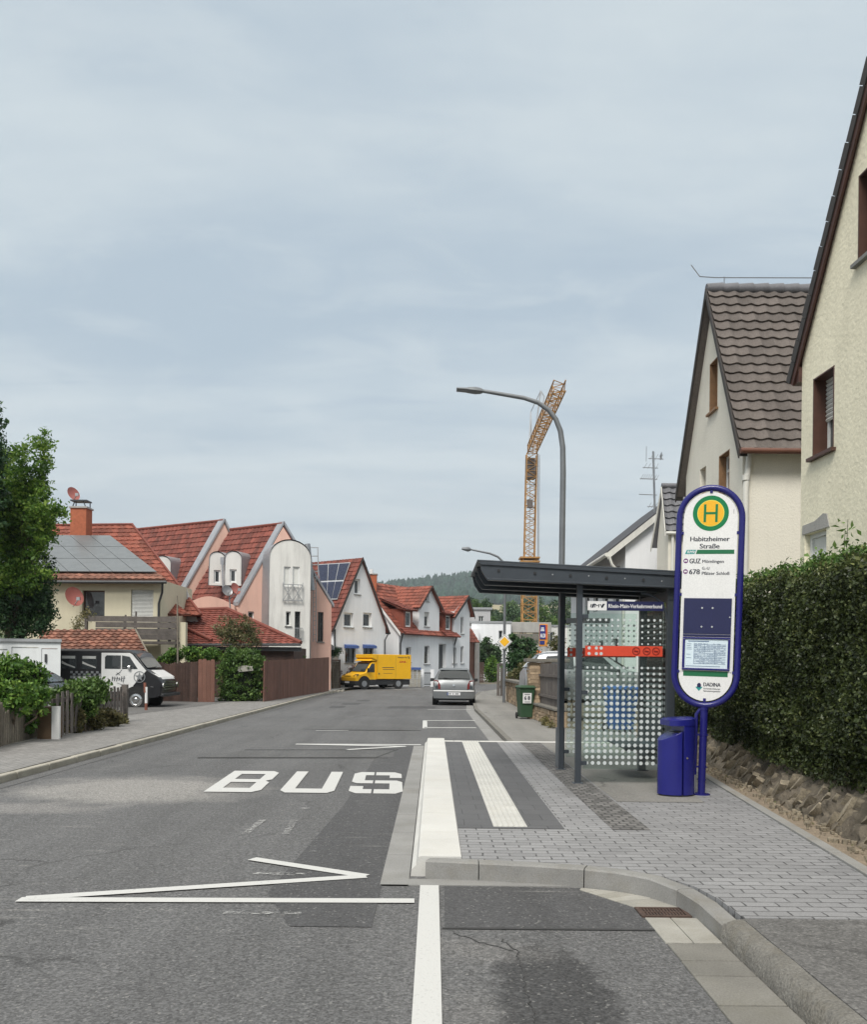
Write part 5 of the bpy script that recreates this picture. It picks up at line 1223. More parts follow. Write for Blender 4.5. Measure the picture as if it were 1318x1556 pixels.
# board fence and advertising pylon, orange parasol
gf = thing('picket_fence', 'grey board fence behind the priority road sign and its lamp pole', 'fence', (4, 42, 0)); mb = MB()
for k in range(16): x = 3.15 + k * .17; mb.tint = random.random(); mb.bx(x, x + .14, 44, 44.03, 0, P(768, 1008, 44).z + random.uniform(-.03, .03))
mb.build('boards', M['wood_weather'], gf, tints=True); mb = MB(); mb.bx(3.15, 5.9, 44.03, 44.07, .5, .6); mb.build('rail', M['wood_weather'], gf, tints=True)
Ya = 78; ad = thing('advertising_pylon', 'blue and orange supermarket pylon sign between the crane and the lamp post', 'sign', P(827, 1000, Ya) * 1)
def pxbox(mb, u0, v0, u1, v1, Y, th): a, b = P(u0, v1, Y), P(u1, v0, Y); mb.bx(a.x, b.x, Y, Y + th, a.z, b.z)
mb = MB(); pxbox(mb, 820, 948, 833, 982, Ya, .3); mb.build('case', M['ad_orange'], ad, bevel=.03)
mb = MB(); pxbox(mb, 820.5, 949.5, 829.5, 971, Ya - .05, .04); f_ = mb.build('panel', M['ad_blue'], ad)
mb = MB(); pxbox(mb, 829.5, 949.5, 831.5, 971, Ya - .05, .04); mb.build('red_edge', M['ad_red'], ad)
mb = MB(); a = P(821.5, 968.5, Ya - .06); text(mb, 'ALDI', a, X_, Z_, .36, .44, 'L', .01); a = P(825, 958, Ya - .06)
for k in range(3): mb.poly([a + V((-.18 + .02 * k, 0, -.05 + .12 * k)), a + V((.16 - .02 * k, 0, -.05 + .12 * k)), a + V((.16 - .02 * k, 0, .03 + .12 * k)), a + V((-.18 + .02 * k, 0, .03 + .12 * k))])
mb.build('lettering', M['sign_white'], f_, recalc=False)
mb = MB(); pxbox(mb, 820.5, 973.5, 828, 979, Ya - .05, .04); mb.build('lower_panel', M['ad_blue'], ad)
mb = MB(); 
for u in (821, 832): p = P(u, 982, Ya); mb.bx(p.x - .06, p.x + .06, Ya + .1, Ya + .2, terrain_z(0, 78), p.z)
mb.build('post', M['galv'], ad)
op = thing('parasol', 'open orange parasol beyond the silver car', 'parasol', P(812, 1005, 60) * 1); mb = MB(); c = P(812, 985, 60)
n = 12; rim = [c + V((.95 * math.cos(2 * math.pi * k / n), .95 * math.sin(2 * math.pi * k / n), -.42 + .03 * (k % 2))) for k in range(n)]
for k in range(n): mb.poly([c + V((0, 0, .02)), rim[k], rim[(k + 1) % n]]); mb.poly([rim[k], rim[(k + 1) % n], rim[(k + 1) % n] - V((0, 0, .14)), rim[k] - V((0, 0, .14))])
mb.build('canopy', M['orange_cloth'], op); mb = MB(); mb.tube([V((c.x, c.y, 0)), c], .03, 6); mb.build('pole', M['galv'], op)
# ------------------------------------------------------------------ helpers on sloping planes
def onpl(u, v, p0, nrm):
    r = ray(u, v); o = V((0, 0, EYE)); return o + r * (nrm.dot(p0 - o) / nrm.dot(r))
def quadgrid(mb, c, nx, ny, nrm, gap=.04, th=.03, off=.1):
    a, b, d, e = [V(p) for p in c]                      # bl, br, tr, tl
    for i in range(nx):
        for j in range(ny):
            f = lambda s, t: a.lerp(b, s).lerp(e.lerp(d, s), t) + nrm * off
            s0, s1, t0, t1 = i / nx + gap / nx, (i + 1 - gap) / nx, j / ny + gap / ny, (j + 1 - gap) / ny
            mb.prism([f(s0, t0), f(s1, t0), f(s1, t1), f(s0, t1)], nrm * th)
def plane_n(a, b, c):
    n_ = (V(b) - V(a)).cross(V(c) - V(a)).normalized(); return n_ if n_.dot(V((0, 0, 1))) > 0 else -n_
def pxq(pts, Y): return [P(u, v, Y) for u, v in pts]
# ------------------------------------------------------------------ cream house with solar roof
hc = thing('house', 'cream rendered house with a grey solar roof and plank balcony behind the van', 'house', (-14, 40, 0))
Ye = 39.2; wl, wr = XY(40, Ye), XY(244, Ye); wc = Wall(wl, wr); ztop = P(150, 880, Ye).z; mb = MB()
glz(wc, [(0, 0), (wc.L, 0), (wc.L, ztop), (0, ztop)], [dict(px=(125, 897, 159, 940), frame='brown_frame', mull=1, depth=.18, curtain=True, sill=False), dict(px=(199, 896, 233, 945), frame='white_pvc', shutter=.97, depth=.1, sill=False)], hc, None, mb)
bk = V((0, 5, 0)); mb.poly([wr, wr + bk, wr + bk + V((0, 0, ztop)), wr + V((0, 0, ztop))]); wr2 = XY(300, 43.2); mb.build('wall', M['cream'], hc, recalc=False); mb = MB(); mb.poly([wr + V((0, 4, 0)), wr2, wr2 + V((0, 0, 3.6)), wr + V((0, 4, 5.2))]); mb.build('side_wall', M['grey_render'], hc, recalc=False)  # side wall coloured grey to paint in the shade of the recess
mb = MB(); rA, rB, rC, rD = P(20, 936, 42.6), P(306, 935, 42.6), P(201, 798, 46.5), P(20, 800, 46.5); tiles(mb, rA, rB, rC, rD, .36, .32, .04, .04, seg=.08)
mb.prism([rB, P(298, 936, 50), rC], (0, 0, -.06)); mb.build('roof', M['bright_tile'], hc, tints=True)
mb = MB(); mb.tube([rD + V((0, 0, .05)), rC + V((0, 0, .05)), rB + V((0, 0, .05))], .07, 8); mb.build('ridge_tiles', M['red_tile'], hc, smooth=50, tints=True)
s0, s1, s2, s3 = P(40, 879, 38.7), P(252, 880, 38.7), P(164, 814, 43.6), P(-20, 813, 43.6)
mb = MB(); nS = plane_n(s0, s1, s2); mb.prism([s0, s1, s2, s3], -nS * .16); tiles(mb, s0, s1, s1.lerp(s2, .1), s0.lerp(s3, .1), .4, .3, .04, .02, seg=.08); mb.build('roof_slab', M['old_tile'], hc, tints=True)
mb = MB(); c0, c1_, c2, c3 = s0.lerp(s1, .02).lerp(s3, .1), s0.lerp(s1, .985).lerp(s1.lerp(s2, 1), 0).lerp(s2, .1), s1.lerp(s2, .95), s0.lerp(s3, .95)
quadgrid(mb, (c0, c1_, c2, c3), 6, 3, nS, .012, .035, .09); mb.build('solar_panels', M['solar_grey'], hc)
mb = MB(); g = P(40, 884, 38.55); mb.tube([g, P(253, 884.5, 38.55)], .07, 8); d = P(247, 885, 38.7); mb.tube([d, d + V((-.1, .3, -.4)), V((wr.x - .08, 39.12, d.z - .9)), V((wr.x - .08, 39.12, 2.4))], .05, 8); mb.build('gutter', M['dark_frame'], hc, smooth=50)
def chimney(u0, u1, vt, vb, Y, mat='brick_red', root=None, cap=True):
    a, b = P(u0, vb, Y), P(u1, vt, Y); mb = MB(); mb.bx(a.x, b.x, Y, Y + (b.x - a.x), a.z - 1, b.z); ch = mb.build('chimney', M[mat], root)
    if cap:
        c = MB(); c.bx(a.x - .06, b.x + .06, Y - .06, Y + (b.x - a.x) + .06, b.z, b.z + .08); c.build('chimney_cap', M['concrete'], ch)
    return ch, a, b
ch, a, b = chimney(106.5, 131, 772, 812, 44.3, root=hc)
mb = MB()
for t in (.05, .95):
    x = a.x + (b.x - a.x) * t; mb.bar((x, 44.4, b.z), (x + (.15 if t < .5 else -.15), 44.4, b.z + .38), .04); mb.bar((x, 44.9, b.z), (x, 44.9, b.z + .38), .04)
mb.bx(a.x - .02, b.x + .02, 44.3, 45, b.z + .36, b.z + .42); mb.build('chimney_cowl', M['dark_metal'], ch)
def dish(root, c, r, aim, name='satellite_dish'):
    aim = V(aim).normalized(); q = aim.orthogonal().normalized(); w = aim.cross(q); mb = MB(); c = V(c); rings = []
    for k in range(6): rr = r * k / 5 + .001; rings.append([c + aim * (.22 * (rr / r) ** 2 * r) + (q * math.cos(2 * math.pi * i / 20) * .92 + w * math.sin(2 * math.pi * i / 20)) * rr for i in range(20)])
    mb.loft(rings, closed=True, caps=False); d = mb.build(name, M['dish_red'], root, smooth=60, recalc=False)
    mb = MB(); tip = c + aim * r * 1.0 - V((0, 0, r * .45)); mb.bar(c - V((0, 0, r * .95)), tip, .03); mb.bx(tip.x - .07, tip.x + .07, tip.y - .05, tip.y + .05, tip.z - .06, tip.z + .08); mb.build('feed_arm', M['galv'], d); return d
dish(hc, P(110.5, 751, 44.6), .36, (.75, -.5, .25)); dish(hc, P(111.5, 907, 38.6), .44, (.72, -.6, .2))
# small lean-to roof beside the facade
mb = MB(); tiles(mb, P(252, 934, 40.2), P(290, 934, 40.2), P(264, 916, 41.6), P(246, 916, 41.6), .3, .3, .04, .04, seg=.08); mb.build('porch_roof', M['bright_tile'], hc, tints=True)
# balcony
bal = [P(131, 938, 38.0), P(270, 937.5, 38.0)]; mb = MB(); pz = [940, 949, 958.5, 967]
for k, v in enumerate(pz): z = P(200, v, 38).z; mb.tint = random.random(); mb.obox(V((bal[0].x + (.0 if k == 0 else .4), 38.0, z - .13)), (bal[1].x - bal[0].x - (.0 if k == 0 else .4), 0, 0), (0, .04, 0), (0, 0, .235))
for u in (131, 190, 206, 258, 269): x = P(u, 940, 38.1).x; mb.bx(x - .05, x + .05, 38.045, 38.14, P(u, 975, 38).z, P(u, 936, 38).z)
mb.bx(bal[0].x, bal[1].x + .05, 38.05, 39.1, P(200, 976, 38).z - .05, P(200, 974, 38).z); mb.build('balcony', M['wood_weather'], hc, tints=True)
mb = MB(); 
for u, v in ((206, 929), (190, 934)): mb = MB(); p = P(u, v, 38.1); mb.bx(p.x - .03, p.x + .03, 38.15, 38.2, p.z - .6, p.z); mb.build('balcony_post', M['wood_weather'], hc)
mb = MB(); x = P(273, 970, 38.1).x; mb.bx(x - .06, x + .22, 38.2, 38.5, 0, P(273, 945, 38).z); mb.build('corner_post', M['cream'], hc)
# flag pole
fp_ = P(271.5, 1003, 35); fl = thing('flagpole', 'thin pale wooden pole rising above the brown board fence', 'pole', (fp_.x, 35, 0)); mb = MB(); mb.tube([V((fp_.x, 35, 0)), P(269.5, 905, 35)], [.05, .03], 7); mb.build('pole', M['wood_grey'], fl, smooth=60, tints=True)
# ------------------------------------------------------------------ shed with an old tile roof behind the van
cp = thing('shed', 'low shed with a mossy old clay tile roof right behind the van', 'shed', P(160, 1000, 35) * 1)
mb = MB(); tiles(mb, P(60, 1009, 33.2), P(230, 1005, 33.2), P(204, 957, 36.2), P(60, 957, 36.2), .33, .28, .05, .06, seg=.045, var=2); mb.build('roof', M['old_tile'], cp, tints=True)
mb = MB(); a, b = P(62, 1005, 33.5), P(226, 1005, 33.5); mb.bx(a.x, b.x, 33.5, 33.6, 0, a.z - .1); mb.bx(b.x - .1, b.x, 33.6, 36, 0, b.z - .1); mb.build('wall', M['wood_dark'], cp, tints=True)
mb = MB(); mb.bar(P(230.5, 1006, 33.2), P(205, 957, 36.2), .06, .14); mb.build('barge_board', M['wood_grey'], cp, tints=True)
# ------------------------------------------------------------------ garden house with hipped red roof
gh = thing('garden_house', 'low garden house with a hipped red tile roof and dark timber walls', 'garden house', P(350, 980, 43) * 1)
e0, e1_ = P(232, 979, 41.5), P(457.5, 978.5, 41.5); r0_, r1_ = P(262, 929, 44.2), P(345, 926, 44.2); e2_ = P(428, 968, 47)
mb = MB(); tiles(mb, e0, e1_, r1_, r0_, .33, .3, .04, .04, seg=.07); mb.poly([e1_, e2_, r1_]); mb.build('roof', M['red_tile'], gh, tints=True)
mb = MB(); mb.tube([r0_ + V((0, 0, .04)), r1_ + V((0, 0, .04)), e1_ + V((0, 0, .06))], .1, 8); mb.tube([P(276, 950, 42.7), P(322, 972, 41.6)], .08, 6); mb.build('ridge_tiles', M['red_tile'], gh, smooth=50, tints=True)
mb = MB(); mb.bx(e0.x + .2, e1_.x - .4, 41.9, 46, 0, e0.z - .06); mb.build('wall', M['wood_dark'], gh, tints=True)
mb = MB(); mb.tube([e0 + V((0, -.06, -.03)), e1_ + V((0, -.06, -.03))], .06, 7); mb.bx(e0.x, e1_.x, 41.62, 41.66, e0.z - .25, e0.z - .06); mb.build('gutter', M['dark_frame'], gh)
# ------------------------------------------------------------------ pink double house
pk = thing('double_house', 'pink house with two parallel red roofs and a white round-topped stair bay', 'house', P(430, 1000, 50) * 1)
gl, ga, gr = P(362, 917, 49.3), P(430, 797, 50.3), P(504, 920, 51.3); S = P(350, 806, 53) - ga
gl0, gr0 = V((gl.x, gl.y, 0)), V((gr.x, gr.y, 0)); wp = Wall(gl0, gr0); mb = MB()
sa = (V((ga.x, ga.y, 0)) - gl0).dot(wp.d); pin = V((ga.x, ga.y, 0)) - gl0 - wp.d * sa
wins = [dict(px=(377, 929, 386, 942), frame='white_pvc', depth=.12), dict(px=(483, 930, 491.5, 975), frame='dark_frame', depth=.12, mull=2)]
glz(wp, [(0, 0), (wp.L, 0), (wp.L, gr.z), (sa, ga.z - .15), (0, gl.z)], wins, pk, None, mb)
mb.poly([gl0, gl0 + S, gl + S, gl])
# rear house: gable further back
g2a = P(340, 792, 53.5); g2l = P(279, 899, 52.4); g2r = P(372, 860, 53.9); S2 = P(205, 806, 57) - g2a
mb.poly([V((g2l.x, g2l.y, 0)), V((g2r.x, g2r.y, 0)), g2r, g2a, g2l]); mb.poly([V((g2l.x, g2l.y, 0)), V((g2l.x, g2l.y, 0)) + S2, g2l + S2, g2l])
pc = [P(u, v, 48.9) for u, v in [(290, 926)] + [(290 + 66 * k / 12, 921 - 15 * math.sin(math.pi * (.15 + .85 * k / 12))) for k in range(13)] + [(358, 940), (290, 940)]]
mb.prism(pc, (0, .4, 0)); mb.build('wall', M['pink'], pk, recalc=False)
mb = MB(); tiles(mb, gl - (ga - gl) * .0, gl + S, ga + S, ga, .36, .32, .045, .045, seg=.08); mb.prism([gr, gr + S, ga + S, ga], (0, 0, -.1))
tiles(mb, g2l, g2l + S2, g2a + S2, g2a, .36, .32, .045, .045, seg=.08); mb.prism([g2r, g2r + S2, g2a + S2, g2a], (0, 0, -.1)); mb.build('roof', M['red_tile'], pk, tints=True)
mb = MB()
for l, a, r, s in ((gl, ga, gr, S), (g2l, g2a, g2r, S2)):
    sn = s.normalized(); n1 = wp.n
    for e in (l, r): d_ = (a - e); mb.obox(e - sn * .1 + V((0, 0, .02)) - d_.normalized() * .15, d_ * 1.02, sn * .42, V((0, 0, .2)))
mb.build('parapet', M['zinc'], pk)
mb = MB(); mb.tube([ga + V((0, 0, .05)), ga + S + V((0, 0, .05))], .09, 7); mb.tube([g2a + V((0, 0, .05)), g2a + S2 + V((0, 0, .05))], .09, 7); mb.build('ridge_tiles', M['red_tile'], pk, smooth=50, tints=True)
# stair bay
tl, tr = P(408, 980, 48.2), P(471, 980, 49.1); tw = Wall((tl.x, tl.y), (tr.x, tr.y)); zsp = tw.px(440, 848)[1]; ztp_ = tw.px(438, 821)[1]; TL = tw.L
arch = [(TL * (1 - math.cos(math.pi * k / 14)) / 2, zsp + (ztp_ - zsp) * math.sin(math.pi * k / 14)) for k in range(15)]
mb = MB(); out = [(0, 0), (TL, 0)] + arch[::-1]
twins = [dict(px=(434.5, 929, 442, 951), frame='white_pvc', depth=.12), dict(px=(448, 929, 456.5, 969), frame='dark_frame', depth=.12), dict(px=(431.5, 861, 441.5, 891), frame='white_pvc', pane='blind_white', depth=.06, sill=False), dict(px=(445, 861, 455.5, 891), frame='white_pvc', pane='blind_white', depth=.06, sill=False)]
tb = bpy.data.objects.new('stair_bay', None)
glz(tw, out, twins, pk, None, mb); back = -tw.n * 2.2; mb.build('stair_bay', M['stained_white'], pk, recalc=False)
mb = MB(); o2 = [(-.06, 0)] + [(a * 1.0, z + .06) for a, z in arch] + [(TL + .06, 0)]
pts = [tw.at(a, z, .05) for a, z in o2]
for a, b in zip(pts, pts[1:]): mb.poly([a, b, b + back, a + back])
mb.build('bay_side', M['zinc'], pk, smooth=40)
mb = MB()
for q in ((429, 889, 459, 916),):
    s0, s1, z0, z1 = tw.rect(*q)
    for z in (z0 + .1, z1): mb.obox(tw.at(s0, z, .1), tw.d * (s1 - s0), V((0, 0, .04)), tw.n * .04)
    for k in range(0, 13, 3): a = s0 + (s1 - s0) * k / 12; mb.obox(tw.at(a, z0, .1), tw.d * .022, V((0, 0, z1 - z0 + (.15 if k in (0, 6, 12) else 0))), tw.n * .03)
    for k in (0, 6): mb.bar(tw.at(s0 + (s1 - s0) * k / 12, z0 + .1, .12), tw.at(s0 + (s1 - s0) * (k + 6) / 12, z1, .12), .03); mb.bar(tw.at(s0 + (s1 - s0) * k / 12, z1, .12), tw.at(s0 + (s1 - s0) * (k + 6) / 12, z0 + .1, .12), .03)
mb.build('balcony_railing', M['galv'], pk); mb = MB(); s0, s1, z0, z1 = tw.rect(447, 955, 459, 972)
for k in range(5): mb.obox(tw.at(s0 + (s1 - s0) * k / 4, z0, .1), tw.d * .025, V((0, 0, z1 - z0)), tw.n * .03)
mb.obox(tw.at(s0, z1, .1), tw.d * (s1 - s0), V((0, 0, .04)), tw.n * .04); mb.build('balcony_railing', M['galv'], pk)
# round-headed dormers
def dormer(cu, vt, vb, wpx, Y, win, bk):
    a, b = P(cu - wpx / 2, vb, Y), P(cu + wpx / 2, vb, Y + .25); dw_ = Wall((a.x, a.y), (b.x, b.y)); z0 = a.z; zt = P(cu, vt, Y + .1).z; Ld = dw_.L; zs = zt - Ld * .42
    arc = [(Ld * (1 - math.cos(math.pi * k / 10)) / 2, zs + (zt - zs) * math.sin(math.pi * k / 10)) for k in range(11)]
    m = MB(); hs = [dw_.rect(*win)] if win else []; dw_.mesh(m, [(0, z0), (Ld, z0)] + arc[::-1], hs, .15); d = m.build('dormer', M['white_render'], pk, recalc=False)
    if win: window(dw_, hs[0], d, depth=.08, fw=.09, sill=False)
    m = MB(); o = [(-.05, z0)] + [(p, q + .05) for p, q in arc] + [(Ld + .05, z0)]; q = [dw_.at(p, z, .06) for p, z in o]
    for p, r in zip(q, q[1:]): m.poly([p, r, r + bk, p + bk])
    m.build('dormer_roof', M['zinc'], d, smooth=40)
bkv = V((1.0, 2.6, 0))
dormer(329.5, 839, 889, 24, 49.6, (325, 866, 335, 886), bkv); dormer(354, 838, 889, 25, 49.5, (349, 865, 359.5, 885), bkv); dormer(246, 845, 885, 26, 52.4, None, bkv)
mb = MB(); p = P(337.5, 852, 49.4); mb.bx(p.x - .1, p.x + .1, 49.4, 49.6, p.z - .2, p.z + .2); mb.tube([p, P(339, 893, 49.3)], .05, 6); mb.build('downpipe', M['zinc'], pk)
# flue with cage
mb = MB(); f0, f1 = P(475, 870, 50), P(474, 832, 50); mb.tube([f0 - V((0, 0, 1)), f1 + V((-.25, 0, .2))], .16, 8); fl_ = mb.build('flue', M['steel'], pk, smooth=50)
mb = MB()
for u in (472, 484):
    for dy in (0, .5): a, b = P(u, 876, 50 + dy), P(u - 1, 832, 50 + dy); mb.bar(a, b, .05)
for v in (832, 845, 858, 868, 876):
    for dy in (0, .5): mb.bar(P(472, v, 50 + dy), P(484, v, 50 + dy), .05)
for k in range(14): v = 880 + k * 7; mb.bar(P(476, v, 50.4), P(480.5, v, 50.4), .03)
for u in (476, 480.5): mb.bar(P(u, 876, 50.4), P(u, 975, 50.4), .035)
mb.build('flue_cage', M['galv'], fl_)
mb = MB(); a = P(345, 898, 47.5); dish(pk, a, .3, (.5, -.8, .3)).data.materials[0] = M['steel']; dish(pk, P(357, 895, 47.6), .34, (.8, -.5, .3)); mb.bar(P(350, 925, 47.6), P(348, 898, 47.6), .06); mb.bar(P(348, 912, 47.6), P(360, 897, 47.7), .05); mb.build('dish_mast', M['steel'], pk)
# ------------------------------------------------------------------ white gable house with solar panels
ww = thing('gable_house', 'white gable house with dark solar panels on its red roof behind the yellow truck', 'house', P(547, 1040, 60) * 1)
a, b = P(507, 949, 58), P(586, 951, 62); ap_ = P(547, 848, 60.1); a0, b0_ = V((a.x, a.y, 0)), V((b.x, b.y, 0)); wv = Wall(a0, b0_); mb = MB()
sap = (V((ap_.x, ap_.y, 0)) - a0).dot(wv.d); bkd = -wv.n * 8
glz(wv, [(0, 0), (wv.L, 0), (wv.L, b.z), (sap, ap_.z - .05), (0, a.z)], [dict(px=(539, 880, 547.5, 903), depth=.15, fw=.1), dict(px=(523, 931, 537, 953), depth=.15, fw=.11), dict(px=(552, 931, 565, 953), depth=.15, fw=.11),
    dict(px=(524.5, 984, 540, 1007), depth=.12, frame='dark_frame', mull=2), dict(px=(552, 984, 567, 1007), depth=.12, frame='dark_frame', mull=2)], ww, None, mb)
mb.poly([a0, a0 + bkd, a + bkd, a]); mb.poly([b0_, b0_ + bkd, b + bkd, b]); mb.build('wall', M['clean_white'], ww, recalc=False)
mb = MB()
for q in ((523, 981, 541, 985), (551, 981, 568, 985)): s0, s1, z0, z1 = wv.rect(*q); mb.prism([wv.at(s0, z0, .02), wv.at(s0, z1 + .08, .02), wv.at(s0, z1, .3), wv.at(s0, z0, .32)], wv.d * (s1 - s0))
mb.build('awning', M['awning_blue'], ww)
apv = wv.at(sap, ap_.z, 0); ovh = wv.n * .15
al, bl = wv.at(-.25, a.z - .25 * (ap_.z - a.z) / sap, 0), wv.at(wv.L + .25, b.z - .25 * (ap_.z - b.z) / (wv.L - sap), 0)
mb = MB(); tiles(mb, al + bkd, al + ovh, apv + ovh, apv + bkd, .36, .3, .04, .04, seg=.08); tiles(mb, bl + ovh, bl + bkd, apv + bkd, apv + ovh, .4, .3, .04, .04, seg=.2); mb.build('roof', M['red_tile'], ww, tints=True)
nW = plane_n(al, al + bkd, apv); c = [onpl(u, v, al + nW * .1, nW) for u, v in ((497, 912), (513, 911), (533, 855), (484, 858))]
c[0] = onpl(490, 912, al + nW * .1, nW); mb = MB(); quadgrid(mb, c, 3, 2, nW, .05, .04, .04); mb2 = MB(); mb2.prism([p + nW * .01 for p in c], nW * .035); so = mb2.build('solar_frame', M['alu'], ww); mb.build('solar_panels', M['solar'], so)
mb = MB()
for l in (al, bl): d_ = apv - l; mb.obox(l + ovh + wv.n * .002 - V((0, 0, .2)), d_, wv.n * .03, V((0, 0, .26)))
mb.build('barge_board', M['dark_barge'], ww)
mb = MB(); g = bl + V((.05, .05, -.05)); mb.tube([g + ovh, g + bkd], .07, 7); mb.tube([g, wv.at(wv.L - .1, g.z - .5, .06), wv.at(wv.L - .1, .5, .06)], .05, 7); mb.build('downpipe', M['dark_frame'], ww, smooth=50); mb = MB(); mb.tube([wv.at(.08, a.z - .3, .06), wv.at(.08, .5, .06)], .05, 7); mb.build('downpipe', M['dark_frame'], ww, smooth=50)
# ------------------------------------------------------------------ long white house with cross gable
lw = thing('long_house', 'long white house with red roof, brick chimney and a cross gable facing the street', 'house', P(640, 1040, 66) * 1)
d1 = V((.55, .835, 0)).normalized(); cn0 = XY(606, 64); fwall = Wall(cn0, cn0 + d1 * 7.6); pd = -fwall.n; mb = MB()
ez = fwall.px(612, 957)[1]; rid = cn0 + pd * 3.4 + V((0, 0, 7.75)); gx0, gx1 = fwall.px(637, 920)[0], fwall.px(668, 920)[0]; gxm = (gx0 + gx1) / 2; gz = fwall.px(653, 892)[1]; gez = fwall.px(640, 920)[1]
glz(fwall, [(0, 0), (7.6, 0), (7.6, ez), (0, ez)], [dict(px=(617, 983, 624.5, 1006), depth=.15), dict(px=(645, 981, 653, 1009), depth=.15), dict(px=(667, 978, 678, 1018), depth=.25, frame='white_pvc', pane='dark_pane', sill=False)], lw, None, mb) if 'dark_pane' in M else None
M['dark_pane'] = pm('dark_pane', (.06, .065, .07), .4, .1, 4)
if not mb.f: glz(fwall, [(0, 0), (7.6, 0), (7.6, ez), (0, ez)], [dict(px=(617, 983, 624.5, 1006), depth=.15), dict(px=(645, 981, 653, 1009), depth=.15), dict(px=(667, 978, 678, 1018), depth=.25, pane='dark_pane', sill=False)], lw, None, mb)
glz(fwall, [(gx0, ez), (gx1, ez), (gx1, gez), (gxm, gz), (gx0, gez)], [dict(px=(645, 930, 652.5, 952), depth=.15, shutter=.3), dict(px=(647.5, 904, 652, 914), depth=.12)], lw, None, mb)
ew = Wall(cn0, cn0 + pd * 6.8); ew.mesh(mb, [(0, 0), (6.8, 0), (6.8, ez), (3.4, 7.7), (0, ez)], [])
for t in (gx0, gx1): mb.poly([fwall.at(t, ez), fwall.at(t, gez), fwall.at(t, gez) + pd * 3, fwall.at(t, ez) + pd * 3])
mb.build('wall', M['clean_white'], lw, recalc=False)
ev = V((0, 0, ez)); mb = MB(); o_ = fwall.n * .3 - V((0, 0, .3)); e_ = -d1 * .2
tiles(mb, cn0 + ev + o_ + e_, cn0 + d1 * 7.6 + ev + o_, rid + d1 * 7.6, rid + e_, .36, .3, .04, .04, seg=.08)
tiles(mb, cn0 + pd * 6.8 + ev + e_, cn0 + pd * 6.8 + d1 * 7.6 + ev, rid + d1 * 7.6, rid + e_, .5, .3, .04, .04, seg=.3)
gA_, gB_, gT = fwall.at(gx0 - .25, gez - .2, .25), fwall.at(gx1 + .25, gez - .2, .25), fwall.at(gxm, gz + .08, .25)
tiles(mb, gA_ + pd * 5, gA_, gT, gT + pd * 5, .36, .3, .04, .04, seg=.08); tiles(mb, gB_, gB_ + pd * 5, gT + pd * 5, gT, .36, .3, .04, .04, seg=.2); mb.build('roof', M['bright_tile'], lw, tints=True)
mb = MB(); 
for l in (gA_, gB_): mb.obox(l + fwall.n * .003 - V((0, 0, .16)), gT - l, fwall.n * .03, V((0, 0, .2)))
mb.build('barge_board', M['barge'], lw); mb = MB(); l = cn0 + ev + o_ + e_; mb.obox(l - V((0, 0, .18)) - d1 * .03, rid - cn0 - ev - o_, d1 * .03, V((0, 0, .24))); mb.build('verge_board', M['sign_white'], lw)
chimney(560, 572.5, 873, 890, 66, root=lw)
mb = MB(); p = P(564.5, 872, 66); mb.tube([p, p + V((0, 0, .35))], .12, 8); mb.build('flue', M['sign_white'], lw)
for t in (1.15, 6.6):
    f0 = fwall.at(t - .55, ez + .15, .0); zt = ez + 1.55; m = MB(); dwl = Wall((f0.x, f0.y), tuple((f0 + d1 * 1.1).xy)); h = (.2, .9, ez + .25, ez + 1.35); dwl.mesh(m, [(0, ez), (1.1, ez), (1.1, zt), (0, zt)], [h], .1)
    for s_ in (0, 1.1): m.poly([dwl.at(s_, ez), dwl.at(s_, zt), dwl.at(s_, zt) + pd * 2, dwl.at(s_, ez) + pd * 1])
    d_ = m.build('dormer', M['bright_tile'], lw, recalc=False, tints=True); window(dwl, h, d_, depth=.05, fw=.1, sill=False)
    m = MB(); A_2 = dwl.at(-.25, zt - .1, .3); tiles(m, A_2, A_2 + d1 * 1.6, A_2 + d1 * 1.6 + pd * 2.4 + V((0, 0, .9)), A_2 + pd * 2.4 + V((0, 0, .9)), .36, .3, .04, .04, seg=.08); m.build('dormer_roof', M['red_tile'], d_, tints=True)
    m = MB(); A_2 = dwl.at(-.5, ez - .3, .55); tiles(m, A_2, A_2 + d1 * 2.1, A_2 + d1 * 2.1 + pd * .6 + V((0, 0, .45)), A_2 + pd * .6 + V((0, 0, .45)), .3, .3, .03, .03, seg=.1); m.build('dormer_apron', M['red_tile'], d_, tints=True)
mb = MB(); mb.tube([fwall.at(0, ez - .3, .35), fwall.at(gx0, ez - .3, .35)], .07, 6); mb.tube([fwall.at(.05, ez - .35, .3), fwall.at(.1, ez - 1.0, .08), fwall.at(.1, .3, .08)], .06, 6); mb.build('gutter', M['dark_frame'], lw, smooth=50); mb = MB(); mb.tube([fwall.at(7.4, ez - .35, .3), fwall.at(7.4, ez - 1, .08), fwall.at(7.4, .3, .08)], .06, 6); mb.build('downpipe', M['dark_frame'], lw, smooth=50)
# ------------------------------------------------------------------ narrow white gable house further on
ng = thing('gable_house', 'narrow white gable house with a red roof right of the long white house', 'house', P(705, 1030, 73) * 1)
n0 = fwall.at(fwall.px(688, 1000)[0], 0, .1); NL = fwall.px(712, 1000)[0] - fwall.px(688, 1000)[0]; nw_ = Wall(n0, n0 + d1 * NL); NZ = nw_.px(708, 906)[1]; ne = nw_.px(700, 930)[1]; ns = nw_.px(708, 930)[0]; mb = MB()
glz(nw_, [(0, 0), (NL, 0), (NL, ne), (ns, NZ), (0, ne)], [dict(px=(700.5, 937, 705, 963), depth=.12), dict(px=(700.5, 982, 705, 1008), depth=.12), dict(px=(689.5, 984, 694, 1008), depth=.12)], ng, None, mb)
bq = pd * 7; mb.poly([nw_.at(0, 0), nw_.at(0, 0) + bq, nw_.at(0, ne) + bq, nw_.at(0, ne)]); mb.build('wall', M['clean_white'], ng, recalc=False)
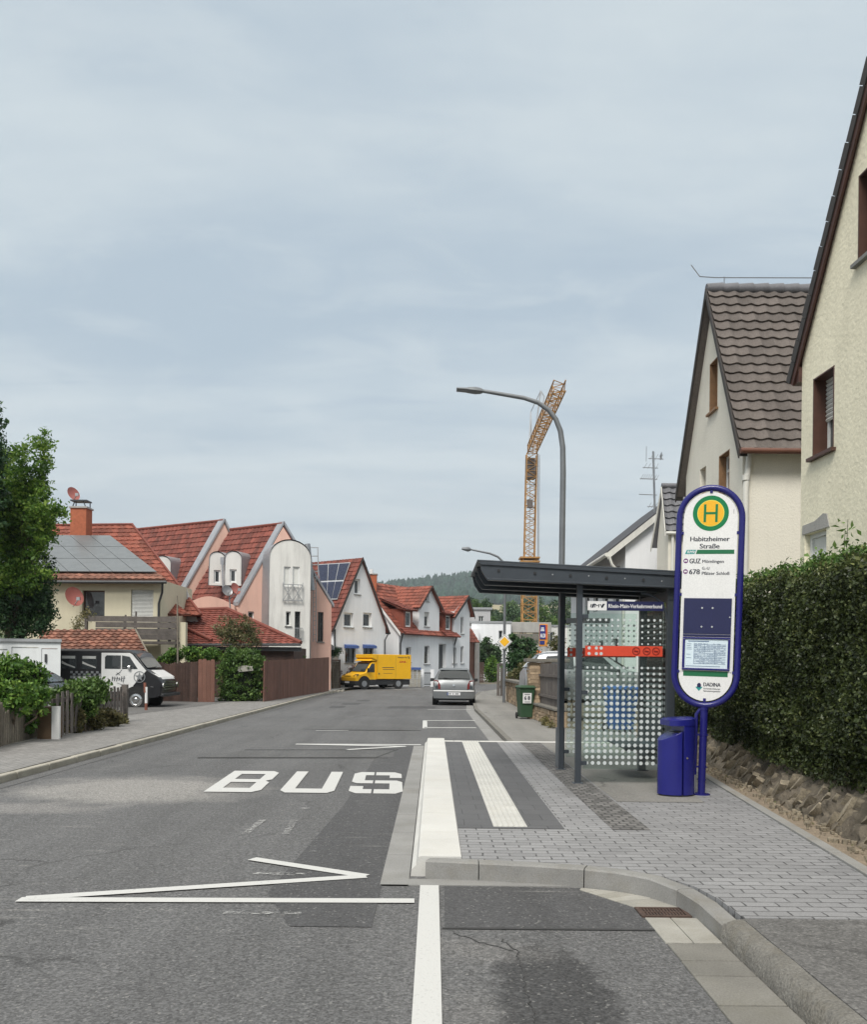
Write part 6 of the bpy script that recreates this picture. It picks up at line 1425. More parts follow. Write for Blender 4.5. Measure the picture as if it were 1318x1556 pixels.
mb = MB(); l_, t_2, r_ = nw_.at(-.4, ne - .5, .3), nw_.at(ns, NZ + .06, .3), nw_.at(NL + .3, ne - .3, .3); tiles(mb, l_ + bq, l_, t_2, t_2 + bq, .36, .3, .04, .04, seg=.08); tiles(mb, r_, r_ + bq, t_2 + bq, t_2, .5, .3, .04, .04, seg=.3); mb.build('roof', M['bright_tile'], ng, tints=True)
mb = MB()
for l in (l_, r_): mb.obox(l + nw_.n * .003 - V((0, 0, .2)), t_2 - l, nw_.n * .03, V((0, 0, .24)))
mb.build('barge_board', M['dark_barge'], ng)
an = thing('porch', 'red-brown timber porch with a small red tile roof at the end of the white houses', 'porch', P(716, 1035, 74) * 1)
q = [P(711, 976, 73), P(729, 976, 75), P(716, 955, 75.4), P(709, 955, 74)]; mb = MB(); tiles(mb, *q, .36, .3, .04, .04, seg=.1); mb.build('roof', M['bright_tile'], an, tints=True)
mb = MB(); a, b = XY(710.5, 73.2), XY(722, 74.6); aw = Wall(a, b); aw.mesh(mb, [(0, 0), (aw.L, 0), (aw.L, q[0].z), (0, q[0].z)], []); mb.obox(a + V((0, 0, 0)), aw.d * aw.L, V((0, 0, .9)), aw.n * .12); mb.build('wall', M['wood_red'], an, tints=True)
mb = MB(); mb.obox(aw.at(aw.L - .3, 0, .1), aw.d * .35, V((0, 0, q[0].z)), aw.n * .3); mb.build('post', M['concrete'], an)
# yard wall with gate in front of the long house
yw = thing('yard_wall', 'low pale block wall with a blue cover right behind the yellow truck', 'wall', P(630, 1040, 62.5) * 1)
mb = MB(); g = random.Random(4); 
for k in range(4):
    for j in range(3):
        a = P(621 + 6.3 * j, 1042, 62.3); z = .02 + k * .3; mb.tint = g.random(); mb.bx(a.x + g.uniform(0, .04), a.x + .28, 62.3, 62.6, z, z + .285)
mb.build('blocks', M['gutter_pale'], yw, tints=True, bevel=.01); mb = MB(); a, b = P(621, 1021, 62.3), P(640, 1014, 62.3); mb.bx(a.x, b.x, 62.2, 62.7, 1.22, b.z); mb.build('cover', M['awning_blue'], yw, bevel=.03)
yg = thing('yard_gate', 'grey metal bar gate between white posts left of the grey car', 'gate', P(650, 1041, 63.5) * 1)
a, b = P(643, 1041, 63.4), P(656, 1041, 64.2); mb = MB(); dq = b - a; dq.z = 0; a.z = .12
for k in range(11): mb.obox(a + dq * (k / 10), dq.normalized() * .04, V((0, 0, .95)), V((0, .03, 0)))
for z in (.05, .85): mb.obox(a + V((0, -.02, z)), dq, V((0, 0, .06)), V((0, .02, 0)))
mb.build('bars', M['dark_frame'], yg); mb = MB(); 
for p in (a - dq * .12, a + dq * 1.06): mb.bx(p.x - .14, p.x + .14, p.y - .14, p.y + .14, 0, 1.25)
mb.build('post', M['clean_white'], yg, bevel=.02)
# modern flat-roofed buildings
mbld = thing('flat_roof_building', 'modern light grey flat-roofed building beyond the white houses', 'building', P(720, 1000, 112) * 1)
def pbox(mb, u0, v0, u1, v1, Y, dep, zb=-.03): a, b = P(u0, v1, Y), P(u1, v0, Y); mb.bx(a.x, b.x, Y, Y + dep, zb, b.z)
mb = MB(); fw_ = Wall(XY(690, 108), XY(745, 108)); L_ = fw_.L; zt = P(720, 926, 108).z
glz(fw_, [(0, -.1), (L_, -.1), (L_, zt), (0, zt)], [dict(px=(727.5, 936, 735, 946.5), depth=.15, mull=2)], mbld, None, mb); p = XY(745, 108); mb.poly([p, p + V((0, 9, 0)), p + V((0, 9, zt)), p + V((0, 0, zt))]); mb.build('wall', M['grey_render'], mbld, recalc=False)
mb = MB(); a = XY(689, 107.9); mb.bx(a.x, p.x + .2, 107.8, 117, zt, zt + .25); mb.build('roof_edge', M['galv'], mbld)
m2b = thing('flat_roof_building', 'modern white flat-roofed building behind the priority road sign', 'building', P(745, 1030, 95) * 1)
mb = MB(); w5 = Wall(XY(716, 96), XY(776, 96)); L5 = w5.L; zt5 = P(745, 946.5, 96).z
glz(w5, [(0, -.1), (L5, -.1), (L5, zt5), (0, zt5)], [dict(px=(758, 958, 764, 982), depth=.2, sill=False), dict(px=(738, 970, 743, 976), depth=.15)], m2b, None, mb)
p5 = XY(776, 96); mb.poly([p5, p5 + V((1, 8, 0)), p5 + V((1, 8, zt5)), p5 + V((0, 0, zt5))]); pbox(mb, 713, 955.5, 728, 1030, 94.5, 1.45); mb.build('wall', M['clean_white'], m2b, recalc=False)
mb = MB(); mb.bx(w5.A.x - .1, p5.x + .1, 95.9, 104, zt5, zt5 + .2); mb.build('roof_edge', M['galv'], m2b)
m3 = thing('flat_roof_building', 'long pale low building behind the orange advertising pylon', 'building', P(845, 980, 98) * 1); mb = MB(); w6 = Wall(XY(826, 105), XY(880, 105)); z6 = P(840, 952, 105).z
glz(w6, [(0, -.1), (w6.L, -.1), (w6.L, z6), (0, z6)], [dict(px=(836, 960, 841, 980), depth=.2, sill=False)], m3, None, mb); mb.build('wall', M['white_render'], m3, recalc=False); mb = MB(); mb.bx(w6.A.x, w6.B.x, 104.9, 112, z6, z6 + .2); mb.build('roof_edge', M['galv'], m3)
# ------------------------------------------------------------------ white garages
ga_ = thing('garage', 'white prefabricated garage with a narrow white door under the dark conifer', 'garage', P(46, 1070, 27) * 1)
gw = Wall(XY(-60, 27), XY(92, 27)); zg = P(46, 975, 27).z; mb = MB(); dh = gw.rect(62.5, 985, 87, 1066); dh = (dh[0], dh[1], .1, dh[3]); gh2 = gw.rect(17, 983, 58, 1068); gh2 = (gh2[0], gh2[1], .1, gh2[3]); gh3 = gw.rect(-40, 986, 11, 1068); gh3 = (gh3[0], gh3[1], .1, gh3[3])
gw.mesh(mb, [(0, 0), (gw.L, 0), (gw.L, zg), (0, zg)], [dh, gh2, gh3], .06); q = XY(92, 27); mb.poly([q, q + V((-.8, 1.8, 0)), q + V((-.8, 1.8, zg)), q + V((0, 0, zg))]); mb.build('wall', M['box_white'], ga_, recalc=False)
mb = MB(); s0, s1, z0, z1 = dh; mb.obox(gw.at(s0 + .01, z0, -.05), gw.d * (s1 - s0 - .02), V((0, 0, z1 - z0 - .01)), gw.n * .03); dd_ = mb.build('door', M['box_white'], ga_); mb = MB(); pc_ = gw.at(s1 - .35, 1.75, 0); mb.bx(pc_.x - .03, pc_.x + .03, pc_.y - .03, pc_.y + .018, 1.55, 1.8); mb.build('handle', M['dark_frame'], dd_)
for h in (gh2, gh3):
    mb = MB(); s0, s1, z0, z1 = h; n_ = 8
    for k in range(n_): mb.obox(gw.at(s0 + .01 + (s1 - s0 - .02) * k / n_, z0, -.055), gw.d * ((s1 - s0 - .02) / n_ * .985), V((0, 0, z1 - z0 - .01)), gw.n * .03)
    mb.build('garage_door', M['box_white'], ga_)
mb = MB(); mb.prism([(gw.A.x, 26.93, zg), (q.x + .06, 26.93, zg), (q.x - .74, 28.8, zg), (gw.A.x, 28.8, zg)], (0, 0, .09)); mb.build('roof_edge', M['galv'], ga_)
# ------------------------------------------------------------------ fences on the left
def board_fence(root, a, b, zt, mat, n, round_top=True, th=.03, gap=.92, zb=.02, jit=.03, prof=None, seed=0):
    g = random.Random(seed); a, b = V(a), V(b); d = (b - a); nn = V((d.y, -d.x, 0)).normalized(); w = d.length / n; dn = d.normalized(); mb = MB()
    for k in range(n):
        p = a + dn * w * k; z = zt(k / n) + g.uniform(-jit, jit); mb.tint = g.random(); W2 = w * gap
        if prof == 'baluster': o = [(0, .06), (.18, .3), (-.05, .5), (.05, .62), (.28, .8), (.02, .9), (.15, 1)]; pts = [(x * W2 * .5, q) for x, q in o] + [(W2 - x * W2 * .5, q) for x, q in o[::-1]]; pts = [(x, zb + (z - zb) * q) for x, q in pts]
        else: pts = [(0, zb), (0, z - (.05 if round_top else 0)), (W2 * .2, z), (W2 * .8, z), (W2, z - (.05 if round_top else 0)), (W2, zb)]
        mb.prism([p + dn * x + V((0, 0, q)) + nn * g.uniform(-.006, .006) for x, q in pts], nn * th)
    o = mb.build('boards', M[mat], root, tints=True); mb = MB()
    for t in (.25, .78): z = zb + (min(zt(0), zt(1)) - zb) * t; mb.obox(a + V((0, 0, z)) - nn * .05, d, -nn * .04, V((0, 0, .08)))
    mb.build('rail', M[mat], root, tints=True); return o
bf = thing('board_fence', 'dark brown board fence in front of the flagpole right of the van', 'fence', P(280, 1075, 33.5) * 1)
fa, fb_, fc_ = XY(208, 34.6), XY(301, 33.6), XY(327, 33.6); board_fence(bf, fa, fb_, lambda t: P(250, 1006, 34).z + .04 * math.sin(t * 9), 'wood_dark', 26, seed=2, gap=.97)
bg = thing('board_fence', 'short reddish brown board fence section ending at the square hedge', 'fence', P(314, 1075, 33.5) * 1); board_fence(bg, fb_ + V((.02, 0, 0)), fc_, lambda t: P(314, 1002, 33.6).z, 'wood_red', 4, seed=5, gap=.97)
bw = thing('board_fence', 'long red-brown plank fence between the square hedge and the concrete garage', 'fence', P(450, 1060, 45) * 1)
r0, r1 = G(400, 1066, .1), G(499, 1050, .1); z0, z1 = P(400, 1004, r0.y).z, P(499, 998.5, r1.y).z; r0.z = r1.z = 0; board_fence(bw, r0, r1, lambda t: z0 + (z1 - z0) * t, 'wood_red', 60, round_top=False, gap=.985, jit=.006, seed=8)
cg = thing('garage', 'small concrete garage with two round vents behind the red-brown plank fence', 'garage', P(480, 1050, 52) * 1)
a, b = XY(455, 53), XY(501, 53); z = P(480, 987, 53).z; mb = MB(); mb.bx(a.x, b.x, 53, 58, 0, z); mb.build('wall', M['concrete'], cg); mb = MB(); mb.bx(a.x - .1, b.x + .25, 52.85, 58, z, P(480, 981, 53).z); mb.build('roof', M['zinc'], cg); mb = MB()
for u in (473, 486.5): mb.disc(P(u, 994, 52.99), (0, -1, 0), .09, 14, .015)
mb.build('vent', M['black_rubber'], cg)
lf = thing('lattice_fence', 'brown lattice fence panel left of the yellow truck', 'fence', P(508, 1050, 54.5) * 1)
a, b = XY(500.5, 54.2), XY(516.5, 55.2); zt = P(508, 1003, 54.5).z; d = b - a; mb = MB(); dn = d.normalized(); nn = V((dn.y, -dn.x, 0))
for k in range(-8, 16):
    for sg_ in (1, -1):
        p, q = a + d * (k / 10) + V((0, 0, .06)), a + d * ((k + 8 * sg_) / 10 if sg_ > 0 else (k - 8) / 10) + V((0, 0, zt - .06))
        t0 = max(0, min(1, (0 - (p - a).dot(dn)) / ((q - p).dot(dn)))); t1 = max(0, min(1, (d.length - (p - a).dot(dn)) / ((q - p).dot(dn)))); lo, hi = min(t0, t1), max(t0, t1)
        if hi - lo > .02: mb.tint = random.random(); mb.bar(p.lerp(q, lo) + nn * .02 * sg_, p.lerp(q, hi) + nn * .02 * sg_, .035, .015, up=nn)
mb.build('lattice', M['wood_grey'], lf, tints=True); mb = MB()
for p in (a, b): mb.bx(p.x - .05, p.x + .05, p.y - .05, p.y + .05, 0, zt + .05)
mb.bar(a + V((0, 0, zt)), b + V((0, 0, zt)), .07); mb.bar(a + V((0, 0, .08)), b + V((0, 0, .08)), .07); mb.bar(a - nn * .03 + V((0, 0, zt * .5)), b - nn * .03 + V((0, 0, zt * .5)), .02, zt * .9); mb.build('frame', M['wood_dark'], lf, tints=True)
pf = thing('picket_fence', 'weathered picket fence with curved balusters half hidden by green ivy in front of the van', 'fence', G(130, 1100, .1))
k0, k1 = G(84, 1122, .1), G(186, 1096, .1); zt0 = P(186, 1041, k1.y).z; k0.z = k1.z = 0; board_fence(pf, k0, k1, lambda t: zt0 - .03, 'wood_weather', 17, gap=.58, th=.018, prof='baluster', zb=.08, seed=4)
mb = MB(); mb.bx(k1.x - .02, k1.x + .12, k1.y - .05, k1.y + .07, 0, zt0 + .02); mb.build('end_post', M['wood_weather'], pf, tints=True)
sf = thing('slat_fence', 'old grey leaning slat fence under ivy at the left edge of the street', 'fence', G(30, 1125, .1))
q0_, q1_ = G(-60, 1150, .1), G(62, 1117, .1); zs = P(20, 1063, 17.5).z; q0_.z = q1_.z = 0; board_fence(sf, q0_, q1_, lambda t: zs + .07 * math.sin(t * 23), 'wood_grey', 34, gap=.8, jit=.07, seed=6)
gp_ = thing('gate_post', 'brown box-shaped gate post with a bright white front edge beside the ivy fence', 'gate post', G(82, 1122, .1)); a = G(78, 1123, .1); mb = MB(); zt = P(80, 1073, a.y).z
w_ = P(91, 1100, a.y).x - P(79, 1100, a.y).x; mb.bx(a.x, a.x + w_, a.y, a.y + .06, .05, zt); mb.build('front_board', M['sign_white'], gp_); mb = MB(); a2 = P(57, 1100, a.y + .02); mb.bx(a2.x, a.x - .002, a.y + .01, a.y + .5, .05, zt - .02); mb.build('body', M['brown_panel'], gp_)
bo = G(222, 1079, .1); bl_ = thing('bollard', 'white bollard with a red top in front of the van', 'bollard', bo); mb = MB(); mb.tube([bo, bo + V((0, 0, .72))], .042, 10); mb.build('post', M['sign_white'], bl_, smooth=50); mb = MB(); mb.tube([P(221, 1052, bo.y), P(220, 1037, bo.y)], [.05, .04], 10); mb.tube([bo + V((0, 0, .0)), bo + V((0, 0, .22))], .046, 10); mb.build('red_cap', M['bollard_red'], bl_, smooth=50)
nb_ = thing('name_plank', 'pale weathered name plank hanging on the square hedge', 'name board', P(374, 1015, 34.5) * 1); mb = MB(); a, b = P(361, 1021, 34.45), P(385, 1011, 34.45); mb.prism([(a.x, 34.45, a.z + .05), (a.x + .08, 34.45, a.z), (b.x, 34.45, a.z + .06), (b.x - .02, 34.45, b.z - .04), (a.x + .3, 34.45, b.z), (a.x + .03, 34.45, b.z - .05)], (0, .03, 0)); mb.build('plank', M['gutter_pale'], nb_, tints=True, bevel=.005)
# ------------------------------------------------------------------ vehicles
POLO = [(0, .34, .6, .62, .7, .72, .68), (.025, .3, .88, .93, .78, .775, .70), (.1, .27, .965, 1.02, .81, .795, .67), (.26, .24, .975, 1.22, .82, .80, .62), (.42, .22, .98, 1.40, .825, .80, .56), (.62, .2, .98, 1.445, .825, .81, .56), (1.4, .2, .97, 1.47, .83, .82, .57), (2.1, .2, .95, 1.44, .83, .82, .57), (2.75, .2, .93, 1.0, .83, .81, .70), (3.4, .2, .82, .87, .82, .79, .66), (3.8, .25, .64, .7, .74, .72, .6), (3.9, .32, .5, .53, .62, .6, .5)]
def car(root, st, paint, sx=1, sy=1, sz=1, glass=True, wheels=(.62, 3.05), rw=.3, hatch=(.1, .42), wind=(2.1, 2.75), plate=True, rails=False):
    st = [(a * sy, b * sz, c * sz, d * sz, e * sx, f * sx, g * sx) for a, b, c, d, e, f, g in st]; mb = MB(); secs = []
    for (y, zb, zt, zr, ws, wb, wr) in st:
        h = [(ws * .8, zb), (ws * .97, zb + .05), (ws + .015, zb + (zt - zb) * .35), (wb + .02, zb + (zt - zb) * .7), (wb, zt), (wr + (wb - wr) * .42, zt + (zr - zt) * .6), (wr + .02, zr - .03), (wr - .06, zr), (wr * .5, zr + .02)]
        secs.append([V((x, y, z)) for x, z in h] + [V((-x, y, z)) for x, z in h[::-1]])
    mb.loft(secs, closed=True); b = L(mb, 'body', M[paint], root, smooth=38)
    def row(y, t, off=.012):
        for p, q in zip(st, st[1:]):
            if p[0] <= y <= q[0]: k = (y - p[0]) / max(1e-6, q[0] - p[0]); r = [p[i] + (q[i] - p[i]) * k for i in range(7)]; break
        zt, zr, wb, wr = r[2], r[3], r[5], r[6]
        if t <= .6: f = t / .6; return V((wb + (wr + (wb - wr) * .42 - wb) * f + off, y, zt + (zr - zt) * t))
        f = (t - .6) / .4; x0 = wr + (wb - wr) * .42; return V((x0 + (wr + .02 - x0) * f + off, y, zt + (zr - .03 - zt) * .6 + (zr - .03 - zt) * (t - .6)))
    for s in (-1, 1):
        for (ya, yb, yc, yd) in ((.5 * sy, .5 * sy + .12, 1.3 * sy, 1.3 * sy), (1.36 * sy, 1.36 * sy, 2.08 * sy, 2.5 * sy)):
            m = MB(); pts = [row(yd, .1), row(ya, .1), row(yb, .86), row(yc, .86)]
            mid = [row((yd + ya) / 2, .1), row((yb + yc) / 2, .88)]
            q = [V((s * p.x, p.y, p.z)) for p in (pts[0], mid[0], pts[1], row((ya + yb) / 2, .55), pts[2], mid[1], pts[3], row((yc + yd) / 2, .55))]; m.poly(q); L(m, 'side_window', M['car_glass'], root, recalc=False)
    def slope(y0, y1, sgn, nm):
        a = [r for r in st if abs(r[0] - y0 * sy) < 1e-3][0]; c = [r for r in st if abs(r[0] - y1 * sy) < 1e-3][0]
        p0, p1 = V((a[6] - .02, a[0], a[3] + .03)), V((c[6] - .05, c[0], c[3] - .02)); off = V((0, -sgn * .02, .012)); m = MB(); mid = p0.lerp(p1, .5) + V((.03, 0, .015))
        o2 = []
        for p in (p0, mid, p1): o2.append(p + off)
        cen = [V((0, p.y - sgn * .02, p.z + .012)) for p in o2]
        for k in range(2): m.poly([V((-o2[k].x, *o2[k].yz)), cen[k], cen[k + 1], V((-o2[k + 1].x, *o2[k + 1].yz))]); m.poly([cen[k], o2[k], o2[k + 1], cen[k + 1]])
        return L(m, nm, M['car_glass'], root, smooth=60, recalc=False)
    slope(hatch[0], hatch[1], 1, 'rear_window'); slope(wind[1], wind[0], -1, 'windscreen')
    for s in (-1, 1):
        for y in wheels:
            x = s * st[6][4]; m = MB(); m.lathe([(rw * .6, -.09), (rw * .95, -.1), (rw, -.06), (rw, .06), (rw * .95, .1), (rw * .6, .09)], (x - s * .085, y * sy, rw), 'x', 26); w = L(m, 'wheel', M['black_rubber'], root, smooth=40)
            m = MB(); m.disc((x + s * .018, y * sy, rw), (s, 0, 0), rw * .62, 20, .006)
            L(m, 'rim', M['rim'], w)
            m = MB(); m.disc((x + s * .004, y * sy, rw), (s, 0, 0), rw * 1.17, 26, .012); L(m, 'wheel_arch', M['black_plastic'], root)
        m = MB(); y = 2.45 * sy; x = s * (st[6][5] + .1); m.loft([[V((x - .08, y + .05 * a, .97 * sz + .07 * b_)) for a, b_ in ((-1, -1), (1, -1), (1, 1), (-1, 1))], [V((x + .08, y + .04 * a, .98 * sz + .06 * b_)) for a, b_ in ((-1, -1), (1, -1), (1, 1), (-1, 1))]], closed=True); L(m, 'wing_mirror', M['black_plastic'], root, bevel=.015)
    if rails:
        for s in (-1, 1): m = MB(); q = [row(y * sy, .99) for y in (.6, 1.0, 1.6, 2.1)]; m.tube([V((s * (p.x - .08), p.y, p.z + .07)) for p in q], .02, 6); L(m, 'roof_rail', M['alu'], root)
    return b
pc0 = G(689, 1071.5); pol = thing('parked_car', 'grey hatchback seen from behind parked along the right kerb', 'car', (pc0.x + .01, pc0.y - .25, 0), R(-1.5), 'parked cars')
car(pol, POLO, 'car_grey')
def LL(name, mat, build, **k): m = MB(); build(m); return L(m, name, M[mat], pol, **k)
LL('bumper', 'car_grey', lambda m: m.loft([[V((x * s_, y, z)) for x, y in ((-.83, .32), (-.815, .03), (-.6, -.045), (0, -.06), (.6, -.045), (.815, .03), (.83, .32))] for s_, z in ((.97, .28), (1, .36), (1, .5), (.985, .565))], closed=True), smooth=50)
LL('bumper_trim', 'sign_white', lambda m: m.loft([[V((x, y - o, z)) for x, y in ((-.8, .02), (-.6, -.05), (0, -.066), (.6, -.05), (.8, .02))] for z, o in ((.555, 0), (.56, .01), (.6, .008), (.605, -.02))], caps=False), smooth=50)
LL('lower_valance', 'black_plastic', lambda m: m.loft([[V((x * s_, y, z)) for x, y in ((-.79, .4), (-.77, .06), (-.5, .0), (.5, .0), (.77, .06), (.79, .4))] for s_, z in ((.9, .2), (1, .3))], closed=True))
for s in (-1, 1):
    tl_ = LL('tail_light', 'tail_red', lambda m: m.loft([[V((s * x, y, z)) for x, z, y in ((.52, .63, .0), (.80, .65, .1), (.825, .82, .13), (.80, 1.0, .14), (.62, .99, .06), (.53, .82, .02))], [V((s * x, y, z)) for x, z, y in ((.53, .645, -.03), (.785, .665, .05), (.81, .82, .08), (.785, .985, .1), (.63, .975, .02), (.54, .82, -.02))]], closed=True), bevel=.01)
    m = MB()
    for z in (.73, .86): m.disc((s * .675, -.012 + .05 * (z > .8), z), (0, -1, .2), .062, 16, .012)
    L(m, 'lamp_lens', M['car_glass'], tl_)
pl = LL('number_plate', 'plate_white', lambda m: m.bx(-.26, .26, -.085, -.07, .41, .52)); m = MB(); [m.bx(-.19 + k * .05, -.16 + k * .05, -.0868, -.086, .435, .495) for k in (0, 1, 3, 5, 6, 7)]; L(m, 'plate_print', M['ink'], pl, recalc=False); m = MB(); m.bx(-.26, -.215, -.087, -.0855, .41, .52); L(m, 'plate_band', M['awning_blue'], pl)
LL('badge', 'chrome', lambda m: m.disc((0, -.005, .8), (0, -1, .1), .045, 18, .02)); LL('wiper', 'black_plastic', lambda m: m.bar((-.02, .03, 1.05), (-.42, .04, 1.09), .02)); LL('aerial', 'black_plastic', lambda m: m.tube([(0, .75, 1.46), (0, .6, 1.62)], .008, 5)); LL('spoiler', 'car_grey', lambda m: m.prism([(-.55, .36, 1.405), (-.55, .55, 1.47), (-.55, .55, 1.43)], (1.1, 0, 0)))
for s in (-1, 1): LL('head_restraint', 'car_dark', lambda m: m.bx(s * .35 - .12, s * .35 + .12, 1.1, 1.2, 1.0, 1.2))
# silver people carrier behind the stone wall, side-on
sv = P(795, 1010, 26.8); suv = thing('parked_car', 'silver car parked broadside behind the stone pier and low garden wall', 'car', (sv.x, 27.2, .36), R(-90), 'parked cars'); car(suv, POLO, 'car_silver', 1.08, 1.13, 1.13, rails=True)
# dark small car behind the picket fence
dk = P(118, 1040, 24.6); dc = thing('parked_car', 'dark small car behind the ivy covered picket fence in front of the white garage', 'car', (dk.x - 3.3, 24.9, .05), R(-90), 'parked cars'); car(dc, POLO, 'car_dark', .98, .95, .93)
# ------------------------------------------------------------------ black and white vintage van
Yv = 29.2; vf = P(245, 1078, Yv); van = thing('vintage_van', 'black and white vintage van with star emblem beside the dark board fence', 'van', (vf.x, Yv, .1), 0)
prof = [(-4.7, .38), (-.2, .32), (-.02, .38), (0, .55), (-.02, .88), (-.1, .98), (-.42, 1.2), (-.52, 1.26), (-.92, 1.78), (-1.05, 1.86), (-1.3, 1.9), (-4.6, 1.9), (-4.72, 1.75), (-4.75, .6)]
W = .93
def vsec(y, ins): return [V((x - (ins if x > -1 and z > .3 else 0) * .6, y, z - (ins if z > 1.5 else 0))) for x, z in prof]
mb = MB(); mb.loft([vsec(0, .07), vsec(.05, .02), vsec(.12, 0), vsec(2 * W - .12, 0), vsec(2 * W, .07)], closed=True); vb = L(mb, 'body', M['van_black'], van, smooth=35)
def vp(name, mat, pts, th=.012, y=0, parent=None, **k): m = MB(); m.prism([(x, y - th, z) for x, z in pts], (0, th + .03, 0)); return L(m, name, M[mat], parent or van, **k)
dr = vp('door', 'van_white', [(-1.98, .42), (-1.0, .42), (-.98, .5), (-.92, .72), (-.7, .98), (-.5, 1.2), (-.95, 1.72), (-1.05, 1.78), (-1.98, 1.78)], .012, bevel=.008)
vp('lower_panel', 'van_white', [(-2.9, .4), (-2.0, .4), (-2.0, 1.0), (-2.9, 1.0)], .008)
vp('window', 'car_glass', [(-1.86, 1.26), (-1.34, 1.26), (-1.34, 1.7), (-1.8, 1.7), (-1.86, 1.64)], .02); vp('quarter_window', 'car_glass', [(-1.3, 1.26), (-.78, 1.26), (-1.05, 1.66), (-1.3, 1.7)], .02)
for x in (-3.32, -2.64):
    f = vp('window', 'car_glass', [(x, 1.24), (x + .52, 1.24), (x + .52, 1.68), (x, 1.68)], .014, bevel=.01)
    m = MB(); m.bx(x + .04, x + .48, -.018, -.0142, 1.58, 1.67); m.prism([(x + .04, -.018, 1.42), (x + .2, -.018, 1.36), (x + .48, -.018, 1.27), (x + .48, -.018, 1.31), (x + .2, -.018, 1.42), (x + .04, -.018, 1.5)], (0, .003, 0)); L(m, 'curtain', M['curtain'], f)
m = MB(); o_ = [V((-.95, .12, 1.76)), V((-.54, .12, 1.28)), V((-.54, 2 * W - .12, 1.28)), V((-.95, 2 * W - .12, 1.76))]; m.prism([p + V((.02, 0, .02)) for p in o_], (.012, 0, .012)); m.prism([(-.96, -.008, 1.72), (-.55, -.008, 1.25), (-.5, -.008, 1.25), (-.9, -.008, 1.76)], (0, .06, 0)); L(m, 'windscreen', M['window_glass'], van)
m = MB(); m.prism([(-.42, .25, 1.215), (-.1, .25, .995), (-.04, .25, .92), (-.04, 1.6, .92), (-.1, 1.6, .995), (-.42, 1.6, 1.215)], (.006, 0, .012)); m.poly([(-.44, .04, 1.2), (-.1, .04, .995), (-.1, 1.82, .995), (-.44, 1.82, 1.2)]); L(m, 'bonnet', M['van_white'], van)
m = MB()
for z in (.58, .66, .74, .82): m.bx(-.01, .03, .3, 1.5, z, z + .035)
L(m, 'grille', M['chrome'], van); m = MB(); m.bx(-.03, .09, -.02, 2 * W + .02, .36, .46); L(m, 'bumper', M['black_plastic'], van, bevel=.02)
for y in (.15, 1.7): m = MB(); m.disc((.01, y, .72), (1, 0, 0), .09, 20, .04); L(m, 'headlight', M['chrome'], van)
m = MB(); m.bx(-.36, -.26, -.02, .01, .66, .7); L(m, 'indicator', M['chrome'], van)
wx = -.83
for x in (wx, -3.7):
    for y in (.08, 2 * W - .08):
        m = MB(); m.lathe([(.2, -.1), (.31, -.1), (.335, -.06), (.335, .06), (.31, .1), (.2, .1)], (x, y, .235), 'y', 28); w = L(m, 'wheel', M['black_rubber'], van, smooth=40); sg_ = -1 if y < 1 else 1
        m = MB(); m.disc((x, y + sg_ * .085, .235), (0, sg_, 0), .2, 24, .02); m.lathe([(.21, sg_ * .1), (.15, sg_ * .115), (.12, sg_ * .1), (.08, sg_ * .105), (.06, sg_ * .15), (.005, sg_ * .16)], (x, y, .235), 'y', 24); L(m, 'rim', M['chrome'], w, smooth=40)
        if y < 1: m = MB(); m.disc((x, -.004, .27), (0, -1, 0), .43, 28, .01); L(m, 'wheel_arch', M['black_rubber'], van)
m = MB(); m.disc((-.72, -.019, 1.0), (0, -1, 0), .19, 30, .004, .165); pts = []
for k in range(10): r_ = .16 if k % 2 == 0 else .065; a = math.pi / 2 + k * math.pi / 5; pts.append((-.72 + r_ * math.cos(a), -.02, 1.0 + r_ * math.sin(a)))
for k in range(5): m.poly([(-.72, -.02, 1.0), pts[(2 * k - 1) % 10], pts[2 * k], pts[(2 * k + 1) % 10]])
L(m, 'star_emblem', M['car_silver'], van, recalc=False)
m = MB(); g = random.Random(11)
for k in range(6): x = -1.62 + k * .075; m.bar((x, -.02, .86 + g.uniform(-.02, .02)), (x + .02, -.02, 1.0 + g.uniform(-.03, .03)), .022, .004); m.bar((x, -.02, .93), (x + .06, -.02, .9 + g.uniform(0, .08)), .018, .004)
m.bar((-1.5, -.02, 1.06), (-1.35, -.02, 1.16), .03, .004); m.bar((-1.47, -.02, 1.14), (-1.36, -.02, 1.06), .025, .004); m.bar((-1.36, -.02, 1.16), (-1.3, -.02, 1.24), .016, .004); m.bar((-1.3, -.02, .9), (-1.22, -.02, .76), .02, .004); m.bar((-1.45, -.02, .8), (-1.3, -.02, .74), .016, .004)
L(m, 'door_painting', M['ink'], dr)
m = MB()
for i in range(12):
    for j in range(4):
        if (i + j) % 2: m.bx(-3.0 + i * .085, -2.92 + i * .085, -.008, 0, .86 + j * .08, .935 + j * .08)
L(m, 'chequer_band', M['car_silver'], van); m = MB(); m.bx(-1.1, -1.0, -.1, -.02, 1.24, 1.36); L(m, 'wing_mirror', M['chrome'], van, bevel=.02); m = MB(); m.bar((-.5, .5, 1.31), (-.5, 1.1, 1.34), .015); L(m, 'wiper', M['black_plastic'], van)
# ------------------------------------------------------------------ yellow delivery truck
tp = P(523, 1047, 57); hd_ = math.atan2(-.66, -.75); Tx = P(545, 1046, 56.8)
trk = thing('delivery_truck', 'bright yellow postal delivery truck with box body parked before the white gable house', 'truck', (Tx.x, Tx.y, .03), math.atan2(-.6, -.8))
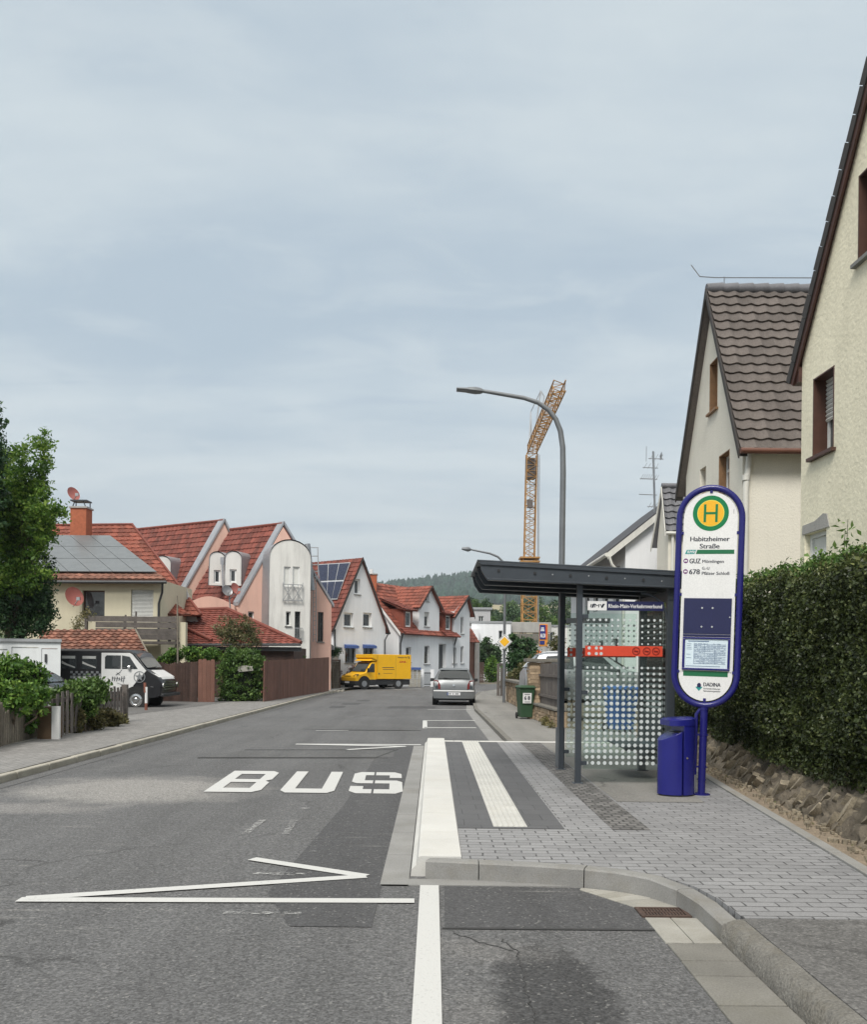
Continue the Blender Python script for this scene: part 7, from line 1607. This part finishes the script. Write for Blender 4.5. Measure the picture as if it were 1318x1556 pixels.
# local: +x forward, y to its left; the nearer side is +y (towards the street)
W = .92; mb = MB()
cab = [(-.75, .42), (.62, .42), (.78, .5), (.8, .72), (.7, .86), (.15, 1.02), (.02, 1.08), (-.42, 1.68), (-.5, 1.72), (-.75, 1.74)]
def sec(pr, y, i): return [V((x - i * (x > 0), y, z - i * (z > .9) * .7)) for x, z in pr]
mb.loft([sec(cab, -W * .96, .05), sec(cab, -W * .9, .01), sec(cab, W * .9, .01), sec(cab, W * .96, .05)], closed=True); L(mb, 'cab', M['truck_yellow'], trk, smooth=30)
mb = MB(); mb.bx(-3.42, -.77, -W - .06, W + .06, .62, 2.2); bxo = L(mb, 'box_body', M['truck_yellow'], trk, bevel=.03)
mb = MB(); mb.prism([(-.78, -W, 1.75), (-.25, -W, 1.78), (-.5, -W, 1.95), (-.78, -W, 2.0)], (0, 2 * W, 0)); mb.prism([(-.77, -W - .06, 1.8), (-.36, -W - .06, 1.98), (-.36, -W - .06, 2.2), (-.77, -W - .06, 2.2)], (0, 2 * W + .12, 0)); L(mb, 'wind_deflector', M['truck_yellow'], trk, bevel=.02)
mb = MB(); mb.bx(-3.38, .55, -W + .02, W - .02, .25, .6); mb.bx(-.7, .7, -W - .01, W + .01, .22, .5); mb.loft([sec([(.5, .2), (.8, .24), (.86, .34), (.84, .5), (.5, .52)], y, 0) for y in (-W, W)], closed=True); L(mb, 'chassis', M['black_plastic'], trk, bevel=.02)
mb = MB(); mb.prism([(.04, -W * .82, 1.09), (-.4, -W * .78, 1.64), (-.4, W * .78, 1.64), (.04, W * .82, 1.09)], (.02, 0, .015)); L(mb, 'windscreen', M['car_glass'], trk)
for s in (-1, 1):
    mb = MB(); y = s * W * .962; mb.prism([(-.62, y, 1.06), (-.05, y, 1.06), (-.4, y, 1.6), (-.62, y, 1.6)], (0, s * .012, 0)); L(mb, 'side_window', M['car_glass'], trk)
    mb = MB(); mb.loft([[V((.72, s * .55, .78)), V((.66, s * .9, .8)), V((.52, s * .9, .93)), V((.62, s * .6, .9))], [V((.765, s * .55, .79)), V((.71, s * .885, .81)), V((.56, s * .885, .94)), V((.66, s * .6, .91))]], closed=True); L(mb, 'headlight', M['car_glass'], trk)
    for x in (.15, -2.45):
        mb = MB(); mb.lathe([(.2, -.1), (.31, -.1), (.33, -.06), (.33, .06), (.31, .1), (.2, .1)], (x, s * (W - .09), .33), 'y', 24); w = L(mb, 'wheel', M['black_rubber'], trk, smooth=40); mb = MB(); mb.disc((x, s * (W + .005), .33), (0, s, 0), .19, 20, .012); L(mb, 'rim', M['steel'], w)
        mb = MB(); mb.disc((x, s * (W + (.004 if x > 0 else -.03)), .4), (0, s, 0), .43, 24, .012); L(mb, 'wheel_arch', M['black_rubber'], trk)
    mb = MB(); mb.bx(-.15, -.03, min(s * (W + .02), s * (W + .22)), max(s * (W + .02), s * (W + .22)), 1.1, 1.32); L(mb, 'wing_mirror', M['black_plastic'], trk, bevel=.02)
mb = MB(); mb.bx(.86, .875, -.26, .26, .36, .47); L(mb, 'number_plate', M['plate_white'], trk); mb = MB(); mb.bx(.775, .79, -.5, .3, .78, .82); L(mb, 'grille', M['black_plastic'], trk)
mb = MB(); y = W + .062; s_ = (-1, 0, 0)
text(mb, 'Deutsche Post', (-2.35, y, 1.98), s_, Z_, .1, .75, 'L', .004); mb.prism([(-3.28, y, 1.95), (-3.21, y, 1.95), (-3.15, y, 2.1), (-3.22, y, 2.1)], (0, .002, 0)); mb.bx(-2.05, -1.15, y, y + .002, 1.34, 1.38); mb.bx(-2.1, -1.2, y, y + .002, 1.22, 1.25); mb.bx(-1.95, -1.25, y, y + .002, .98, 1.0); mb.bx(-.8, -.784, y - .002, y + .001, .65, 2.15); L(mb, 'lettering', M['ink'], bxo, recalc=False)
mb = MB(); text(mb, 'DHL', (-2.5, y, 1.68), s_, Z_, .13, .5, 'L', .012, .25); mb.bx(-3.1, -2.4, y, y + .002, 1.71, 1.72); L(mb, 'logo', M['truck_red'], bxo, recalc=False)
mb = MB(); mb.bx(-2.2, -2.19, W + .06, W + .063, .7, 2.1); mb.bx(-.95, -.88, W + .06, W + .08, .92, 1.02); L(mb, 'door_seam', M['dark_frame'], bxo)
# ------------------------------------------------------------------ trees and shrubs
def pb(u, v, Y, rx, rz, ry=None):
    p = P(u, v, Y); k = Y / F; return (p.x, p.y, p.z, rx * k, (ry or rx) * k, rz * k)
def tree(label, cat, blobs, clumps, per, r, size, mat, base, limbs=6, seed=1, up=.35, name='broadleaf_tree', group=None, r0=.16, bark='bark', topz=None):
    base = V(base); o = thing(name, label, cat, base, 0, group); p, t = clump_pts(blobs, clumps, per, r, seed); leaves('crown', p, size, M[mat], o, tint=t, up=up)
    zt = topz or max(b[2] + b[5] * .5 for b in blobs); ends = [(b[0], b[1], b[2]) for b in blobs[:limbs]]
    cxy = np.average([[b[0], b[1]] for b in blobs], axis=0); trunk(o, base, (cxy[0], cxy[1], zt), r0, .04, ends, M[bark], seed); return o
b = [pb(5, 800, 28, 62, 95), pb(30, 800, 28, 46, 70), pb(42, 735, 27.5, 26, 50), pb(62, 690, 27.5, 13, 48), pb(66, 745, 27.5, 13, 50), pb(34, 690, 27.8, 11, 34), pb(60, 790, 27, 22, 45), pb(88, 775, 27, 9, 26), pb(-20, 740, 28, 50, 80), pb(62, 840, 27, 18, 40), pb(20, 880, 27.5, 50, 30)]
tree('large leafy maple-like tree with fresh green crown at the left edge', 'tree', b, 900, 46, .3, .115, 'leaf_tree', (P(-10, 1000, 28).x, 28.5, 0), 8, 3, r0=.2, topz=P(0, 770, 28).z)
b = [pb(-14, 690, 26, 18, 60), pb(-8, 640, 26, 9, 42), pb(-22, 760, 26, 30, 60), pb(-5, 612, 26, 4, 20)]
tree('slim dark tree top at the very left edge beside the leafy tree', 'tree', b, 170, 42, .26, .12, 'leaf_dark', (P(-30, 1000, 26).x, 26.2, 0), 3, 5, r0=.12)
b = [pb(20, 920, 28.2, 60, 55), pb(58, 925, 28, 24, 48), pb(70, 945, 28, 12, 25), pb(68, 880, 27.8, 14, 40), pb(-30, 900, 28.5, 50, 70)]
tree('dense dark green conifer spreading over the white garage', 'tree', b, 620, 46, .25, .10, 'leaf_dark', (P(10, 1000, 29).x, 29.5, 0), 4, 9, name='conifer_tree', up=.2)
def bush(label, blobs, clumps, per, r, size, mat, name='shrub', cat='shrub', seed=1, base=None, stems=5, core=None, up=.35):
    b0 = blobs[0]; base = base or (b0[0], b0[1], 0); o = thing(name, label, cat, base); p, t = clump_pts(blobs, clumps, per, r, seed); leaves('foliage', p, size, M[mat], o, tint=t, up=up); mb = MB(); g = random.Random(seed)
    for k in range(stems):
        q = blobs[k % len(blobs)]; mb.tube([V(base) + V((g.uniform(-.2, .2), g.uniform(-.1, .1), 0)), V((q[0], q[1], q[2] * .6)), V((q[0] + g.uniform(-.4, .4) * q[3], q[1], q[2] + q[5] * .3))], [.03, .022, .008], 5)
    mb.build('stems', M['bark'], o)
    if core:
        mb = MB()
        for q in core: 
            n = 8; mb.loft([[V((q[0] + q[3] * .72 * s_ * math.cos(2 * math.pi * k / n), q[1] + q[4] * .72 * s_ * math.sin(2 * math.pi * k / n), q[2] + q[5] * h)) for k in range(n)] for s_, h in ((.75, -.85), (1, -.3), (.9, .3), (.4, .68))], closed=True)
        mb.build('shade_core', M['core_dark'], o)  # solid near-black core, painted as the shade deep inside the foliage
    return o
# ivy heap on the left fence
b = [pb(5, 1030, 16.6, 44, 36, 22), pb(42, 1030, 17.2, 28, 27, 20), pb(22, 1062, 16.0, 44, 24, 10), pb(56, 1062, 16.8, 18, 22, 12), pb(46, 1094, 16.9, 12, 26, 8), pb(-40, 1050, 16, 40, 40, 26), pb(0, 1080, 15.8, 14, 12, 7), pb(54, 1106, 17.6, 6, 12, 6)]
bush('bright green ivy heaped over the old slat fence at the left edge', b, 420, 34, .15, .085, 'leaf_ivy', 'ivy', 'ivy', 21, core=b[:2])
b = [pb(122, 1062, 19.0, 27, 30, 11), pb(145, 1050, 20.0, 20, 18, 11), pb(98, 1060, 18.3, 19, 19, 10), pb(112, 1087, 18.9, 20, 16, 8)]
bush('dark green ivy growing over the middle of the picket fence', b, 290, 30, .15, .085, 'leaf_box', 'ivy', 'ivy', 22, core=b[:1])
b = [pb(108, 1097, 18.6, 20, 19, 10), pb(135, 1092, 19.4, 24, 19, 10), pb(162, 1092, 20.5, 19, 15, 9), pb(180, 1096, 21.4, 12, 9, 7)]
bush('low olive-brown ground shrub at the foot of the picket fence', b, 330, 30, .13, .075, 'leaf_olive', 'ground_shrub', 'shrub', 23)
# square hedge and creeper over the board fence
b = [pb(365, 1028, 35, 36, 42, 26), pb(350, 1010, 34.8, 22, 26, 20), pb(382, 1010, 35, 20, 24, 20), pb(352, 1050, 34.7, 22, 22, 18), pb(385, 1048, 35, 18, 24, 18), pb(368, 995, 35, 26, 10, 20)]
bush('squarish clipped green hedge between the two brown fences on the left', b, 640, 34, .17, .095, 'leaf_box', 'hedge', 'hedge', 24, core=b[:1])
b = [pb(262, 996, 35.4, 16, 10, 16), pb(290, 994, 35.4, 18, 11, 16), pb(320, 995, 35.4, 18, 12, 16), pb(250, 1002, 35.3, 10, 6, 10)]
bush('green creeper hanging over the top of the dark board fence', b, 200, 30, .16, .1, 'leaf_ivy', 'creeper', 'creeper', 25)
b = [pb(360, 966, 37, 34, 28, 24), pb(345, 955, 37, 20, 18, 16), pb(378, 968, 37, 20, 20, 16), pb(372, 950, 37, 12, 14, 10)]
bush('loose reddish green shrub in front of the hipped garden house roof', b, 210, 26, .22, .085, 'leaf_shrub', 'shrub', 'shrub', 26)
b = [pb(442, 997, 45, 18, 6, 16)]
bush('small round green bush top behind the red-brown plank fence', b, 60, 30, .2, .1, 'leaf_box', 'bush', 'bush', 27)
b = [pb(133, 935, 38.2, 12, 12, 10), pb(120, 948, 38.2, 10, 12, 8)]
bush('thin leafy climber beside the plank balcony', b, 40, 14, .22, .09, 'leaf_olive', 'climber', 'climber', 28)
b = [pb(528, 1022, 59.5, 16, 12, 14), pb(520, 1032, 58.6, 8, 10, 10)]
bush('dark red leaved shrub behind the yellow truck bonnet', b, 90, 26, .22, .12, 'leaf_red', 'shrub', 'shrub', 29)
b = [pb(520, 1053, 54, 8, 3, 8)]
bush('tuft of grass and weeds at the foot of the lattice fence', b, 30, 24, .15, .1, 'leaf_olive', 'weeds', 'weeds', 30, stems=2)
b = [pb(505, 990, 53.6, 12, 9, 10)]
bush('dark bushy creeper on the roof edge of the concrete garage', b, 60, 24, .2, .1, 'leaf_dark', 'creeper', 'creeper', 31)
# beyond the junction
b = [pb(740, 995, 88, 20, 26, 18), pb(728, 1000, 87, 10, 24, 14), pb(752, 1005, 88, 10, 22, 14)]
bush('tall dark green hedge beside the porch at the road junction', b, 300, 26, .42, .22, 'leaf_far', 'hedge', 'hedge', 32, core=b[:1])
b = [pb(748, 1018, 85, 10, 20, 10)]
bush('yellowish clipped hedge at the junction below the white building', b, 150, 26, .35, .18, 'leaf_ivy', 'hedge', 'hedge', 33, core=b)
gt = thing('garden_gate', 'dark slatted garden gate between porch and junction hedge', 'gate', P(729, 1035, 82) * 1); mb = MB(); a, b_ = P(723, 1036, 82), P(736, 1006, 82)
for k in range(9): x = a.x + (b_.x - a.x) * k / 9; mb.bx(x, x + .07, 82, 82.04, .0, b_.z)
mb.bx(a.x, b_.x, 82.04, 82.08, .4, .5); mb.bx(a.x, b_.x, 82.04, 82.08, 1.2, 1.3); mb.build('bars', M['wood_dark'], gt, tints=True)
b = [pb(795, 990, 44, 22, 24, 20), pb(785, 1010, 43, 14, 24, 14), pb(808, 1010, 43, 16, 24, 14), pb(780, 975, 44, 8, 12, 10)]
bush('dark evergreen bush behind the long low rubble wall', b, 300, 28, .24, .13, 'leaf_dark', 'bush', 'bush', 34, core=b[:1])
b = [pb(786, 1030, 40, 14, 14, 10), pb(800, 1022, 40, 16, 16, 10), pb(812, 1012, 38, 14, 16, 10)]
bush('feathery grey-green grasses and perennials above the long rubble wall', b, 130, 26, .2, .13, 'leaf_shrub', 'perennials', 'plant', 35, up=-.2)
b = [pb(846, 985, 31, 10, 22, 10), pb(838, 1000, 31, 12, 12, 10)]
bush('thin shrub between the pylon sign and the shelter post', b, 60, 18, .2, .1, 'leaf_shrub', 'shrub', 'shrub', 36)
b = [pb(870, 1000, 30, 14, 22, 10)]
bush('small shrub with dry leaves against the grey house wall', b, 40, 16, .2, .09, 'leaf_shrub', 'shrub', 'shrub', 37)
wd = P(822, 1100, 21.2)
bush('low weeds at the foot of the stone garden wall', [(2.84, 22.4, .2, .08, .4, .14), (2.86, 21.5, .18, .07, .25, .1)], 26, 18, .1, .06, 'leaf_olive', 'weeds', 'weeds', 38, stems=2)
# scattered trees in the valley, each with its own crown and trunk
g = random.Random(15); far = [(722, 925, 150, 15, 17), (738, 922, 160, 12, 15), (712, 920, 170, 10, 14), (748, 948, 150, 12, 14), (778, 935, 190, 20, 18), (800, 928, 240, 22, 22), (822, 936, 180, 22, 24), (842, 930, 200, 24, 26), (862, 925, 230, 26, 26), (845, 955, 130, 18, 18), (826, 960, 125, 14, 14), (760, 940, 230, 16, 12), (776, 922, 330, 16, 11), (812, 915, 380, 20, 12), (752, 934, 330, 12, 9), (790, 948, 140, 12, 12), (765, 952, 150, 12, 10)]
kinds = ['round light green tree', 'broad mid green tree', 'dark green bushy tree']
where = ['behind the narrow white gable', 'above the grey flat-roofed building', 'rising left of the far street lamp', 'just behind the white flat-roofed building', 'between the far lamp and the crane mast', 'on the slope behind the crane mast', 'right of the crane mast base', 'between crane and shelter post', 'seen left of the grey house wall', 'low in front of the pale long building', 'close above the pylon sign', 'at the edge of the pale field', 'far off on the field beside the crane', 'far off below the wooded hill', 'small and far beside the far lamp', 'at the foot of the crane', 'above the white building roof corner']
for i, (u, v, Y, rx, rz) in enumerate(far):
    b = [pb(u, v, Y, rx * .7, rz * .6), pb(u - rx * .45, v + rz * .3, Y, rx * .55, rz * .5), pb(u + rx * .5, v + rz * .25, Y, rx * .5, rz * .5), pb(u + rx * .1, v - rz * .4, Y, rx * .45, rz * .45), pb(u, v + rz * .6, Y, rx * .8, rz * .4)]
    bz = terrain_z(b[0][0], Y); k = i % 3; s = Y / 150
    tree(kinds[k] + ' ' + where[i], 'tree', b, 150, 16, .55 * s, .34 * s ** .8, ['leaf_box', 'leaf_far', 'leaf_far'][k], (b[0][0], Y, bz), 4, 40 + i, group='trees in the valley', r0=.25 * s)
def litter():
    n = 110; g = np.random.default_rng(3); y = 4 + 12 * g.random(n); x = np.array([XE(a) + .14 for a in y]) + .4 * g.random(n)
    o = leaves('leaf_litter', np.stack([x, y, np.full(n, .135)], 1), .035, M['leaf_shrub'], None, up=3, tint=np.full(n, .8)); tag(o, 'dry leaves and crumbs scattered along the sand strip by the hedge bank', 'leaf litter', kind='stuff')
litter()
# ------------------------------------------------------------------ sky, sun, haze, camera
SUN_EL, SUN_AZ = R(50), R(198)      # high behind the viewer's right shoulder, veiled
w = bpy.data.worlds.new('World'); SC.world = w; w.use_nodes = True; n = w.node_tree; bg = n.nodes['Background']
sky = n.nodes.new('ShaderNodeTexSky'); sky.sky_type = 'NISHITA'; sky.sun_disc = False; sky.sun_elevation = SUN_EL; sky.sun_rotation = SUN_AZ; sky.air_density = 1.0; sky.dust_density = 2.5
tc = n.nodes.new('ShaderNodeTexCoord'); sp = n.nodes.new('ShaderNodeSeparateXYZ'); lk(n, tc.outputs['Generated'], sp.inputs[0])
el = sp.outputs['Z']; den = math_n(n, 'ADD', math_n(n, 'MAXIMUM', el, 0.0), .14)
cx = n.nodes.new('ShaderNodeCombineXYZ'); lk(n, math_n(n, 'DIVIDE', sp.outputs['X'], den), cx.inputs[0]); lk(n, math_n(n, 'DIVIDE', sp.outputs['Y'], den), cx.inputs[1])
mp = mapping(n, cx.outputs[0], (.75, 1.25, 1), rot=(0, 0, R(8)), loc=(3.1, 1.7, 0))
c1n = noise_tex(n, mp, .9, 7, .56, .35); c2n = noise_tex(n, mapping(n, cx.outputs[0], (.6, 2.2, 1), rot=(0, 0, R(-6)), loc=(8, 2, 0)), 1.1, 6, .55, .3)
veil = mrange(n, math_n(n, 'ADD', math_n(n, 'MULTIPLY', c1n, .6), math_n(n, 'MULTIPLY', c2n, .4)), .36, .64, 0, 1, True)
cl = mixc(n, veil, (1.95, 2.33, 2.65), (2.82, 3.1, 3.2))
c3n = noise_tex(n, mapping(n, cx.outputs[0], (.55, 3.4, 1), rot=(0, 0, R(3)), loc=(2.3, 5.1, 0)), 1.6, 5, .5, .4)
cl = mixc(n, mrange(n, c3n, .58, .72, 0, .55, True), cl, (1.85, 2.22, 2.58))
cl = mixc(n, mrange(n, noise_tex(n, mapping(n, cx.outputs[0], (1.1, 1.6, 1), loc=(1, 9, 0)), 2.6, 6, .6, .6), .45, .7, 0, .35, True), cl, (2.9, 3.15, 3.22))
hz = mrange(n, el, 0, .3, 1, 0, True); cl = mixc(n, math_n(n, 'MULTIPLY', hz, .6), cl, (2.8, 2.88, 2.85))
zen = mrange(n, el, .6, .9, 0, 1, True); cl = mixc(n, zen, cl, (6.3, 6.1, 5.6))
lk(n, mixc(n, .93, sky.outputs[0], cl), bg.inputs['Color']); bg.inputs['Strength'].default_value = .1
sl_ = bpy.data.lights.new('sun', 'SUN'); sl_.energy = 1.4; sl_.angle = R(22); sl_.color = (1, .96, .9); so_ = bpy.data.objects.new('sun', sl_); COL.objects.link(so_)
dirv = V((math.sin(SUN_AZ) * math.cos(SUN_EL), math.cos(SUN_AZ) * math.cos(SUN_EL), math.sin(SUN_EL))); so_.rotation_euler = dirv.to_track_quat('Z', 'Y').to_euler(); so_.location = (0, -20, 60)
HAZE = True
if HAZE:
    mb = MB(); mb.bx(-1500, 1500, -120, 2450, -85, 260); hm = bpy.data.materials.new('haze_air'); hm.use_nodes = True; hn = hm.node_tree; hn.nodes.clear()
    pv = hn.nodes.new('ShaderNodeVolumePrincipled'); pv.inputs['Color'].default_value = (.8, .88, .95, 1); pv.inputs['Density'].default_value = .00022; pv.inputs['Anisotropy'].default_value = .2
    ou = hn.nodes.new('ShaderNodeOutputMaterial'); hn.links.new(pv.outputs[0], ou.inputs['Volume']); hm.volume_intersection_method if False else None
    tag(mb.build('haze', hm), 'thin bluish haze filling the valley air', 'haze', kind='stuff')
cam = bpy.data.cameras.new('camera'); co = bpy.data.objects.new('camera', cam); COL.objects.link(co); SC.camera = co
cam.sensor_fit = 'HORIZONTAL'; cam.sensor_width = 36; cam.lens = 36 * F / 1318; cam.shift_y = (HY - 778) / 1318; cam.clip_end = 6000; cam.clip_start = .1
co.matrix_world = Matrix.Translation((0, 0, EYE)) @ Matrix.Rotation(R(90), 4, 'X') @ Matrix.Rotation(ROLL, 4, 'Z')
SC.view_settings.view_transform = 'Standard'; SC.view_settings.look = 'None'; SC.view_settings.exposure = 1.3; SC.view_settings.gamma = 1
SC.cycles.use_denoising = True; SC.cycles.max_bounces = 8; SC.cycles.transparent_max_bounces = 24; SC.cycles.volume_bounces = 0; SC.cycles.sample_clamp_indirect = 8
